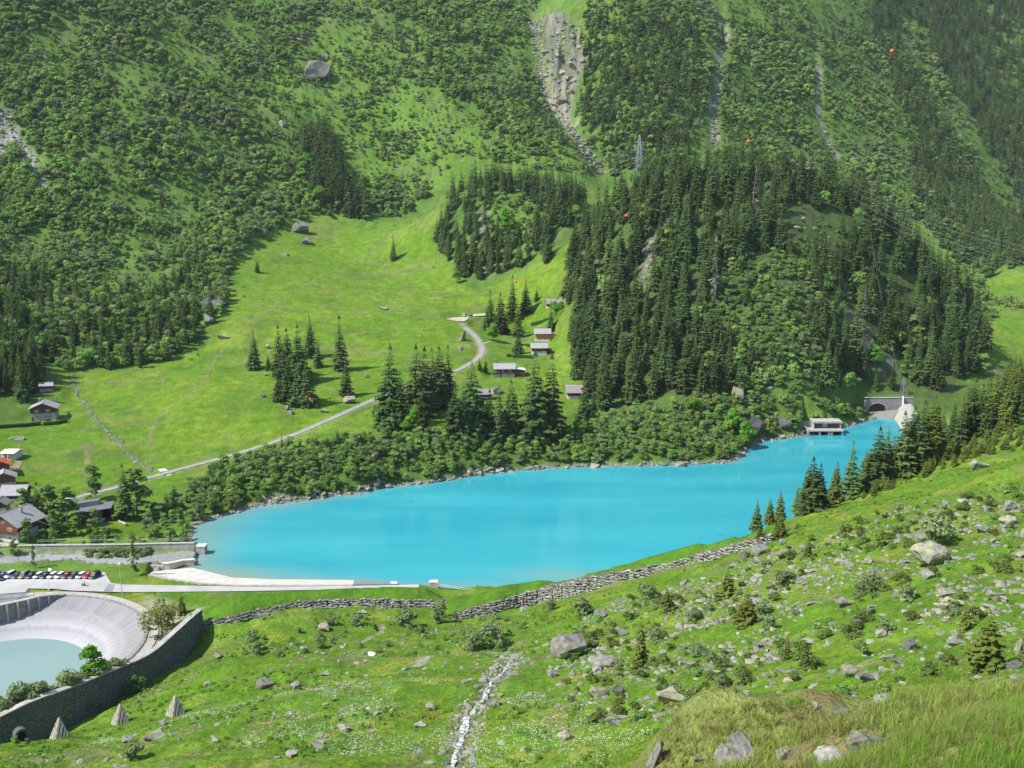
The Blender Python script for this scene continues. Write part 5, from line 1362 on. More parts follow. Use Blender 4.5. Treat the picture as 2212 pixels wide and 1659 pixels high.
cable(T2[0], at_y(1880, 500, 690), 6, .035, 'pale cable climbing the wooded knoll from the small pylon', None)
# cable with marker balls crossing the valley
BALLS = [(519, 940, 425), (670, 860, 392), (908, 725, 356), (1114, 606, 330), (1353, 463, 305), (1617, 302, 281), (1927, 107, 257)]
bp_ = [at_y(*q) for q in BALLS]
first = at_y(400, 1003, 447); last = at_y(2420, -215, 225)
f = MB(); f.tube([p - bp_[3] for p in [first] + bp_ + [last]], .018, 4)
tag(f.build('marker_cable', mat('dark_wire', (0.03, 0.03, 0.03)), loc=bp_[3]), 'very thin dark cable strung across the valley carrying orange marker balls', 'cable')
ORANGE = mat('marker_orange', (0.72, 0.115, 0.02), (0.78, 0.14, 0.03), 2, .45)
rg = [[(.5 * math.sin(p) * math.cos(a), .5 * math.sin(p) * math.sin(a), .5 * math.cos(p)) for a in np.linspace(0, 2 * math.pi, 15)[:-1]] for p in np.linspace(.04, math.pi - .04, 9)]
f = MB(); f.add([q for R in rg for q in R], [(i * 14 + k, (i + 1) * 14 + k, (i + 1) * 14 + (k + 1) % 14, i * 14 + (k + 1) % 14) for i in range(8) for k in range(14)])
WH = ['above the lane by the lower meadow, nearest the culvert', 'in front of the dark spruce clump on the meadow', 'hanging over the open meadow left of the lane bend', 'in front of the spruces by the hamlet', 'hanging before the dark spruces of the knoll', 'hanging above the knoll treetops beside the rock gully', 'highest one, before the far forest on the right']
ball0 = None
def ball(p, label, s=1.0, group='orange marker balls'):
    global ball0
    if ball0 is None:
        ball0 = f.build('marker_ball', ORANGE, smooth_=True); o = ball0
    else:
        o = ball0.copy(); COL.objects.link(o)
    o.location = [float(q) for q in p]; o.scale = (s, s, s)
    tag(o, label, 'marker ball', group)
for p, wh in zip(bp_, WH):
    ball(p - np.array([0, 0, .35]), 'orange marker ball ' + wh)
for (u, v, y, wh) in ((1688, 303, 780, 'small far orange marker ball above the right knoll pylon'), (1890, 411, 700, 'small far orange marker ball at the right shoulder of the knoll treetops'), (1956, 392, 690, 'small far orange marker ball before the bushes right of the knoll'), (2199, 457, 560, 'small far orange marker ball low against the forest at the right edge'), (2205, 267, 560, 'small far orange marker ball high against the forest at the right edge')):
    ball(at_y(u, v, y), wh, .8)

# ------------------------------------------------------------------ wooden avalanche pyramids
def pyramid(pos, rz, label):
    root = thing('wooden_pyramid', pos, label, 'pyramid', 'board pyramids on the pasture', rad(rz))
    H_, B_ = 4.3, 1.6
    ap = np.array([0, 0, H_])
    cs_ = [np.array([-B_, -B_, -.3]), np.array([B_, -B_, -.3]), np.array([B_, B_, -.3]), np.array([-B_, B_, -.3])]
    for k in range(4):
        a, b_ = cs_[k], cs_[(k + 1) % 4]; nrm = np.cross(b_ - a, ap - a); nrm /= np.linalg.norm(nrm)
        n_ = 5
        for j in range(n_):
            # boards run parallel to one sloping edge of the face
            t0, t1 = j / n_, (j + .68) / n_
            if k % 2 == 0:
                e0 = [a + (b_ - a) * t0, a + (b_ - a) * t1, ap + (b_ - ap) * t1, ap + (b_ - ap) * t0]
            else:
                e0 = [b_ + (a - b_) * t0, b_ + (a - b_) * t1, ap + (a - ap) * t1, ap + (a - ap) * t0]
            f = MB(); lift = .05 + .04 * (j % 2)
            f.hexa([p + nrm * lift for p in e0], [p + nrm * (lift + .10) for p in e0]); f.build('board', WOOD_G, root)
    f = MB()
    for c_ in cs_:
        f.tube([c_ * .97, ap * .99], .12, 5)
        f.build('pole', WOOD_G, root); f = MB()
    f = MB(); f.hexa([c_ * .93 for c_ in cs_], [ap * .95 + c_ * .01 for c_ in cs_]); f.build('gap_shade', mat('shade_black', (0.012,) * 3), root)  # black solid inside, paints the shade seen through the board gaps
    return root
p0_ = pyramid(G(131, 1594), 38, 'silvered board pyramid nearest the arched drain of the dark wall')
for (u, v, r_, lb_) in ((262, 1561, 36, 'silvered board pyramid standing between the other two below the wall'), (381, 1543, 40, 'silvered board pyramid farthest right and uphill from the dark wall')):
    o = copy_tree(p0_); o.location = G(u, v); o.rotation_euler = (0, 0, rad(r_)); o['label'] = lb_

# ------------------------------------------------------------------ plants: materials and prototypes
def leafmat(name, a, b_, vary=0.25, hue=0.02, sc=0.35, trans=0.40):
    m, t, bs_ = nodemat(name)
    col, nzz = noise_ramp(t, sc, a, b_, 3, p0=0.3, p1=0.7)
    oi = N(t, 'ShaderNodeObjectInfo'); mr = N(t, 'ShaderNodeMapRange'); mr.inputs['To Min'].default_value = 1 - vary; mr.inputs['To Max'].default_value = 1 + vary
    t.links.new(oi.outputs['Random'], mr.inputs['Value'])
    m2 = N(t, 'ShaderNodeMath', operation='MULTIPLY'); m2.inputs[1].default_value = 7.31; t.links.new(oi.outputs['Random'], m2.inputs[0])
    m3 = N(t, 'ShaderNodeMath', operation='FRACT'); t.links.new(m2.outputs[0], m3.inputs[0])
    mh = N(t, 'ShaderNodeMapRange'); mh.inputs['To Min'].default_value = 0.5 - hue; mh.inputs['To Max'].default_value = 0.5 + hue; t.links.new(m3.outputs[0], mh.inputs['Value'])
    hs = N(t, 'ShaderNodeHueSaturation'); t.links.new(mr.outputs[0], hs.inputs['Value']); t.links.new(mh.outputs[0], hs.inputs['Hue']); t.links.new(col, hs.inputs['Color'])
    df = N(t, 'ShaderNodeBsdfDiffuse'); tr = N(t, 'ShaderNodeBsdfTranslucent'); mx = N(t, 'ShaderNodeMixShader'); mx.inputs[0].default_value = trans
    t.links.new(hs.outputs[0], df.inputs[0]); t.links.new(hs.outputs[0], tr.inputs[0]); t.links.new(df.outputs[0], mx.inputs[1]); t.links.new(tr.outputs[0], mx.inputs[2])
    t.links.new(mx.outputs[0], t.nodes['Material Output'].inputs['Surface']); t.nodes.remove(bs_)
    return m
NEEDLE = leafmat('spruce_needles', (0.038, 0.070, 0.021), (0.092, 0.138, 0.040), 0.36, 0.022, 0.5, 0.15)
NEEDLE_Y = leafmat('young_spruce_needles', (0.088, 0.118, 0.024), (0.160, 0.188, 0.040), 0.2, 0.012, 0.8, 0.2)
LARCHN = leafmat('larch_needles', (0.100, 0.175, 0.045), (0.170, 0.250, 0.065), 0.15, 0.01, 0.5, 0.3)
DEADN = leafmat('dead_twigs', (0.13, 0.115, 0.10), (0.21, 0.19, 0.165), 0.15, 0.01, 0.8, 0.0)
ALDER = leafmat('alder_leaves', (0.145, 0.258, 0.054), (0.262, 0.392, 0.100), 0.30, 0.022, 0.5)
WILLOW = leafmat('willow_leaves', (0.165, 0.225, 0.090), (0.260, 0.325, 0.135), 0.18, 0.015, 0.7)
MAPLE = leafmat('maple_leaves', (0.110, 0.260, 0.025), (0.175, 0.360, 0.040), 0.16, 0.012, 0.5)
BIRCHL = leafmat('birch_leaves', (0.130, 0.215, 0.052), (0.215, 0.310, 0.080), 0.15, 0.012, 0.6)
BROWNL = leafmat('bronze_leaves', (0.150, 0.175, 0.055), (0.230, 0.250, 0.080), 0.15, 0.012, 0.8)
JUNI = leafmat('juniper_needles', (0.070, 0.105, 0.026), (0.140, 0.180, 0.046), 0.22, 0.015, 1.2, 0.15)
HEDGEM = leafmat('hedge_leaves', (0.085, 0.145, 0.030), (0.150, 0.220, 0.046), 0.1, 0.01, 1.0)
BARK = mat('bark', (0.09, 0.072, 0.058), (0.16, 0.13, 0.105), 4, .9, .02)
BARK_B = mat('birch_bark', (0.34, 0.32, 0.29), (0.5, 0.48, 0.44), 4, .9, .02)

def tri_mesh(name, tris, m):
    V_ = np.asarray(tris, np.float32).reshape(-1, 3); F_ = np.arange(len(V_), dtype=np.int32).reshape(-1, 3)
    me = big_mesh(name, V_, F_); me.materials.append(m)
    return me
def spruce_tris(seed, h, R, whorls=24, nb=8, low=0.05, droop=0.35, ragged=0.25, frond=3, power=0.85):
    r_ = np.random.default_rng(seed); T = []
    for w_ in range(whorls):
        t_ = (w_ + r_.uniform(0, .7)) / whorls
        z = h * (low + (1 - low) * t_ * 0.985)
        rad_ = R * max(0.04, (1 - t_)) ** power * (1 + r_.normal(0, 0.07))
        if t_ < 0.12: rad_ *= 0.75 + t_ * 2
        k = max(4, int(nb * (0.55 + 0.45 * (1 - t_))))
        a0 = r_.uniform(0, 6.28)
        for j in range(k):
            if r_.uniform() < 0.06: continue
            a = a0 + 6.283 * (j + r_.uniform(-.3, .3)) / k
            L = rad_ * (1 + r_.uniform(-ragged, ragged * .7)); dz = droop * (1 - 0.75 * t_)
            u = np.array([math.cos(a), math.sin(a), 0]); s = np.array([-math.sin(a), math.cos(a), 0])
            b0 = np.array([0, 0, z + 0.12 * L]) + u * L * .06
            mid = u * L * .55 + np.array([0, 0, z - dz * L * .45]); tip = u * L + np.array([0, 0, z - dz * L * .78])
            for q in range(frond):
                if q == 0:
                    p0, pm, p1, wd = b0, mid, tip, .26 * L
                else:
                    sd = 1 if q % 2 else -1; f_ = .30 + .22 * (q // 2) + r_.uniform(-.06, .06)
                    p0 = b0 * (1 - f_) + tip * f_ + np.array([0, 0, .03 * L]); p1 = p0 + (u * .52 + s * sd * .58) * L * (.62 - .3 * f_) + np.array([0, 0, -.20 * L - .05 * h / whorls]); pm = (p0 + p1) / 2; wd = .15 * L
                side = np.cross(p1 - p0, [0, 0, 1.0]); side = side / (np.linalg.norm(side) + 1e-9) * wd
                dn = np.array([0, 0, -wd * .55])
                T += [[p0, pm + side + dn, p1], [p0, p1, pm - side + dn]]
            # hanging twigs
            hb = mid * .4 + tip * .6
            T.append([hb + s * .12 * L, hb - s * .12 * L, hb + np.array([0, 0, -.34 * L - .015 * h]) + u * .05 * L])
    T.append([[.02 * h, 0, h * .93], [-.012 * h, .016 * h, h * .93], [0, 0, h * 1.01]]); T.append([[-.02 * h, 0, h * .93], [.012 * h, -.016 * h, h * .93], [0, 0, h * 1.01]])
    return np.array(T)
def trunk_mesh(name, h, r0, r1, m, lean=0.0, n=7, forks=0, seed=0):
    r_ = random.Random(seed); mb = MB()
    mb.tube([(lean * h * t_ * t_ + .02 * h * math.sin(3 * t_ + seed), .015 * h * math.sin(4 * t_ + seed * 2), h * t_ - .4 * (t_ == 0) - .25) for t_ in np.linspace(0, 1, 6)], r0, n, 0, r1)
    for k in range(forks):
        z = h * r_.uniform(.35, .8); a = r_.uniform(0, 6.28); L = h * r_.uniform(.2, .38)
        mb.tube([(0, 0, z), (math.cos(a) * L * .5, math.sin(a) * L * .5, z + L * .4), (math.cos(a) * L, math.sin(a) * L, z + L * .9)], r0 * .45, 5, 0, r1 * .5)
    me = bpy.data.meshes.new(name); me.from_pydata(mb.v, [], mb.f); me.materials.append(m); me.shade_smooth()
    return me
def leafy_tris(seed, h, R, lobes, leaves, size, base=0.0, droop=0.0, shape='round'):
    """leaf clumps spread over several lobes of a crown"""
    r_ = np.random.default_rng(seed); C_ = []; S_ = []
    for k in range(lobes):
        z = base + (h - base) * (r_.uniform(.12, .92) if shape != 'tall' else (k + .5) / lobes)
        env = R * (math.sin(math.pi * min(.98, max(.06, ((z - base) / (h - base)) ** .8))) ** .6 if shape != 'tall' else (1.12 - .75 * (z - base) / (h - base)))
        a = r_.uniform(0, 6.28); q = env * r_.uniform(.25, .72)
        C_.append((math.cos(a) * q, math.sin(a) * q, z)); S_.append(R * r_.uniform(.20, .50) * (1 if shape != 'tall' else .8))
    C_ = np.array(C_); S_ = np.array(S_)
    k = r_.choice(lobes, leaves, p=S_ ** 2 / (S_ ** 2).sum())
    n = r_.normal(size=(leaves, 3)); n /= np.linalg.norm(n, axis=1)[:, None]
    n[:, 2] = np.where(n[:, 2] < -.35, -n[:, 2] * .5, n[:, 2])
    p = C_[k] + n * (S_[k] * r_.uniform(.55, 1.25, leaves))[:, None] * np.array([1, 1, .82])
    p[:, 2] = np.maximum(p[:, 2], .05)
    nn = n + np.array([0, 0, .25]) + r_.normal(size=(leaves, 3)) * .38; nn /= np.linalg.norm(nn, axis=1)[:, None]
    t1 = np.cross(nn, r_.normal(size=(leaves, 3))); t1 /= np.linalg.norm(t1, axis=1)[:, None]; t2 = np.cross(nn, t1)
    sz = size * r_.uniform(.6, 1.35, leaves)[:, None]
    a, b_, c_, d_ = p - t1 * sz * .6, p + t2 * sz * .42 - nn * sz * .12, p + t1 * sz * .7, p - t2 * sz * .42 - nn * sz * .12
    return np.stack([np.stack([a, b_, c_], 1), np.stack([a, c_, d_], 1)], 1).reshape(-1, 3, 3)

ORD = ['nearest', 'second', 'third', 'fourth', 'fifth', 'sixth', 'seventh', 'eighth', 'ninth', 'tenth', 'eleventh', 'twelfth', 'thirteenth', 'fourteenth', 'fifteenth', 'sixteenth', 'seventeenth', 'eighteenth', 'nineteenth', 'twentieth']
def name_by_place(things_, marks, text):
    """label each member of a stand by its order from the nearest landmark"""
    keys = {}
    for o, p in things_:
        u, v = proj(np.asarray(p, float)); d = [math.hypot(u - m_[0], v - m_[1]) for m_ in marks]; k = int(np.argmin(d))
        du, dv = u - marks[k][0], v - marks[k][1]
        w_ = ('right of' if du > 0 else 'left of') if abs(du) > abs(dv) else ('below' if dv > 0 else 'above')
        keys.setdefault((k, w_), []).append((d[k], o))
    for (k, w_), L in keys.items():
        L.sort(key=lambda q: q[0])
        for i, (d_, o) in enumerate(L):
            o['label'] = text % ((ORD[i] if i < 20 else '%dth' % (i + 1)), w_, marks[k][2])
PROTO = {}
def add_proto(kind, crowns, trunks=None, refh=None):
    PROTO[kind] = (crowns, trunks, refh)
add_proto('spruce', [tri_mesh('crown', spruce_tris(k, 20, r_, 26, 9, .04, .45, .32, 3, pw), NEEDLE) for k, (r_, pw) in enumerate(((3.6, .85), (4.2, .92), (3.2, .78), (4.6, .95), (3.8, .85), (3.4, .9), (4.0, .76), (2.8, .9)))], [trunk_mesh('trunk', 19, .28, .03, BARK)] , 20)
add_proto('spruce_far', [tri_mesh('crown', spruce_tris(30 + k, 20, r_, 18, 7, .04, .42, .35, 2, .72), NEEDLE) for k, r_ in enumerate((3.8, 4.4, 3.4, 4.0))], None, 20)
add_proto('young', [tri_mesh('crown', spruce_tris(50 + k, 5, r_, 20, 9, .02, .12, .3, 5, .75), NEEDLE_Y) for k, r_ in enumerate((1.25, 1.5, 1.1))], [trunk_mesh('trunk', 4.6, .09, .015, BARK)], 5)
add_proto('right', [tri_mesh('crown', spruce_tris(60 + k, 18, r_, 28, 9, .03, .36, .3, 3, .72), NEEDLE_Y if k % 3 else NEEDLE) for k, r_ in enumerate((3.4, 3.9, 3.1, 4.2))], [trunk_mesh('trunk', 17, .26, .03, BARK)], 18)
add_proto('larch', [tri_mesh('crown', spruce_tris(70 + k, 18, 2.7, 26, 8, .10, .10, .4, 4, .8), LARCHN) for k in range(2)], [trunk_mesh('trunk', 17.5, .26, .03, BARK)], 18)
add_proto('dead', [tri_mesh('crown', spruce_tris(80 + k, 20, 2.0, 24, 6, .15, .5, .5, 1, .8)[::2], DEADN) for k in range(2)], [trunk_mesh('trunk', 20.3, .26, .02, DEADN)], 20)
add_proto('alder', [tri_mesh('crown', leafy_tris(110 + k, h_, r_, 14, 800, .44), m_) for k, (h_, r_, m_) in enumerate(((4.4, 2.2, WILLOW), (5, 2.3, WILLOW), (4.0, 2.4, BIRCHL)))] + [tri_mesh('crown', leafy_tris(100 + k, h_, r_, 15, 800, .46), ALDER) for k, (h_, r_) in enumerate(((4.2, 2.3), (5, 2.2), (3.6, 2.5), (5.4, 2.6), (4.4, 2.0)))], None, 4.5)
add_proto('alder_far', [tri_mesh('crown', leafy_tris(120 + k, h_, r_, 11, 300, .82), ALDER) for k, (h_, r_) in enumerate(((4.2, 2.3), (5.2, 2.2), (3.6, 2.6), (5.4, 2.4)))], None, 4.5)
add_proto('grey_far', [tri_mesh('crown', leafy_tris(130 + k, h_, r_, 11, 300, .82), WILLOW) for k, (h_, r_) in enumerate(((4.2, 2.4), (5.2, 2.2), (3.6, 2.6)))], None, 4.5)
add_proto('bright_far', [tri_mesh('crown', leafy_tris(135 + k, h_, r_, 11, 300, .82), BIRCHL) for k, (h_, r_) in enumerate(((4.6, 2.4), (5.4, 2.2)))], None, 4.5)
add_proto('willow', [tri_mesh('crown', leafy_tris(140 + k, h_, r_, 10, 900, .34), WILLOW) for k, (h_, r_) in enumerate(((2.6, 2.0), (3.2, 2.2), (2.2, 2.1)))], None, 2.7)
add_proto('maple', [tri_mesh('crown', leafy_tris(150 + k, 9, 3.6, 14, 1500, .62, 1.2), MAPLE) for k in range(3)], [trunk_mesh('trunk', 6.5, .22, .06, BARK, 0, 7, 4)], 9)
add_proto('birch', [tri_mesh('crown', leafy_tris(160 + k, 13, 2.7, 20, 1900, .50, 1.4, 0, 'tall'), BIRCHL) for k in range(3)], [trunk_mesh('trunk', 11.5, .19, .03, BARK_B, .02, 7, 6, 3)], 13)
add_proto('bronze', [tri_mesh('crown', leafy_tris(170 + k, 6.5, 3.3, 14, 1500, .36, .6), BROWNL) for k in range(2)], [trunk_mesh('stem', 4.8, .14, .04, BARK, 0, 6, 6)], 6.5)
add_proto('juniper', [tri_mesh('crown', leafy_tris(180 + k, 1.3, 1.25, 9, 700, .20), JUNI) for k in range(4)], None, 1.3)
add_proto('scrub', [tri_mesh('crown', leafy_tris(190 + k, 1.5, 1.3, 8, 520, .26), WILLOW if k % 2 else ALDER) for k in range(4)], None, 1.5)

# ------------------------------------------------------------------ plants: where they stand
def region(poly, ymin, ymax, spacing, drop=0.0, jitter=.85, seed=0, hole=()):
    r_ = np.random.default_rng(1000 + seed)
    PU = np.array(poly, float)
    x1 = ymax * .62
    nx, ny = int(2 * x1 / spacing), int((ymax - ymin) / spacing)
    gx, gy = np.meshgrid(np.arange(nx), np.arange(ny))
    x = -x1 + (gx + .5 * (gy % 2) + r_.uniform(-.5, .5, gx.shape) * jitter) * spacing; y = ymin + (gy + r_.uniform(-.5, .5, gx.shape) * jitter) * spacing
    x, y = x.ravel(), y.ravel(); z = HT(x, y)
    U, V = proj(np.stack([x, y, z], -1))
    ok = inpoly(U, V, PU)
    for hp in hole:
        ok &= ~inpoly(U, V, np.array(hp, float))
    if drop: ok &= r_.uniform(size=len(x)) > drop
    ok &= (s_at(x, y) < -1.5)
    return np.stack([x, y, z], -1)[ok]
def s_at(x, y):
    return sdist(x, y, LAKE)
def seen(P_, h):
    """is the top of a plant above the ground that stands before it?"""
    n = len(P_); out = np.ones(n, bool)
    top = P_.copy(); top[:, 2] += h
    for f_ in np.linspace(.15, .985, 46):
        q = np.array([0, 0, H0]) + (top - np.array([0, 0, H0])) * f_
        out &= HT(q[:, 0], q[:, 1]) < q[:, 2] + .5
    return out
REST = {}
def px_size(p, h):
    return h * FPX * 1.389 / (np.hypot(p[..., 0], p[..., 1]) + 1)
COUNT = {}
def plant(kind, p, h, label, cat, name, group=None, sx=1.0, seed=None):
    crowns, trunks, refh = PROTO[kind]
    k = COUNT.get(kind, 0) if seed is None else seed; COUNT[kind] = COUNT.get(kind, 0) + 1
    rz = (k * 2.39996) % 6.283; s = h / refh
    if trunks is None:
        o = bpy.data.objects.new(name, crowns[k % len(crowns)]); COL.objects.link(o)
        tag(o, label, cat, group)
    else:
        o = bpy.data.objects.new(name, None); o.empty_display_size = .5; COL.objects.link(o); tag(o, label, cat, group)
        c_ = bpy.data.objects.new('crown', crowns[k % len(crowns)]); COL.objects.link(c_); c_.parent = o
        t_ = bpy.data.objects.new(trunks[0].name.split('.')[0], trunks[k % len(trunks)]); COL.objects.link(t_); t_.parent = o
    o.location = [float(q) for q in p]; o.rotation_euler = (0, 0, rz); o.scale = (s * sx, s * sx, s)
    return o
def near_bank(u, v, y0=230., y1=306.):
    """the sight line's closest approach to the brow of the near slope"""
    d = sight(u, v); t = np.linspace(y0, y1, 160) / d[1]; gap = H0 + d[2] * t - HT(d[0] * t, d[1] * t)
    hit = np.nonzero(gap < 0)[0]; k = hit[0] if len(hit) else int(np.argmin(gap))
    return np.array([d[0] * t[k], d[1] * t[k], float(HT(d[0] * t[k], d[1] * t[k]))])
def listed(kind, items, cat, name, group=None):
    """plants picked out one by one: bearing, dip of the foot, dip of the top, label"""
    for it in items:
        u, v, vt, lb_ = it[:4]
        p = ground(u, v, it[5] if len(it) > 5 else 20) if kind not in ('right', 'larch') else near_bank(u, v)
        h = max(.6, at_y(u, vt, p[1])[2] - p[2])
        plant(kind, p, h, lb_, cat, name, group, it[4] if len(it) > 4 and it[4] else (1.35 if kind in ('right', 'larch') else 1.0))

# --- spruces
KHOLES = [[(1688,450),(1740,438),(1805,480),(1835,545),(1800,575),(1700,550),(1685,500)], [(1550,600),(1620,555),(1720,555),(1775,640),(1745,735),(1650,770),(1580,730),(1535,660)],
          [(1795,640),(1830,650),(1960,830),(1940,850),(1860,780)], [(1372,560),(1400,500),(1432,470),(1445,500),(1420,560),(1405,630),(1375,625)]]
cand = []
def off_gully(P_, h):
    k = np.ones(len(P_), bool)
    for g_, w_ in ((GULLY, 10), (GULLY2, 5), (GULLY3, 4)):
        k &= pdist(P_[:, 0] + fbm(P_[:, 0] * .3, P_[:, 1], 45, 3, 160) * 16, P_[:, 1], g_)[0] > w_
    return P_[k], h[k]
def add_spruces(P_, hlo, hhi, label, group, seed):
    r_ = np.random.default_rng(seed); h = r_.uniform(hlo, hhi, len(P_)) * np.where(r_.uniform(size=len(P_)) < .15, .65, 1)
    P_, h = off_gully(P_, h); v = seen(P_, h)
    for p, hh in zip(P_[v], h[v]):
        cand.append((p, hh, label, group))
KGAP = [(1580,735),(1650,768),(1745,735),(1790,770),(1775,850),(1690,850),(1620,855),(1575,800)]
KF = [(1225,600),(1238,500),(1290,440),(1400,398),(1550,375),(1700,380),(1850,405),(1935,470),(2025,580),(2095,680),(2135,765),(2120,810),(2010,850),(1930,855),(1850,865),(1760,850),(1700,840),(1620,850),(1560,850),(1480,862),(1400,872),(1290,885),(1245,850),(1230,700)]
add_spruces(region(KF, 505, 820, 9.0, .10, seed=1, hole=KHOLES + [KGAP]), 17, 36, 'tall dark spruce in the closed forest covering the wooded knoll beyond the lake', 'spruces covering the wooded knoll', 1)
add_spruces(region(KGAP, 505, 820, 12, .2, seed=11), 15, 26, 'tall dark spruce in the closed forest covering the wooded knoll beyond the lake', 'spruces covering the wooded knoll', 11)
add_spruces(region(KHOLES[1], 505, 820, 20, .2, seed=12), 10, 18, 'tall dark spruce in the closed forest covering the wooded knoll beyond the lake', 'spruces covering the wooded knoll', 12)
add_spruces(region([(950,520),(960,460),(985,405),(1060,375),(1150,380),(1290,390),(1240,480),(1190,525),(1190,570),(1130,570),(1080,598),(1010,605),(955,560)], 760, 960, 8.0, .12, seed=2, hole=[[(1055,440),(1100,420),(1160,440),(1150,510),(1090,530),(1060,500)]]), 18, 27, 'dark spruce on the small rocky knoll at the upper edge of the meadow', 'spruces on the small rocky knoll', 2)
add_spruces(region([(645,330),(668,285),(712,290),(742,400),(800,450),(790,478),(750,472),(700,456),(655,410)], 860, 1180, 6.4, .0, seed=3), 24, 36, 'tall dark spruce in the narrow stand above the top of the meadow', 'spruces of the narrow stand above the meadow', 3)
LW_ = [(-30,560),(60,600),(170,640),(300,640),(440,570),(470,640),(470,700),(420,760),(330,795),(200,806),(120,800),(60,760),(-30,830)]
add_spruces(region(LW_, 500, 900, 11, .1, seed=4), 14, 22, 'spruce standing among the broadleaved trees of the wood left of the meadow', 'spruces in the wood left of the meadow', 4)
add_spruces(region([(-40,660),(45,690),(80,760),(110,800),(60,870),(-40,860)], 420, 760, 7, .0, seed=5), 18, 27, 'dark spruce of the shaded corner wood at the left edge', 'spruces of the shaded corner wood', 5)
FARF = [(1880,-30),(2240,-30),(2240,570),(2130,600),(2060,575),(1985,480),(1945,420),(1975,300),(1930,200),(1890,90)]
STRIPE = [[(1925,60),(1975,50),(2040,170),(2110,300),(2190,430),(2170,470),(2080,330),(2000,200)], [(1760,240),(1880,270),(1960,330),(1985,470),(1900,440),(1780,400)]]
add_spruces(region(FARF, 880, 2300, 11, .05, seed=6, hole=STRIPE), 21, 31, 'far spruce of the dense forest on the hazy slope at the upper right', 'far spruces on the right hand slope', 6)
add_spruces(region([(1255,60),(1330,30),(1500,60),(1540,200),(1500,330),(1420,380),(1300,370),(1255,280)], 980, 1500, 10, .1, seed=7), 18, 28, 'spruce scattered on the steep slope right of the stony gully', 'spruces beside the stony gully', 7)
add_spruces(region([(800,60),(1010,40),(1130,150),(1180,260),(1240,330),(1130,300),(1000,220),(900,150)], 950, 1600, 16, .2, seed=8), 15, 24, 'spruce among the broadleaved trees left of the stony gully', 'spruces left of the gully', 8)
add_spruces(region([(1560,60),(1880,30),(1900,200),(1760,240),(1760,380),(1560,350)], 980, 1700, 18, .25, seed=9), 16, 25, 'spruce among the far bushes between the two gullies above the knoll', 'spruces among the far bushes', 9)
add_spruces(region([(440,120),(900,150),(880,260),(700,330),(520,420),(60,500),(60,300)], 800, 1300, 22, .3, seed=10), 9, 16, 'small spruce scattered through the bushy slope on the left', 'small spruces on the bushy slope', 10)
rest_spruce = [c_ for c_ in cand]
size = np.array([px_size(c_[0], c_[1]) for c_ in cand])
# --- picked out spruces
NEARK = 'spruce_tree'
MC = [(550,798,714,'spruce at the left end of the meadow clump, standing apart'),(580,800,763,'short spruce tucked behind the left end of the meadow clump'),(604,812,702,'pointed spruce at the upper left of the meadow clump'),
      (622,815,708,'slim spruce second from the left at the top of the meadow clump'),(646,825,699,'broad tall spruce at the centre of the meadow clump'),(671,772,679,'spruce behind the clump rising highest at its right shoulder'),(687,793,735,'short spruce in the shade right of the meadow clump'),
      (736,800,680,'tallest meadow spruce, right of the clump, rear one of a pair'),(749,856,773,'spruce growing beside the big boulder right of the meadow clump'),(604,866,798,'low front spruce at the left foot of the meadow clump'),(624,870,760,'front spruce in the left half of the meadow clump'),(647,874,775,'front spruce in the middle of the meadow clump'),(664,877,776,'front spruce at the right foot of the meadow clump'),
      (850,562,505,'lone spruce with a round shadow on the upper meadow'),(556,589,558,'tiny lone spruce on the upper left of the meadow'),(610,984,935,'lone dark spruce below the straight lane'),(730,968,922,'small spruce standing in the bushes below the lane'),
      (846,922,742,'tall spruce at the left end of the row behind the lakeside bushes'),(866,926,800,'shorter spruce at the foot of the leftmost row spruce'),(901,900,743,'tall spruce second in the row left of the hamlet'),(919,890,748,'tall spruce third in the row left of the hamlet'),(934,880,750,'slim spruce in the middle of the row left of the hamlet'),
      (950,880,746,'dense spruce right of the middle of the row'),(969,878,743,'open topped spruce at the right end of the row'),(911,938,838,'front spruce below the row, above the bright bush'),(984,948,823,'front spruce right of the bright bush'),(1002,948,830,'front spruce with a twin top near the lake shore'),(1020,937,775,'slender spruce left of the grey and blue roofed chalet'),
      (1036,800,773,'small spruce beside the lane bend, left one of two'),(1049,804,771,'small spruce beside the lane bend, right one of two'),(1104,940,818,'spruce with a thin leader below the hamlet'),(1078,953,824,'broad spruce close to the shore below the hamlet'),(1058,945,840,'spruce hiding the small brown hut'),(1156,952,756,'tall spruce below the white based chalet, left one of two'),(1191,948,763,'tall spruce below the white based chalet, right one of two'),
      (1262,918,828,'spruce right of the lone hut at the knoll foot'),(1280,905,840,'low spruce tucked behind the lone hut'),(1059,698,626,'spruce at the left of the clump above the hamlet lane'),(1081,720,632,'spruce in the front of the clump above the hamlet lane'),(1107,690,593,'tallest spruce of the clump above the hamlet lane'),(1136,676,602,'spruce at the right of the clump above the hamlet lane'),
      (1159,650,620,'small spruce beside the uppermost chalet'),(1119,728,653,'front spruce of the hamlet clump above the side lane'),(1119,764,708,'dark spruce at the end of the side lane'),(1051,714,660,'half height spruce left of the hamlet clump'),
      (1190,715,655,'dark columnar spruce at the gable of the uppermost chalet'),(945,520,470,'spruce at the upper right corner of the meadow'),(1183,560,525,'lone spruce on the green saddle above the hamlet'),(1230,640,618,'tiny spruce on the slope above the uppermost chalet'),
      (85,1133,1040,'dark spruce rising between the birches near the big gabled chalet'),(271,1122,1000,'dark thick trunked conifer beside the black hall')]
listed('spruce', [q + (1.45,) if q[1] - q[2] > 60 else q + (1.3,) for q in MC], 'spruce', 'spruce_tree')
n_listed = len(MC) + 14
order = np.argsort(-size)
n_ind = 300 - n_listed
STAND = {}
pick = set(order[:n_ind].tolist())
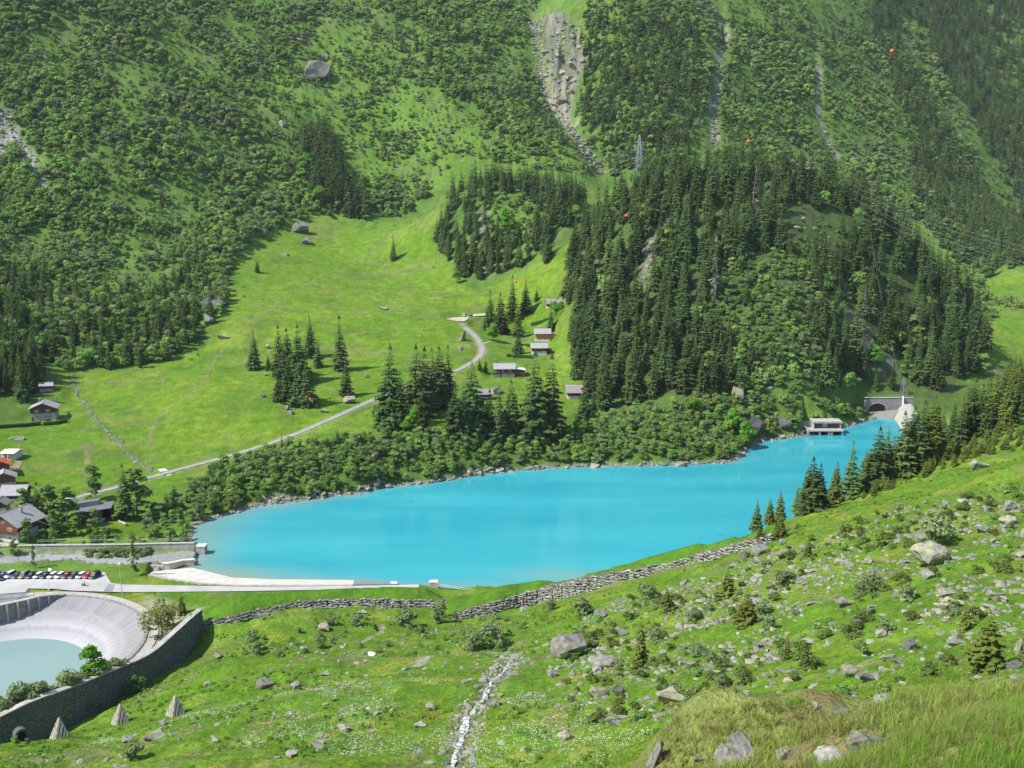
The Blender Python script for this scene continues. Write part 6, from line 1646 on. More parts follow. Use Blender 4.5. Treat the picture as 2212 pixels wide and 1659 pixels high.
for k in order[:n_ind]:
    p, h, lb_, gr_ = cand[k]
    STAND.setdefault(gr_, []).append((plant('spruce', p, h, lb_, 'spruce', 'spruce_tree', gr_, .95 + .4 * random.random()), p))
KMARKS = [(1543,600,'the bare grey dead spruce'),(1650,440,'the two grey dying spruces'),(1750,500,'the rocky clearing'),(1405,560,'the bare rock rib'),(1379,400,'the left pylon'),(1748,400,'the right pylon'),(1650,650,'the sunny bush gap'),(1240,740,'the white car on the grass'),(1250,600,'the uppermost chalet'),(1245,860,'the lone hut'),(1500,860,'the bright lower tree'),(1780,880,'the intake house'),(1900,850,'the tunnel arch'),(1870,750,'the shaded rock path'),(2060,740,'the valley meadow'),(1960,560,'the right skyline rock')]
name_by_place(STAND.get('spruces covering the wooded knoll', []), KMARKS, 'knoll forest spruce, %s %s %s')
name_by_place(STAND.get('spruces of the shaded corner wood', []), [(100,845,'the stone barn'),(0,700,'the left picture edge'),(60,760,'the shaded corner')], 'dark spruce of the shaded corner wood, %s one %s %s')
name_by_place(STAND.get('spruces on the small rocky knoll', []), [(988,600,'the round bright tree'),(1100,480,'the pale green tree'),(945,500,'the meadow corner spruce'),(1240,470,'the right bright tree')], 'dark spruce of the small knoll, %s one %s %s')
name_by_place(STAND.get('spruces in the wood left of the meadow', []), [(457,665,'the big shaded boulder'),(155,810,'the ditch head'),(300,800,'the wood edge corner')], 'spruce of the wood left of the meadow, %s one %s %s')
name_by_place(STAND.get('spruces of the narrow stand above the meadow', []), [(690,440,'its lower bright tree'),(660,370,'its left bright tree'),(770,470,'the meadow top')], 'spruce of the narrow stand, %s one %s %s')
# --- the rest of the woods as masses
def scatter(name, kind, P_, scale, seed, sxy=None):
    if len(P_) == 0: return
    r_ = np.random.default_rng(seed); n = len(P_)
    me = bpy.data.meshes.new(name); me.vertices.add(n); me.vertices.foreach_set('co', np.asarray(P_, np.float32).ravel())
    for an, typ, val in (('sc', 'FLOAT_VECTOR', np.stack([scale * r_.uniform(.8, 1.35, n), scale * r_.uniform(.8, 1.35, n), scale], 1).ravel()), ('rz', 'FLOAT', r_.uniform(0, 6.283, n)), ('pick', 'INT', r_.integers(0, 1000, n))):
        a_ = me.attributes.new(an, typ, 'POINT'); a_.data.foreach_set('vector' if typ == 'FLOAT_VECTOR' else 'value', np.asarray(val, np.int32 if typ == 'INT' else np.float32))
    o = bpy.data.objects.new(name, me); COL.objects.link(o); o['kind'] = 'stuff'
    if kind not in SRC:
        sc_ = bpy.data.collections.new('source_' + kind)
        for q in PROTO[kind][0]:
            oo = bpy.data.objects.new('source', q); sc_.objects.link(oo)
        SRC[kind] = sc_
    ng = bpy.data.node_groups.new(name, 'GeometryNodeTree')
    ng.interface.new_socket('Geometry', in_out='INPUT', socket_type='NodeSocketGeometry'); ng.interface.new_socket('Geometry', in_out='OUTPUT', socket_type='NodeSocketGeometry')
    gi = ng.nodes.new('NodeGroupInput'); gout = ng.nodes.new('NodeGroupOutput'); ip = ng.nodes.new('GeometryNodeInstanceOnPoints'); ci = ng.nodes.new('GeometryNodeCollectionInfo')
    ci.inputs['Collection'].default_value = SRC[kind]; ci.inputs['Separate Children'].default_value = True; ci.inputs['Reset Children'].default_value = True
    ip.inputs['Pick Instance'].default_value = True
    def attr(nm, typ):
        q = ng.nodes.new('GeometryNodeInputNamedAttribute'); q.data_type = typ; q.inputs['Name'].default_value = nm; return q.outputs['Attribute']
    ce = ng.nodes.new('ShaderNodeCombineXYZ'); L_ = ng.links
    L_.new(attr('rz', 'FLOAT'), ce.inputs[2]); L_.new(ce.outputs[0], ip.inputs['Rotation'])
    L_.new(attr('sc', 'FLOAT_VECTOR'), ip.inputs['Scale'])
    L_.new(attr('pick', 'INT'), ip.inputs['Instance Index']); L_.new(ci.outputs[0], ip.inputs['Instance'])
    L_.new(gi.outputs[0], ip.inputs['Points']); L_.new(ip.outputs[0], gout.inputs[0])
    o.modifiers.new('scatter', 'NODES').node_group = ng
    return o
SRC = {}
rest = [k for k in range(len(cand)) if k not in pick]
RP = np.array([cand[k][0] for k in rest]); RH = np.array([cand[k][1] for k in rest])
nearm = np.hypot(RP[:, 0], RP[:, 1]) < 900
scatter('spruce_forest', 'spruce', RP[nearm], RH[nearm] / 20, 1)
scatter('far_spruce_forest', 'spruce_far', RP[~nearm], RH[~nearm] / 20, 2)
# --- right hand wood on the near slope
listed('right', [(1634,1140,1080,'slim spruce at the lower left end of the row on the near shore'),(1662,1130,1075,'spruce second from the left end of the near shore row'),(1684,1125,1056,'bluish spruce third from the left in the near shore row'),(1752,1108,985,'tall open spruce at the middle of the near shore row, left of a twin'),
    (1769,1102,1000,'brownish spruce right next to the tall open one on the near shore'),(1804,1089,997,'dark spruce left of the bright larch on the near shore'),(1867,1060,967,'thin half dead spruce right of the bright larch'),(1894,1057,920,'big dark spruce before the far lake end'),(1947,1030,886,'big broad spruce hiding the white concrete ramp'),(1878,1062,985,'short spruce filling the gap right of the larch'),(1925,1040,940,'spruce between the two big ones before the far lake end'),(1968,1018,874,'spruce right of the big broad one, its top before the ramp'),(1990,1010,862,'tall spruce at the left corner of the near wood'),(2012,1002,852,'second tall spruce inside the left corner of the near wood')], 'spruce', 'spruce_tree')
listed('larch', [(1719,1116,1045,'slim light green larch among the spruces of the near shore row'),(1837,1078,950,'bright green larch standing tall in the near shore row'),(1912,1040,915,'pale larch half hidden behind the big dark spruce')], 'larch', 'larch_tree')
rp = []
r_ = np.random.default_rng(77)
for k in range(4000):
    x, y = r_.uniform(120, 275), r_.uniform(300, 450)
    u_, v_ = proj(np.array([x, y, float(HT(x, y))]))
    if 1960 < u_ < 2290 and y > 322 - (u_ - 2100) * .06 and HT(x, y) > 4 and all((x - q[0]) ** 2 + (y - q[1]) ** 2 > 20 for q in rp):
        rp.append((x, y, float(HT(x, y))))
    if len(rp) > 190: break
rp = np.array(rp); rh = r_.uniform(14, 23, len(rp)); v = seen(rp, rh + 2)
rp, rh = rp[v], rh[v]
NW = [(plant('right', p, h, 'yellow green spruce of the dense near wood', 'spruce', 'young_wood_spruce', 'spruces of the near wood on the right'), p) for p, h in zip(rp[:240], rh[:240])]
name_by_place(NW, [(1947,1000,'the big broad spruce'),(2060,980,'the low left wood edge'),(2120,985,'the grassy wood foot'),(2200,975,'the right picture edge'),(2110,880,'the middle of the wood'),(2190,850,'the upper right wood corner')], 'yellow green spruce of the near wood, %s %s %s')
listed('dead', [(1542,672,510,'bare grey dead spruce in the middle of the wooded knoll', None, 480),(1628,503,360,'grey dying spruce near the knoll top, left one of two', None, 600),(1671,450,345,'grey dying spruce near the knoll top, right one of two', None, 600),(1866,690,612,'reddish bare spruce on the shaded right flank of the knoll', None, 560)], 'dead spruce', 'dead_spruce')
listed('young', [(2129,1450,1317,'large bushy young spruce at the right edge of the boulder slope', 1.5),(2084,1362,1303,'young spruce just behind the large bushy one on the right'),(1902,1180,1130,'bushy little spruce on the slope near the big flat boulder', 1.3),(1685,1163,1107,'thick little spruce at the upper end of the long drystone bank', 1.2),(1640,1168,1132,'small dark spruce on the top of the long drystone bank'),(1720,1148,1122,'tiny spruce at the bank end right of the thick little one'),(1820,1150,1125,'tiny spruce alone on the stony grass below the wood'),(1953,1280,1240,'tiny dark spruce in the middle of the boulder slope'),(1382,1440,1330,'ragged young spruce among boulders below the long bank', .9),(1570,1290,1225,'pair of crowded low spruces among the boulders', 1.4),(1612,1350,1275,'broad low spruce among boulders in the centre right', 1.5),(1700,1425,1375,'low spruce beside grey slabs on the boulder slope', 1.2),
    (1440,1320,1270,'low dark spruce thicket below the long bank', 1.6),(1745,1205,1160,'thin pale young conifer on the stony pasture'),(393,1326,1276,'small pointed spruce beside the bronze bush at the wall end')], 'young spruce', 'young_spruce')
# --- broadleaved trees and bushes picked out one by one
listed('maple', [(900,935,880,'bright green bush between the front spruces left of the hamlet',1.0),(878,940,905,'bright green bush at the left foot of the spruce row'),(988,612,582,'round bright green tree on the upper right of the meadow'),(1064,737,698,'round green tree beside the hamlet lane'),(1200,690,648,'light green maple in front of the uppermost chalet'),(1213,672,650,'second light green maple right beside the first one'),(1068,815,795,'small bright tree in front of the balcony of the blue winged chalet'),(1252,945,905,'bright maple below the lone hut'),(1580,935,880,'tall bright tree at the knoll foot near the shore'),(1608,965,910,'bright round tree at the tip of the wooded shore'),(1500,900,855,'bright green tree on the lower slope of the knoll'),(1360,800,765,'small bright tree between the knoll spruces'),(1890,790,745,'bright green tree on the shaded flank of the knoll'),(690,450,400,'bright green tree at the foot of the narrow spruce stand'),(660,390,330,'bright green tree left of the narrow spruce stand'),(1095,500,450,'pale green tree on the small rocky knoll'),(1240,480,440,'bright tree right of the small knoll spruces')], 'tree', 'maple_tree')
listed('birch', [q if len(q) > 4 else q + (1.75,) for q in [(207,1082,1009,'tall birch left of the dark conifer beside the black hall'),(297,1114,1010,'tall birch right of the dark conifer beside the black hall'),(60,1145,1055,'birch left of the dark spruce near the big gabled chalet'),(110,1140,1050,'birch right of the dark spruce near the big gabled chalet'),(145,1143,1052,'birch standing before the lane left of the black hall'),(120,1160,1100,'low birch above the river wall'),(205,1150,1100,'small birch in front of the black hall'),(165,1158,1115,'bushy birch on the lawn left of the black hall front'),(292,1244,1164,'thin birch leaning on the lawn by the river mouth',.7),(73,1228,1180,'sparse birch on the lawn behind the parked cars',.7),(60,1172,1120,'birch crowding the corner of the big gabled chalet'),(30,1200,1165,'small tree on the river bank at the left edge')]], 'birch', 'birch_tree')
listed('bronze', [(349,1374,1299,'big bronze tinted bush at the end of the dark wall',1.25)], 'bush', 'bronze_bush')
BW = [(247,1437,1398),(136,1474,1428),(160,1462,1430),(77,1496,1440),(35,1508,1455),(8,1530,1462),(108,1484,1455),(176,1455,1425),(225,1443,1410),(55,1500,1470),(298,1496,1456),(187,1542,1515),(142,1560,1528),(238,1518,1492),(212,1532,1505),(35,1612,1590),(60,1608,1594),(20,1520,1490),(270,1425,1405)]
WT_ = ['by the basin water at the upper wall part','left of the bright tree by the wall','between bright tree and wall coping','spreading over the wall coping in the middle left','leaning over the water in the left corner','at the left edge behind the wall coping','low behind the wall coping','beside the bright tree root','right of the bright tree behind the wall','thin one behind the left wall part','clinging below the wall, right of the middle pyramid','below the wall between the left and middle pyramid','below the wall just behind the left pyramid','in the wall shadow above the middle pyramid','in the wall shadow left of the middle pyramid','beside the arched drain','right of the arched drain','against the left edge coping','at the basin railing end']
def behind_wall(u, v, vt, back=3.0):
    k = int(np.argmin(np.abs(proj(WALL_TOP)[0] - u))); y = WALL_TOP[k, 1] + back
    p = at_y(u, v, y); p[2] = float(HT(p[0], p[1]))
    return p, max(1.5, (at_y(u, vt, y)[2] - p[2]) * .9)
for (u, v, vt), w_ in zip(BW, WT_):
    if 'below the wall' in w_ or 'shadow' in w_ or 'drain' in w_:
        listed('alder', [(u, v, vt, 'green bush ' + w_)], 'bush', 'leafy_bush')
    else:
        p, h = behind_wall(u, v, vt)
        plant('willow' if len(w_) % 3 else 'alder', p, h * .62, 'green bush ' + w_, 'bush', 'leafy_bush')
p, h = behind_wall(196, 1445, 1389, 4)
plant('maple', p, h, 'bright green tree behind the dark wall beside the basin water', 'tree', 'maple_tree')
NS = [(880,1355,1318,'grey green willow bush above the crossing of the near paths'),(955,1345,1310,'large willow bush below the left end of the long bank'),(770,1350,1325,'wide dry willow bush below the level stone bank'),(715,1350,1330,'thin willow bush left of the wide dry one'),(560,1415,1390,'dry willow bush on the left pasture'),(545,1385,1362,'low willow bush above the grey block on the left pasture'),(690,1400,1378,'low bush in the middle of the left pasture'),(1020,1405,1370,'willow thicket left of the stream head'),(1060,1395,1350,'willow thicket above the stream head'),(1255,1330,1295,'round willow tree bush above the big grey boulder'),(1185,1322,1300,'small dark willow below the long bank'),(1400,1300,1262,'willow bush beside dark spruces on the slope'),(1690,1268,1235,'grey willow on the rubble of the slope'),(1660,1360,1335,'willow in the rubble centre right'),(1880,1280,1240,'willow bush above the big flat boulder'),(2022,1180,1120,'tall grey willow left above the big flat boulder',),(1962,1300,1270,'willow between boulders right of centre'),(1860,1065,1040,'round willow bush at the foot of the near shore trees'),(1650,1330,1300,'low willow beside a boulder row'),(1420,1390,1362,'willow behind the slab boulders'),(1500,1340,1315,'willow in the middle of the rubble'),(290,1640,1605,'dark low bush at the bottom left of the pasture')]
listed('willow', NS, 'bush', 'willow_bush')
# --- bush masses: the largest ones singly, the rest joined
bc = []
def add_bushes(P_, hlo, hhi, label, group, seed):
    r_ = np.random.default_rng(seed); h = hlo + (hhi - hlo) * r_.beta(1.3, 1.6, len(P_)) * 1.15
    g_ = fbm(P_[:, 0], P_[:, 1], 42, 3, 601) + .5 * fbm(P_[:, 0], P_[:, 1], 15, 2, 602)
    if len(P_) and np.median(np.hypot(P_[:, 0], P_[:, 1])) > 760:
        gap = g_ < -.14 + r_.normal(0, .10, len(P_)); k = ~gap | (r_.uniform(size=len(P_)) < .80); h = np.where(gap, h * r_.uniform(.34, .72, len(P_)), h * (1 + .8 * np.clip(g_, -.3, .5))); P_, h, g_ = P_[k], h[k], g_[k]
    P_, h = off_gully(P_, h); v = seen(P_, h)
    for p, hh in zip(P_[v], h[v]): bc.append((p, hh, label, group))
BELT = [(405,1135),(425,1060),(470,1015),(560,985),(640,968),(740,955),(850,945),(960,950),(1100,955),(1250,925),(1400,885),(1480,872),(1560,862),(1640,858),(1740,860),(1860,878),(1870,900),(1740,938),(1640,952),(1612,970),(1580,997),(1400,1004),(1100,1016),(900,1045),(700,1072),(560,1090),(470,1108)]
BEACHP = [(455,1140),(480,1110),(560,1082),(640,1070),(665,1090),(560,1105),(500,1125),(440,1155)]
add_bushes(region(BELT, 350, 600, 4.0, .06, seed=21, hole=[BEACHP]), 3.0, 6.2, 'leafy alder bush in the dense belt along the lake shore', 'bushes of the lake shore belt', 21)
add_bushes(region(KGAP, 500, 760, 4.6, .08, seed=20), 4, 8, 'bright leafy bush in the sunny gap among the knoll spruces', 'bushes in the sunny gap of the knoll', 20)
add_bushes(region(KHOLES[1], 500, 760, 5.0, .1, seed=22), 3.5, 7, 'bright leafy bush in the sunny gap among the knoll spruces', 'bushes in the sunny gap of the knoll', 22)
add_bushes(region(KF, 505, 820, 24, .35, seed=40, hole=KHOLES + [KGAP]), 9, 15, 'broadleaved tree standing among the spruces of the knoll', 'broadleaved trees on the knoll', 40)
add_bushes(region([(1760,600),(1850,600),(1960,700),(2060,760),(2020,840),(1930,840),(1830,700)], 505, 800, 11, .3, seed=41), 5, 11, 'broadleaved tree on the right flank of the knoll', 'broadleaved trees on the right flank', 41)
add_bushes(region([(1055,430),(1165,420),(1160,520),(1090,540),(1055,510)], 760, 960, 6, .2, seed=23), 3, 6, 'bush on the rocky slope of the small knoll', 'bushes on the small knoll', 23)
add_bushes(region([(300,1120),(420,1040),(410,1150),(400,1172),(320,1178)], 330, 440, 4.5, .15, seed=24), 3, 5, 'bush between the river wall and the lake shore', 'bushes at the river mouth', 24)
add_bushes(region([(1700,560),(1790,570),(1830,640),(1900,760),(1880,790),(1800,720)], 540, 760, 6, .35, seed=25), 2, 4.5, 'low bush on the rocky shaded part of the knoll', 'low bushes on the shaded knoll', 25)
MEADHOLE = [MEADOW_S]
LW2 = [(-30,480),(200,480),(480,500),(620,480),(560,520),(500,560),(488,640),(470,700),(420,745),(340,785),(200,803),(140,800),(80,760),(-30,840)]
add_bushes(region(LW2, 430, 980, 5.6, .08, seed=26), 4.5, 9, 'broadleaved tree of the mixed wood left of the meadow', 'broadleaved trees left of the meadow', 26)
LS = [(-30,-30),(900,-30),(1000,150),(1120,280),(1300,370),(1250,380),(1000,340),(940,400),(880,470),(800,470),(740,470),(680,470),(600,500),(480,510),(200,490),(-30,500)]
SC_P = [(-10,230),(20,235),(40,290),(70,330),(90,370),(130,440),(95,430),(60,360),(30,320),(-10,330)]
SL_H = [(700,40),(800,60),(1000,250),(1130,320),(1280,372),(1000,330),(900,440),(760,400),(760,330),(690,250),(600,170)]
add_bushes(region(LS, 700, 1500, 6.6, .04, seed=27, hole=[SL_H, SC_P]), 4.5, 9.5, 'leafy bush on the wide bushy mountainside at the upper left', 'bushes of the upper left mountainside', 27)
add_bushes(region(SL_H, 850, 1350, 6.6, .2, seed=28), 2.6, 7, 'bush scattered on the lighter grassy slope above the meadow', 'bushes on the grassy slope', 28)
CR = [(880,-30),(1160,-30),(1175,180),(1230,270),(1310,365),(1120,290),(1000,200)]
CR2 = [(1265,-30),(1550,-30),(1900,-30),(1930,60),(2080,330),(2180,470),(2100,560),(1990,480),(1900,450),(1700,420),(1450,420),(1330,400),(1270,330),(1240,260),(1262,120)]
add_bushes(region(CR, 900, 1700, 6.2, .03, seed=29), 5, 10, 'broadleaved tree on the slope left of the stony gully', 'broadleaved trees left of the gully', 29)
GU = [[(1545,0),(1570,0),(1572,100),(1558,200),(1552,330),(1530,330),(1530,200),(1548,100)], [(1755,90),(1772,90),(1782,260),(1810,340),(1780,330),(1762,240)]]
add_bushes(region(CR2, 900, 1950, 6.8, .05, seed=30, hole=GU), 4, 9, 'broadleaved tree on the high slope behind the knoll', 'broadleaved trees behind the knoll', 30)
add_bushes(region([(2030,545),(2125,610),(2145,680),(2130,740),(2085,660)], 650, 1200, 6.5, .15, seed=31), 4, 8, 'grey green tree beside the valley meadow at the right', 'trees by the right valley meadow', 31)
add_bushes(region([(2110,660),(2200,640),(2212,670),(2120,690)], 650, 1100, 7, .3, seed=32), 4, 7, 'bush on the valley meadow at the right', 'bushes on the right valley meadow', 32)
for k_, st_ in enumerate(STRIPE):
    add_bushes(region(st_, 880, 2300, 8.5, .05, seed=33 + k_), 5, 10, 'broadleaved tree in the light strip between the far spruces', 'broadleaved trees between the far spruces', 33 + k_)
add_bushes(region([(60,1120),(110,1135),(170,1150),(330,1160),(330,1178),(60,1182),(-20,1200),(-20,1178)], 330, 420, 4.2, .45, seed=36), 2.0, 4.2, 'bush on the lawn between the big gabled chalet and the river wall', 'bushes by the river wall', 36)
BR = region([(1850,1080),(1960,1012),(2060,950),(2230,915),(2230,968),(2110,990),(2000,1030),(1900,1072)], 270, 345, 3.0, .25, seed=38)
BRH = np.random.default_rng(38).uniform(1.8, 5.5, len(BR))
NBR = [(plant('young', p, h, 'young spruce on the brow of the near slope', 'young spruce', 'young_spruce', 'young spruces on the brow of the near slope', 1.25), p) for p, h in zip(BR[:110], BRH)]
name_by_place(NBR, [(1870,1065,'the round willow'),(1950,1025,'the big broad spruce'),(2050,965,'the low left wood edge'),(2117,1000,'the long brow boulder'),(2200,950,'the right picture edge')], 'young brow spruce, %s %s %s')
bs_ = np.array([px_size(c_[0], c_[1]) for c_ in bc])
ob = np.argsort(-bs_); bp2 = set(ob[:270].tolist())
for k in ob[:270]:
    p, h, lb_, gr_ = bc[k]
    STAND.setdefault(gr_, []).append((plant('alder', p, h, lb_, 'bush', 'leafy_bush', gr_, 1.0), p))
rest = [k for k in range(len(bc)) if k not in bp2]
RP = np.array([bc[k][0] for k in rest]); RH = np.array([bc[k][1] for k in rest]); dd_ = np.hypot(RP[:, 0], RP[:, 1])
scatter('lakeside_thicket', 'alder', RP[dd_ < 760], RH[dd_ < 760] / 4.5, 11)
far_ = dd_ >= 760
mixn = fbm(RP[:, 0], RP[:, 1], 60, 3, 301) + np.random.default_rng(5).normal(0, .28, len(RP))
scatter('mountainside_thicket', 'alder_far', RP[far_ & (np.abs(mixn) <= .3)], RH[far_ & (np.abs(mixn) <= .3)] / 4.5, 12)
scatter('grey_green_thicket', 'grey_far', RP[far_ & (mixn > .3)], RH[far_ & (mixn > .3)] / 4.5, 13)
scatter('bright_thicket', 'bright_far', RP[far_ & (mixn < -.3)], RH[far_ & (mixn < -.3)] / 4.5, 14)
SM = [(434,1180,'the gate pier'),(362,1030,'the lane culvert'),(610,980,'the lone dark lane spruce'),(730,965,'the small spruce in the bushes'),(804,1000,'the shore boulder'),(850,925,'the left end of the spruce row'),(1002,950,'the twin topped spruce'),(1104,940,'the thin leader spruce'),(1191,950,'the lakeside tall spruces'),(1262,920,'the lone hut spruce'),(1400,920,'the lower knoll slope'),(1500,895,'the bright lower tree'),(1608,965,'the bright tree at the tip'),(1780,930,'the intake house')]
name_by_place(STAND.get('bushes of the lake shore belt', []), SM, 'shore belt bush, %s %s %s')
name_by_place(STAND.get('bushes at the river mouth', []), SM[:2], 'bush near the river mouth, %s one %s %s')
name_by_place(STAND.get('broadleaved trees left of the meadow', []), [(155,810,'the ditch head'),(457,665,'the big shaded boulder'),(648,490,'the meadow top boulders'),(300,800,'the wood edge corner'),(100,600,'the dark left edge'),(330,650,'the middle of the wood')], 'broadleaved tree of the left wood, %s %s %s')
KL = []
for g_, L_ in STAND.items():
    if g_.startswith('bushes of the upper'):
        name_by_place(L_, [(648,490,'the meadow corner boulders'),(560,520,'the upper meadow edge'),(690,440,'the narrow spruce stand'),(300,600,'the left wood')], 'mountainside bush, %s %s %s')
    if g_.startswith('bushes by the river'):
        name_by_place(L_, [(60,1150,'the big gabled chalet'),(203,1130,'the black hall'),(300,1170,'the lawn end')], 'bush near the river wall, %s %s %s')
    if g_.startswith(('bushes in the sunny', 'bushes on the small', 'low bushes', 'broadleaved trees on the')):
        KL += L_
name_by_place(KL, KMARKS + [(1100,480,'the pale green knoll tree')], 'leafy growth on the knoll, %s %s %s')
print('SPRUCES', len(cand), 'BUSHES', len(bc), 'NEARWOOD', len(rp))
# --- clipped hedges
def hedge(line, h, w_, label):
    P_ = trace(line); c_ = P_.mean(0); r_ = np.random.default_rng(int(abs(c_[0] * 7)))
    root = thing('hedge', c_, label, 'hedge')
    L = resample(P_, .4); T = []
    mb = MB(); mb.sweep(rel(root, resample(P_, 2)), [(-w_ / 2 + .15, -.4), (w_ / 2 - .15, -.4), (w_ / 2 - .15, h - .15), (-w_ / 2 + .15, h - .15)][::-1]); mb.build('twig_core', mat('hedge_core', (0.03, 0.045, 0.015), (0.05, 0.07, 0.02), 3, .9), root)
    for p in L:
        for q in range(34):
            n = r_.normal(size=3); a = r_.uniform(-w_ / 2, w_ / 2); z = r_.uniform(0, h); e_ = r_.integers(0, 3)
            pt = np.array([p[0] + r_.uniform(-.3, .3), p[1] + (a if e_ == 2 else (-w_ / 2 if e_ == 0 else w_ / 2)), p[2] + (h if e_ == 2 else z)]) - c_
            t1 = np.cross(n, r_.normal(size=3)); t1 /= np.linalg.norm(t1) + 1e-9; t2 = np.cross(n / np.linalg.norm(n), t1); s = .16
            T += [[pt - t1 * s, pt + t2 * s, pt + t1 * s], [pt - t1 * s, pt + t1 * s, pt - t2 * s]]
    o = bpy.data.objects.new('leaves', tri_mesh('leaves', T, HEDGEM)); COL.objects.link(o); o.parent = root; o['kind'] = 'stuff'
hedge([(-10, 926), (55, 922), (88, 918)], 1.8, 1.4, 'long clipped hedge running to the left edge below the gabled chalet')
hedge([(94, 919), (120, 917), (145, 912)], 1.7, 1.4, 'short clipped hedge in front of the gabled chalet with orange shutters')
hedge([(1108, 772), (1128, 773), (1149, 774)], 1.8, 1.6, 'clipped hedge between the white based chalet and the blue winged one')
hedge([(1095, 770), (1105, 771)], 1.8, 1.6, 'short square piece of hedge left of the longer clipped hedge')
hedge([(1147, 703), (1170, 697), (1190, 689)], 1.9, 1.5, 'dark slanting hedge above the orange chalet')
hedge([(1127, 748), (1146, 748)], 1.6, 1.4, 'small hedge at the left of the white based chalet')

# ------------------------------------------------------------------ boulders and rubble
def boulder_mesh(seed, flat, slab=False):
    r_ = random.Random(seed); bm = rock_mesh(seed, flat, 15 if not slab else 12)
    bmesh.ops.triangulate(bm, faces=bm.faces[:])
    bmesh.ops.subdivide_edges(bm, edges=bm.edges[:], cuts=2, use_grid_fill=True)
    bmesh.ops.triangulate(bm, faces=bm.faces[:])
    bm.normal_update()
    co = np.array([v.co[:] for v in bm.verts]); no = np.array([v.normal[:] for v in bm.verts])
    d = fbm(co[:, 0] * 2.2 + seed, co[:, 1] * 2.2 + co[:, 2] * 3.1, 1.0, 4, seed) * .13 - np.abs(fbm(co[:, 2] * 5 + seed * 3, co[:, 0] * 1.5 + co[:, 1], 1.2, 3, seed + 9)) * .10
    co = co + no * d[:, None]
    for v, c_ in zip(bm.verts, co): v.co = c_
    me = bpy.data.meshes.new('boulder'); bm.to_mesh(me); bm.free()
    return me
BOULD = [boulder_mesh(300 + k, (.75, .6, .9, .5, .65, .8, .42, .7)[k]) for k in range(8)]
BMAT = {}
def boulder_variant(k, m):
    if (k, m.name) not in BMAT:
        me = BOULD[k].copy(); me.materials.append(m); BMAT[(k, m.name)] = me
    return BMAT[(k, m.name)]
ROCK_Y = rockmat('lichened_gneiss', (0.165, 0.158, 0.118), (0.285, 0.272, 0.21), None, (0.285, 0.278, 0.115))
RM = {'g': ROCK, 'p': ROCK_P, 'y': ROCK_Y, 'd': ROCK_DK}
NB = [0]
def boulder(U, V, w_, h_, tone, label, group=None, ymin=8, var=None):
    p = ground(U, V, ymin); dist = math.hypot(p[0], p[1]); W_ = w_ * dist * 1.03 / FPX; Hh = max(.35 * W_, h_ * dist / FPX)
    k = NB[0] % 8 if var is None else var; NB[0] += 1
    o = bpy.data.objects.new('boulder', boulder_variant(k, RM[tone])); COL.objects.link(o)
    zs = .5 * Hh / (.75, .6, .9, .5, .65, .8, .42, .7)[k]
    o.location = (p[0], p[1] + W_ * .15, p[2] + Hh * (.32 if V < 1590 or w_ < 44 else .05)); o.scale = (W_ * .53, W_ * .45, zs * (1.15 if V < 1590 or w_ < 44 else 1.6))
    o.rotation_euler = (0, .12 * math.sin(NB[0]), .5 * math.sin(NB[0] * 2.1))
    tag(o, label, 'boulder', group)
    return o
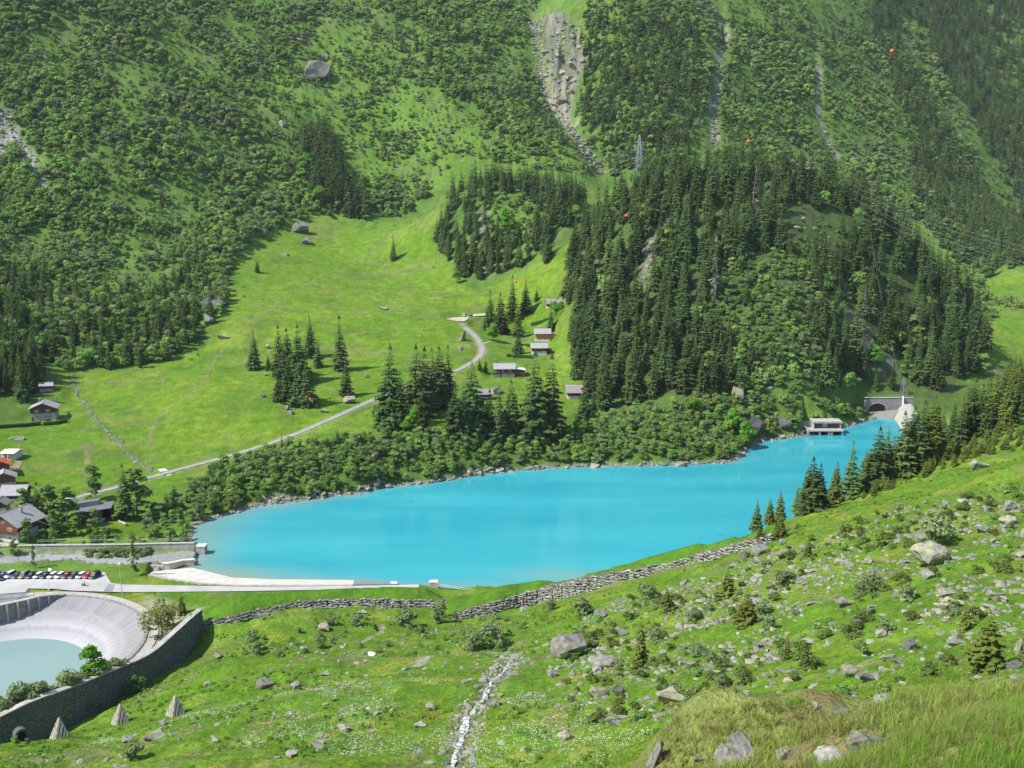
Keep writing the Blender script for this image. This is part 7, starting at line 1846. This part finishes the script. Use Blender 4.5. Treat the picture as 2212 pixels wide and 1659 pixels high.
LB = [(1228,1421,92,62,'g','biggest grey boulder on the near pasture, tilted up to the right',0),(1343,1374,38,27,'p','pale rounded boulder right of the biggest grey one',2),(1303,1446,82,27,'g','long flat slab boulder below the biggest grey one',3),(1290,1453,32,14,'p','pale stone leaning under the long flat slab',1),(1189,1464,42,22,'g','grey boulder on the turf left of the long flat slab',4),
 (1293,1510,50,40,'y','yellow lichened round boulder in the lower middle',2),(1333,1503,42,30,'g','grey block touching the yellow lichened boulder on its right',5),(1296,1336,36,22,'d','dark boulder under the round willow',0),(1450,1518,78,36,'y','broken lichened slabs right of the lower middle',6),(1492,1506,32,26,'g','square dark block at the end of the broken slabs',7),
 (1519,1414,24,18,'p','white stone in the grass right of the ragged spruce',1),(1477,1404,22,14,'d','small dark stone left of the white one',4),(1222,1598,44,24,'y','rounded lichened boulder among the white flowers',3),(1333,1568,32,14,'g','low row of grey stones under the lichened boulder',6),(1609,1207,24,28,'d','dark pointed stone at the top end of the long bank',2),
 (1642,1199,42,28,'p','white boulder at the top end of the long bank',0),(1128,1322,26,13,'p','pale stone at the foot of the long bank',4),(1691,1176,19,14,'p','small pale boulder above the bank end',1),(1697,1204,48,18,'y','flat lichened slab below the bank end',6),(1987,1174,33,32,'y','lichened block behind the big flat boulder',5),
 (2019,1222,94,52,'y','big flat topped pale boulder on the right slope',3),(1966,1406,33,33,'d','dark upright boulder at the right centre',0),(2066,1378,30,20,'g','grey boulder left of the young spruces at the right',4),(1905,1376,32,17,'p','pale smooth boulder left of the dark upright one',1),(1828,1309,48,20,'g','long grey boulder in the upper rubble',6),(1884,1327,34,17,'d','dark angular boulder in the rubble middle',7),
 (1856,1344,34,19,'d','second dark boulder below the dark angular one',2),(1718,1329,26,14,'d','flat dark boulder beside the rubble band',5),(1748,1393,36,14,'p','pale slab in the lower rubble band',3),(1650,1397,36,13,'g','grey slab right of the willow and rubble',6),(1752,1438,34,16,'p','pale low boulder beside the low spruce',0),(1839,1462,52,26,'y','lichened tilted slab in the lower rubble',3),
 (1877,1472,50,26,'g','grey slab right of the lichened tilted slab',6),(1907,1524,44,28,'p','pale blue grey boulder above the near knoll',0),(1764,1532,30,18,'g','grey stone at the left end of the near knoll crest',4),(1814,1549,52,26,'g','mossy boulder on the crest of the near knoll',5),(1919,1427,42,18,'y','lichened broken boulder above the tilted slabs',2),(1944,1434,34,12,'d','dark flat stone right of the lichened broken boulder',6),
 (2184,1102,30,22,'g','grey boulder near the upper right edge of the slope',1),(2117,1012,46,22,'p','long pale boulder on the brow before the near wood',6),(2129,1152,36,16,'g','long grey stone below the upper right boulders',6),(2184,1134,44,20,'y','lichened slab heap at the upper right edge',3),(2059,1314,56,25,'y','broad lichened slab left of the young spruces',6),(2031,1328,30,14,'p','pale stone under the broad lichened slab',4),(2046,1289,38,20,'g','grey angular boulder above the broad lichened slab',0),
 (2150,1297,48,24,'y','lichened boulder group above the large young spruce',2),(2003,1252,34,26,'p','pale upright stone below the big flat boulder',5),(2205,1412,30,40,'y','lichened boulder cut by the right picture edge',7),(2191,1449,42,22,'d','dark boulder under the large young spruce',0),(1877,1219,26,15,'y','lichened stone left of the big flat boulder',1),(1839,1227,30,16,'g','grey stone heap farther left of the big flat boulder',4),
 (569,1489,38,28,'g','tall grey brown block alone on the left pasture',0),(606,1420,16,15,'p','small pale pointed stone left on the pasture',2),(703,1460,28,11,'p','flat pale stone in the middle of the left pasture',6),(640,1488,30,18,'p','pale tilted stone right of the tall block',3),(626,1546,26,10,'p','pale flat stone left in the flower meadow',1),(741,1579,38,14,'p','wide pale boulder in the lower left flower meadow',4),
 (799,1585,26,13,'y','lichened stone right of the wide pale boulder',5),(686,1613,46,15,'g','cluster of grey stones near the bottom left centre',6),(629,1634,30,15,'p','pale rounded boulder near the bottom edge',0),(598,1639,18,8,'p','small white stone left of the pale rounded one at the bottom',2),(930,1534,33,17,'y','tan lichened boulder left of the stream',3),(907,1571,34,12,'p','pale slab below the tan boulder by the stream',6),
 (880,1447,13,9,'p','small blue grey stone on the pasture below the paths',1),(913,1377,18,10,'p','white stone under the large willow',4),(782,1326,26,9,'p','pale flat stones below the level bank',6),(1062,1530,36,26,'g','grey boulder on the right bank of the stream',5),(700,1364,40,20,'y','tilted tan slab beside the dry willow',3),(334,1597,60,19,'g','wide flat brownish boulder right of the right pyramid foot',6),
 (274,1605,28,18,'p','pale boulder left of the wide flat brownish one',0),(463,1602,28,15,'p','pale boulder on the pasture right of the wide brownish one',2),(351,1568,26,13,'g','grey stone uphill of the wide brownish boulder',4),(449,1482,20,11,'p','pale stone near the dark wall shadow',1),(470,1425,26,17,'g','rounded grey boulder under the left dry willow',5),
 (686,176,80,50,'d','huge boulder high on the bushy slope above the meadow',1),(702,130,30,22,'d','dark boulder behind the huge one high on the slope',4),(647,90,36,13,'p','flat rock above the huge slope boulder',6),(610,274,18,20,'p','white pointed rock on the bushy slope',2),(648,504,38,30,'d','rounded boulder at the upper left corner of the meadow',0),(662,528,34,17,'d','low boulder below the rounded meadow corner one',3),(617,553,18,9,'g','small boulder at the left meadow edge',4),
 (457,677,58,42,'d','big shaded boulder at the wood edge left of the meadow',5),(449,698,36,26,'g','mossy boulder just below the big shaded one',2),(482,732,32,15,'y','tan boulder lying alone at the left meadow edge',6),(754,872,30,21,'y','boulder at the foot of the right meadow spruce',0),(620,886,15,12,'p','pale stone below the meadow clump, upper one',1),(627,896,18,14,'g','grey stone below the meadow clump, lower one',4),(700,891,22,10,'g','long stone right of the meadow clump foot',6),(682,880,16,9,'p','pale stone touching the meadow clump',3),(566,859,18,10,'g','stone left of the meadow clump foot',2),(572,812,14,10,'p','stone under the left meadow spruces',5),(577,753,14,12,'p','pale stone above the left meadow spruces',0),
 (1001,737,24,27,'g','dark upright boulder beside the lane bend',7),(994,757,14,14,'p','split pale boulder below the upright lane boulder',2),(829,669,28,10,'y','brownish stone patch in the middle of the meadow',6),(804,1004,40,30,'g','sharp grey boulder rising from the lakeside bushes',7),(793,816,12,10,'p','small boulder in the spruce shadow on the meadow',1),(1593,872,30,56,'y','tall tan rock face on the lower knoll slope',2),(1073,851,34,18,'g','smooth grey rock on the lawn below the blue winged chalet',1),(1630,940,50,46,'d','dark rock wall at the water right of the wooded tip',5),(1690,925,44,36,'d','second dark rock wall at the water beside the intake house',2),
 (432,1156,20,8,'p','pale shore stone above the gate pier, left one',3),(444,1150,16,8,'g','shore stone in the water above the gate pier',0),(452,1146,12,8,'g','outermost shore stone above the gate pier',2),(437,1166,18,9,'p','pale shore stone right behind the gate pier',4),
 (1590,1656,104,66,'g','big fissured rock on the near knoll at the bottom',0),(1600,1612,60,40,'d','dark overhanging rock above the fissured one on the near knoll',5),(1418,1650,56,76,'g','tall fissured rock at the left foot of the near knoll',7),(1872,1628,104,84,'g','rough grey crag in the turf of the near knoll',2),(1800,1652,90,40,'p','pale crag patch low on the near knoll',3),(1510,1645,30,16,'g','low rock between the knoll rocks at the bottom',6),(1700,1640,60,30,'y','lichened crag at the bottom of the near knoll',1)]
for u, v, w_, h_, tone, lb_, var in LB:
    boulder(u, v, w_, h_, tone, lb_, None, 700 if v < 300 else 8, var)
def poly_scatter(poly, ymin, ymax, spacing, seed, keep=None, hole=()):
    P_ = region(poly, ymin, ymax, spacing, 0, 1.0, seed, hole)
    if keep is not None: P_ = P_[keep(P_[:, 0], P_[:, 1])]
    return P_
RUB = [(1190,1440),(1260,1330),(1500,1235),(1680,1190),(1900,1110),(2060,1070),(2230,1045),(2230,1470),(2000,1500),(1860,1560),(1760,1515),(1600,1515),(1450,1560),(1250,1560)]
rub_keep = lambda x, y: (fbm(x, y, 13, 3, 401) + .35 * fbm(x * .5 + y * .3, y, 6, 2, 402)) > .06
Pa = poly_scatter(RUB, 60, 330, 1.75, 41, rub_keep)
Pb = poly_scatter(RUB, 60, 330, 3.6, 42)
PAST = [(0,1625),(120,1600),(320,1490),(450,1400),(560,1345),(960,1325),(1200,1330),(1260,1450),(1250,1600),(1200,1680),(0,1680)]
Pc = poly_scatter(PAST, 110, 300, 3.1, 43, lambda x, y: fbm(x, y, 16, 3, 403) > -.08)
sd_ = pdist(Pc[:, 0], Pc[:, 1], STREAM[::3])[0]
r_ = np.random.default_rng(44)
st_ = STREAM[r_.integers(0, len(STREAM), 520)]; off = r_.normal(0, 2.0, (520, 2))
Pd = np.c_[st_[:, :2] + off, np.zeros(520)]; Pd[:, 2] = HT(Pd[:, 0], Pd[:, 1])
allp = np.concatenate([Pa, Pb, Pc, Pd]); n_ = len(allp)
sz_ = np.concatenate([.20 + r_.gamma(1.2, .24, len(Pa)), .22 + r_.gamma(1.1, .22, len(Pb)), .16 + r_.gamma(1.1, .15, len(Pc)), .2 + r_.gamma(1.4, .2, len(Pd))])
sz_ = np.minimum(sz_, 2.0)
sel = np.argsort(-sz_ / np.hypot(allp[:, 0], allp[:, 1]))
RKM = [boulder_variant(k, RM[t_]) for k, t_ in ((0, 'p'), (1, 'y'), (2, 'g'), (3, 'p'), (4, 'y'), (5, 'p'), (6, 'g'), (7, 'y'))]
n_ind = 300 - len(LB)
RL = []
for i, k in enumerate(sel[:n_ind]):
    p = allp[k]; s = sz_[k]
    o = bpy.data.objects.new('pasture_rock', RKM[k % 8]); COL.objects.link(o)
    o.location = (p[0], p[1], p[2] + .04 * s); o.scale = (s * r_.uniform(.9, 1.5), s * r_.uniform(.6, .95), s * r_.uniform(.32, .75)); o.rotation_euler = (r_.uniform(-.2, .2), r_.uniform(-.2, .2), r_.uniform(0, 6.28))
    tag(o, 'grey rock lying on the boulder strewn pasture', 'rock', 'rocks strewn over the near pasture')
    RL.append((o, p))
BIGM = [(u, v, 'the ' + l_.split(',')[0].split(' at the')[0].split(' on the')[0]) for u, v, w_, h_, t_, l_, q_ in LB if w_ >= 44 and v > 1150 and len(l_.split(' on the')[0].split(' at the')[0].split(',')[0].split()) <= 6]
BIGM += [(980,1640,'the lower stream'),(1070,1470,'the stream head'),(820,1355,'the near paths'),(803,1415,'the white trough'),(150,1625,'the left pyramid'),(400,1560,'the right pyramid'),(1902,1180,'the bushy little spruce'),(2129,1440,'the large young spruce'),(1382,1440,'the ragged spruce'),(1612,1350,'the broad low spruce'),(1720,1260,'the grey willow'),(560,1400,'the left dry willow')]
name_by_place(RL, BIGM, 'pasture rock, %s %s %s')
PROTO['rock'] = ([q for q in RKM], None, 1)
def low_rock(seed, m):
    bm = rock_mesh(seed, .7, 12); me = bpy.data.meshes.new('rock'); bmesh.ops.translate(bm, vec=(0, 0, .12), verts=bm.verts[:]); bm.to_mesh(me); bm.free(); me.materials.append(m); return me
PROTO['crag'] = ([boulder_variant(k, m_) for k, m_ in ((0, ROCK), (2, ROCK), (5, ROCK_Y), (3, ROCK_P))], None, 1)
PROTO['stone_small'] = ([low_rock(500 + k, (ROCK_P, ROCK_Y, ROCK, ROCK_P)[k % 4]) for k in range(10)], None, 1)
scatter('rubble', 'stone_small', allp[sel[n_ind:]], sz_[sel[n_ind:]], 51)
# gravelly gullies, scree and the stony shore
far_r = []
for poly, sp_x, ym in ((SC_P, 2.6, 500), ):
    far_r.append(region(poly, ym, 1200, sp_x, .2, seed=61))
for g_, wd, n_ in ((GULLY, 7, 1200), (GULLY2, 4, 260), (GULLY3, 3, 120)):
    i_ = r_.integers(0, len(g_), n_); q = np.c_[g_[i_, :2] + r_.normal(0, wd * .5, (n_, 2)), np.zeros(n_)]; q[:, 2] = HT(q[:, 0], q[:, 1]); far_r.append(q)
far_r.append(poly_scatter([(1165,40),(1215,35),(1258,60),(1262,130),(1240,200),(1225,260),(1250,330),(1225,275),(1190,225),(1172,160)], 900, 1600, 6, 62))
far_r = np.concatenate(far_r)
scatter('scree', 'stone_small', far_r, .6 + r_.gamma(1.5, .6, len(far_r)), 63)
sh = resample(np.array(shore), .8)
sh = np.concatenate([sh, sh]); sh[:, :2] += r_.normal(0, .8, (len(sh), 2)); sh[:, 2] = np.maximum(HT(sh[:, 0], sh[:, 1]), -.1)
scatter('shore_stones', 'stone_small', sh, .25 + r_.gamma(1.4, .35, len(sh)), 64)
dl = resample(smooth(trace([(156,808),(165,850),(180,872),(197,892),(215,915),(240,940),(262,962),(300,1000),(330,1018)]), 2), .7)
dl = np.concatenate([dl, dl, dl]); dl[:, :2] += r_.normal(0, .55, (len(dl), 2)); dl[:, 2] = HT(dl[:, 0], dl[:, 1])
scatter('ditch_stones', 'stone_small', dl, .2 + r_.gamma(1.3, .16, len(dl)), 65)
rvp = []
for k in range(700):
    q = RIVER[r_.integers(0, len(RIVER))]; q2 = RIVER[r_.integers(0, len(RIVER))]; f_ = r_.uniform()
    rvp.append((q[0] * f_ + q2[0] * (1 - f_) + r_.normal(0, 1), q[1] * f_ + q2[1] * (1 - f_) + r_.normal(0, .6), RIVER_Z - .12))
rvp = np.array(rvp); rvp = rvp[inpoly(rvp[:, 0], rvp[:, 1], RIVER) & (rvp[:, 0] < -128)]
scatter('river_stones', 'stone_small', rvp, .12 + r_.gamma(1.2, .14, len(rvp)), 66)

cl_ = [region([(1165,40),(1215,35),(1258,60),(1262,130),(1240,200),(1225,260),(1250,330),(1225,275),(1190,225),(1172,160)], 900, 1600, 11, .2, seed=67), region([(1372,560),(1400,500),(1432,470),(1445,500),(1420,560),(1405,630),(1375,625)], 500, 800, 5, .3, seed=68),
       region([(1030,450),(1052,430),(1055,520),(1070,590),(1040,575),(1038,500)], 700, 960, 5, .3, seed=69), region([(1700,480),(1760,455),(1815,520),(1800,560),(1740,540)], 500, 800, 9, .5, seed=70), region(KGAP, 505, 820, 17, .5, seed=71)]
cl_ = np.concatenate(cl_); cl_[:, 2] -= .9
cb_ = region([(1165,40),(1215,35),(1258,60),(1262,130),(1240,200),(1225,260),(1190,225),(1172,160)], 900, 1600, 15, .35, seed=75)
scatter('cliff_scrub', 'bright_far', cb_, r_.uniform(.4, 1.0, len(cb_)), 76)
scatter('cliff_rock', 'crag', cl_, np.where(np.hypot(cl_[:, 0], cl_[:, 1]) > 950, 1.7, .8) * r_.uniform(1.4, 4.6, len(cl_)), 72)
kb_ = region([(1690,450),(1740,440),(1800,480),(1830,540),(1790,570),(1700,540)], 500, 800, 5.5, .45, seed=73)
scatter('clearing_scrub', 'scrub', kb_, r_.uniform(.7, 1.8, len(kb_)), 74)
# ------------------------------------------------------------------ stream
sw = STREAM.copy(); sw[:, 2] = HT(sw[:, 0], sw[:, 1]) + .12
for k in range(3): sw[1:-1, 2] = np.maximum(sw[1:-1, 2], (sw[:-2, 2] + sw[2:, 2]) / 2)
m, t, b = nodemat('white_water')
col, nz_ = noise_ramp(t, 2.2, (0.13, 0.14, 0.13), (0.74, 0.75, 0.74), 8, p0=.41, p1=.54)
t.links.new(col, b.inputs['Base Color']); b.inputs['Roughness'].default_value = .35
bp_n = N(t, 'ShaderNodeBump'); bp_n.inputs['Distance'].default_value = .3; t.links.new(nz_.outputs['Fac'], bp_n.inputs['Height']); t.links.new(bp_n.outputs[0], b.inputs['Normal'])
hw = .18 + .30 * np.abs(fbm(np.arange(len(sw)) * 1.0, np.zeros(len(sw)), 5, 2, 71)) * 2 + .30 * np.exp(-((proj(sw)[1] - 1560) / 40) ** 2)
ribbon('stream', sw, hw, m, .06, jit=.35)

# ------------------------------------------------------------------ low growth on the near slope
def clump(seed, n, h, spread, wid, m, lean=.5):
    q = np.random.default_rng(seed); T = []
    for k in range(n):
        a = q.uniform(0, 6.28); r0 = abs(q.normal(0, spread)); x, y = r0 * math.cos(a), r0 * math.sin(a); a2 = q.uniform(0, 6.28); hh = h * q.uniform(.5, 1.15); le = hh * lean * q.uniform(.2, 1)
        d = np.array([math.cos(a2), math.sin(a2), 0]); s = np.array([-d[1], d[0], 0]) * wid * q.uniform(.6, 1.2); b0 = np.array([x, y, -.03]); md = b0 + d * le * .4 + np.array([0, 0, hh * .62]); tp = b0 + d * le + np.array([0, 0, hh])
        T += [[b0 - s, b0 + s, md + s * .7], [b0 - s, md + s * .7, md - s * .7], [md - s * .7, md + s * .7, tp]]
    return tri_mesh('grass_clump', T, m)
GRASS = leafmat('pasture_grass', (0.150, 0.262, 0.036), (0.235, 0.350, 0.056), .2, .02, .6, .35)
GRASS_Y = leafmat('dry_grass', (0.175, 0.225, 0.050), (0.275, 0.300, 0.085), .2, .015, .6, .35)
GRASS_L = leafmat('lush_grass', (0.110, 0.240, 0.026), (0.185, 0.340, 0.042), .15, .012, .8, .4)
HERB = leafmat('herb_leaves', (0.120, 0.230, 0.032), (0.190, 0.310, 0.048), .2, .02, .8, .3)
PETAL = mat('white_petals', (0.78, 0.77, 0.70), (0.85, 0.84, 0.78), 3, .8)
PETAL_Y = mat('yellow_petals', (0.70, 0.52, 0.04), (0.78, 0.6, 0.06), 3, .8)
PROTO['tuft'] = ([clump(600 + k, 26, .34, .30, .022, GRASS if k < 4 else GRASS_Y, .8) for k in range(5)], None, 1)
GRASS_B = leafmat('rusty_grass', (0.190, 0.185, 0.060), (0.270, 0.245, 0.085), .2, .015, .6, .3)
PROTO['knoll_tuft'] = ([clump(620 + k, 34, .30, .22, .010, (GRASS_Y, GRASS, GRASS_B, GRASS, GRASS_Y, GRASS_B)[k], .9) for k in range(6)], None, 1)
PROTO['blade_tuft'] = ([clump(640 + k, 26, .42, .16, .005, GRASS_L, .6) for k in range(4)], None, 1)
PROTO['herb'] = ([tri_mesh('herb', leafy_tris(660 + k, .55, .6, 7, 130, .17), HERB) for k in range(3)], None, 1)
PROTO['flower'] = ([tri_mesh('flower', np.array([[[x + .055 * math.cos(a), y + .055 * math.sin(a), z + .02 * math.cos(a * 3)] for a in (a0, a0 + 2.1, a0 + 4.2)] for x, y, z, a0 in np.c_[np.random.default_rng(680 + k).normal(0, .6, (16, 2)), np.random.default_rng(690 + k).uniform(.18, .36, 16), np.random.default_rng(700 + k).uniform(0, 6, 16)]]), PETAL if k < 4 else PETAL_Y) for k in range(5)], None, 1)
NEARP = [(-60,1690),(-60,1625),(120,1598),(320,1485),(440,1370),(640,1318),(960,1318),(1100,1330),(1350,1262),(1640,1180),(1760,1115),(1950,1030),(2250,985),(2250,1690)]
Pg = np.concatenate([region(NEARP, 95, 320, 1.25, .1, seed=81), region(NEARP, 50, 110, .8, .1, seed=82)])
scatter('pasture_grass', 'tuft', Pg, r_.uniform(.55, 1.15, len(Pg)) * (1 + .5 * fbm(Pg[:, 0], Pg[:, 1], 6, 2, 88)), 82)
Ph = region(NEARP, 60, 320, 2.0, .35, seed=83); Ph = Ph[fbm(Ph[:, 0], Ph[:, 1], 9, 3, 405) > .17]
scatter('herbs', 'herb', Ph, r_.uniform(.5, 1.2, len(Ph)), 84)
FLW = [(-20,1690),(-20,1640),(300,1590),(560,1480),(900,1470),(1230,1500),(1420,1560),(1420,1690)]
Pf = region(FLW, 95, 240, 1.5, .25, seed=85); Pf = Pf[(fbm(Pf[:, 0], Pf[:, 1], 12, 3, 406) > .10)]
scatter('flowers', 'flower', Pf, r_.uniform(.7, 1.2, len(Pf)), 86)
KN = [(1385,1690),(1415,1600),(1480,1538),(1600,1520),(1750,1515),(1850,1560),(1950,1500),(2250,1480),(2250,1690)]
Pk = np.concatenate([region(KN, 14, 46, .24, .3, seed=87), region(KN, 11, 17, .10, .2, seed=88), region(KN, 4.4, 11.2, .06, .1, seed=78)])
bare = fbm(Pk[:, 0], Pk[:, 1], 4, 4, 140) > .36
kf_ = ~bare & (Pk[:, 1] >= 17); kc_ = Pk[:, 1] < 17
scatter('knoll_grass', 'knoll_tuft', Pk[kf_], r_.uniform(.5, 1.0, kf_.sum()) * 1.1, 89)
PROTO['turf'] = ([clump(650 + k, 26, .40, .16, .006, m_, .9) for k, m_ in enumerate((GRASS_Y, GRASS, GRASS, GRASS_Y, GRASS_B, GRASS_L))], None, 1)
scatter('near_turf', 'turf', Pk[kc_], r_.uniform(.15, .38, kc_.sum()), 101)
Pn = region([(2000,1720),(2040,1672),(2100,1648),(2250,1612),(2250,1720)], 5.2, 10.5, .11, .0, seed=90)
scatter('foreground_grass', 'blade_tuft', Pn, r_.uniform(.25, .55, len(Pn)), 91)
# dwarf juniper and alpine rose cushions
Pj = region(RUB, 65, 330, 4.4, .35, seed=92); Pj = Pj[fbm(Pj[:, 0], Pj[:, 1], 22, 3, 407) > -.05]
jh = r_.uniform(.6, 1.8, len(Pj)); js = np.argsort(-jh / np.hypot(Pj[:, 0], Pj[:, 1]))[:150]
JL = [(plant('juniper' if k % 3 else 'scrub', Pj[k], jh[k], 'low dwarf juniper cushion on the boulder slope', 'shrub', 'dwarf_shrub', 'dwarf shrubs on the boulder slope', 1.15), Pj[k]) for k in js]
name_by_place(JL, BIGM, 'low dwarf shrub, %s %s %s')
jr = np.setdiff1d(np.arange(len(Pj)), js); scatter('dwarf_scrub', 'juniper', Pj[jr], jh[jr] / 1.3, 93)
Pl = region([(430,1420),(560,1360),(800,1330),(1000,1330),(1180,1340),(1180,1410),(900,1420),(640,1430),(500,1470)], 170, 300, 7.5, .5, seed=94)
scatter('pasture_scrub', 'scrub', Pl, r_.uniform(.5, 1.3, len(Pl)), 95)
# brush on the meadow edge, lane verge and river bank
Pm = region([(175,1192),(325,1190),(322,1204),(250,1206),(190,1206)], 325, 348, 1.3, .1, seed=96)
scatter('river_bank_growth', 'scrub', Pm, r_.uniform(.7, 1.2, len(Pm)), 97)
Pq = np.concatenate([region(BELT, 350, 600, 3.2, .3, seed=98), region(MEADOW_S, 380, 980, 9, .55, seed=99)])
mq = fbm(Pq[:, 0], Pq[:, 1], 30, 3, 408) > .12
scatter('edge_scrub', 'scrub', Pq[:len(Pq)][mq & (sdist(Pq[:, 0], Pq[:, 1], MEADOW) < 14)], r_.uniform(.5, 1.2, int((mq & (sdist(Pq[:, 0], Pq[:, 1], MEADOW) < 14)).sum())), 100)
# bleached dead stems by the stream
for (u, v, s_, lb_) in ((900, 1640, 1.0, 'bleached bare birch stems left of the lower stream'), (958, 1442, .8, 'bleached bare stems beside the trail')):
    p = ground(u, v); root = thing('withered_shrub', p, lb_, 'dead shrub')
    for k in range(9):
        a = random.uniform(0, 6.28); l_ = random.uniform(1.2, 2.6) * s_
        mb = MB(); mb.tube([(random.uniform(-.8, .8), random.uniform(-.3, .3), -.2), (math.cos(a) * .3, math.sin(a) * .3, l_ * .6), (math.cos(a) * .55, math.sin(a) * .5, l_)], .035, 5, 0, .012); mb.build('twig', WOOD_G, root)

# ------------------------------------------------------------------ air
hz = MB(); hz.box(-2800, 2800, -80, 2800, -16, float(Z.max()) + 60)
m, t, b = nodemat('valley_haze')
t.nodes.remove(b)
pv = N(t, 'ShaderNodeVolumePrincipled')
pv.inputs['Color'].default_value = (0.82, 0.90, 1.0, 1); pv.inputs['Density'].default_value = 0.000028; pv.inputs['Anisotropy'].default_value = 0.0
t.links.new(pv.outputs[0], t.nodes['Material Output'].inputs['Volume'])
hz.build('haze', m, kind='stuff')
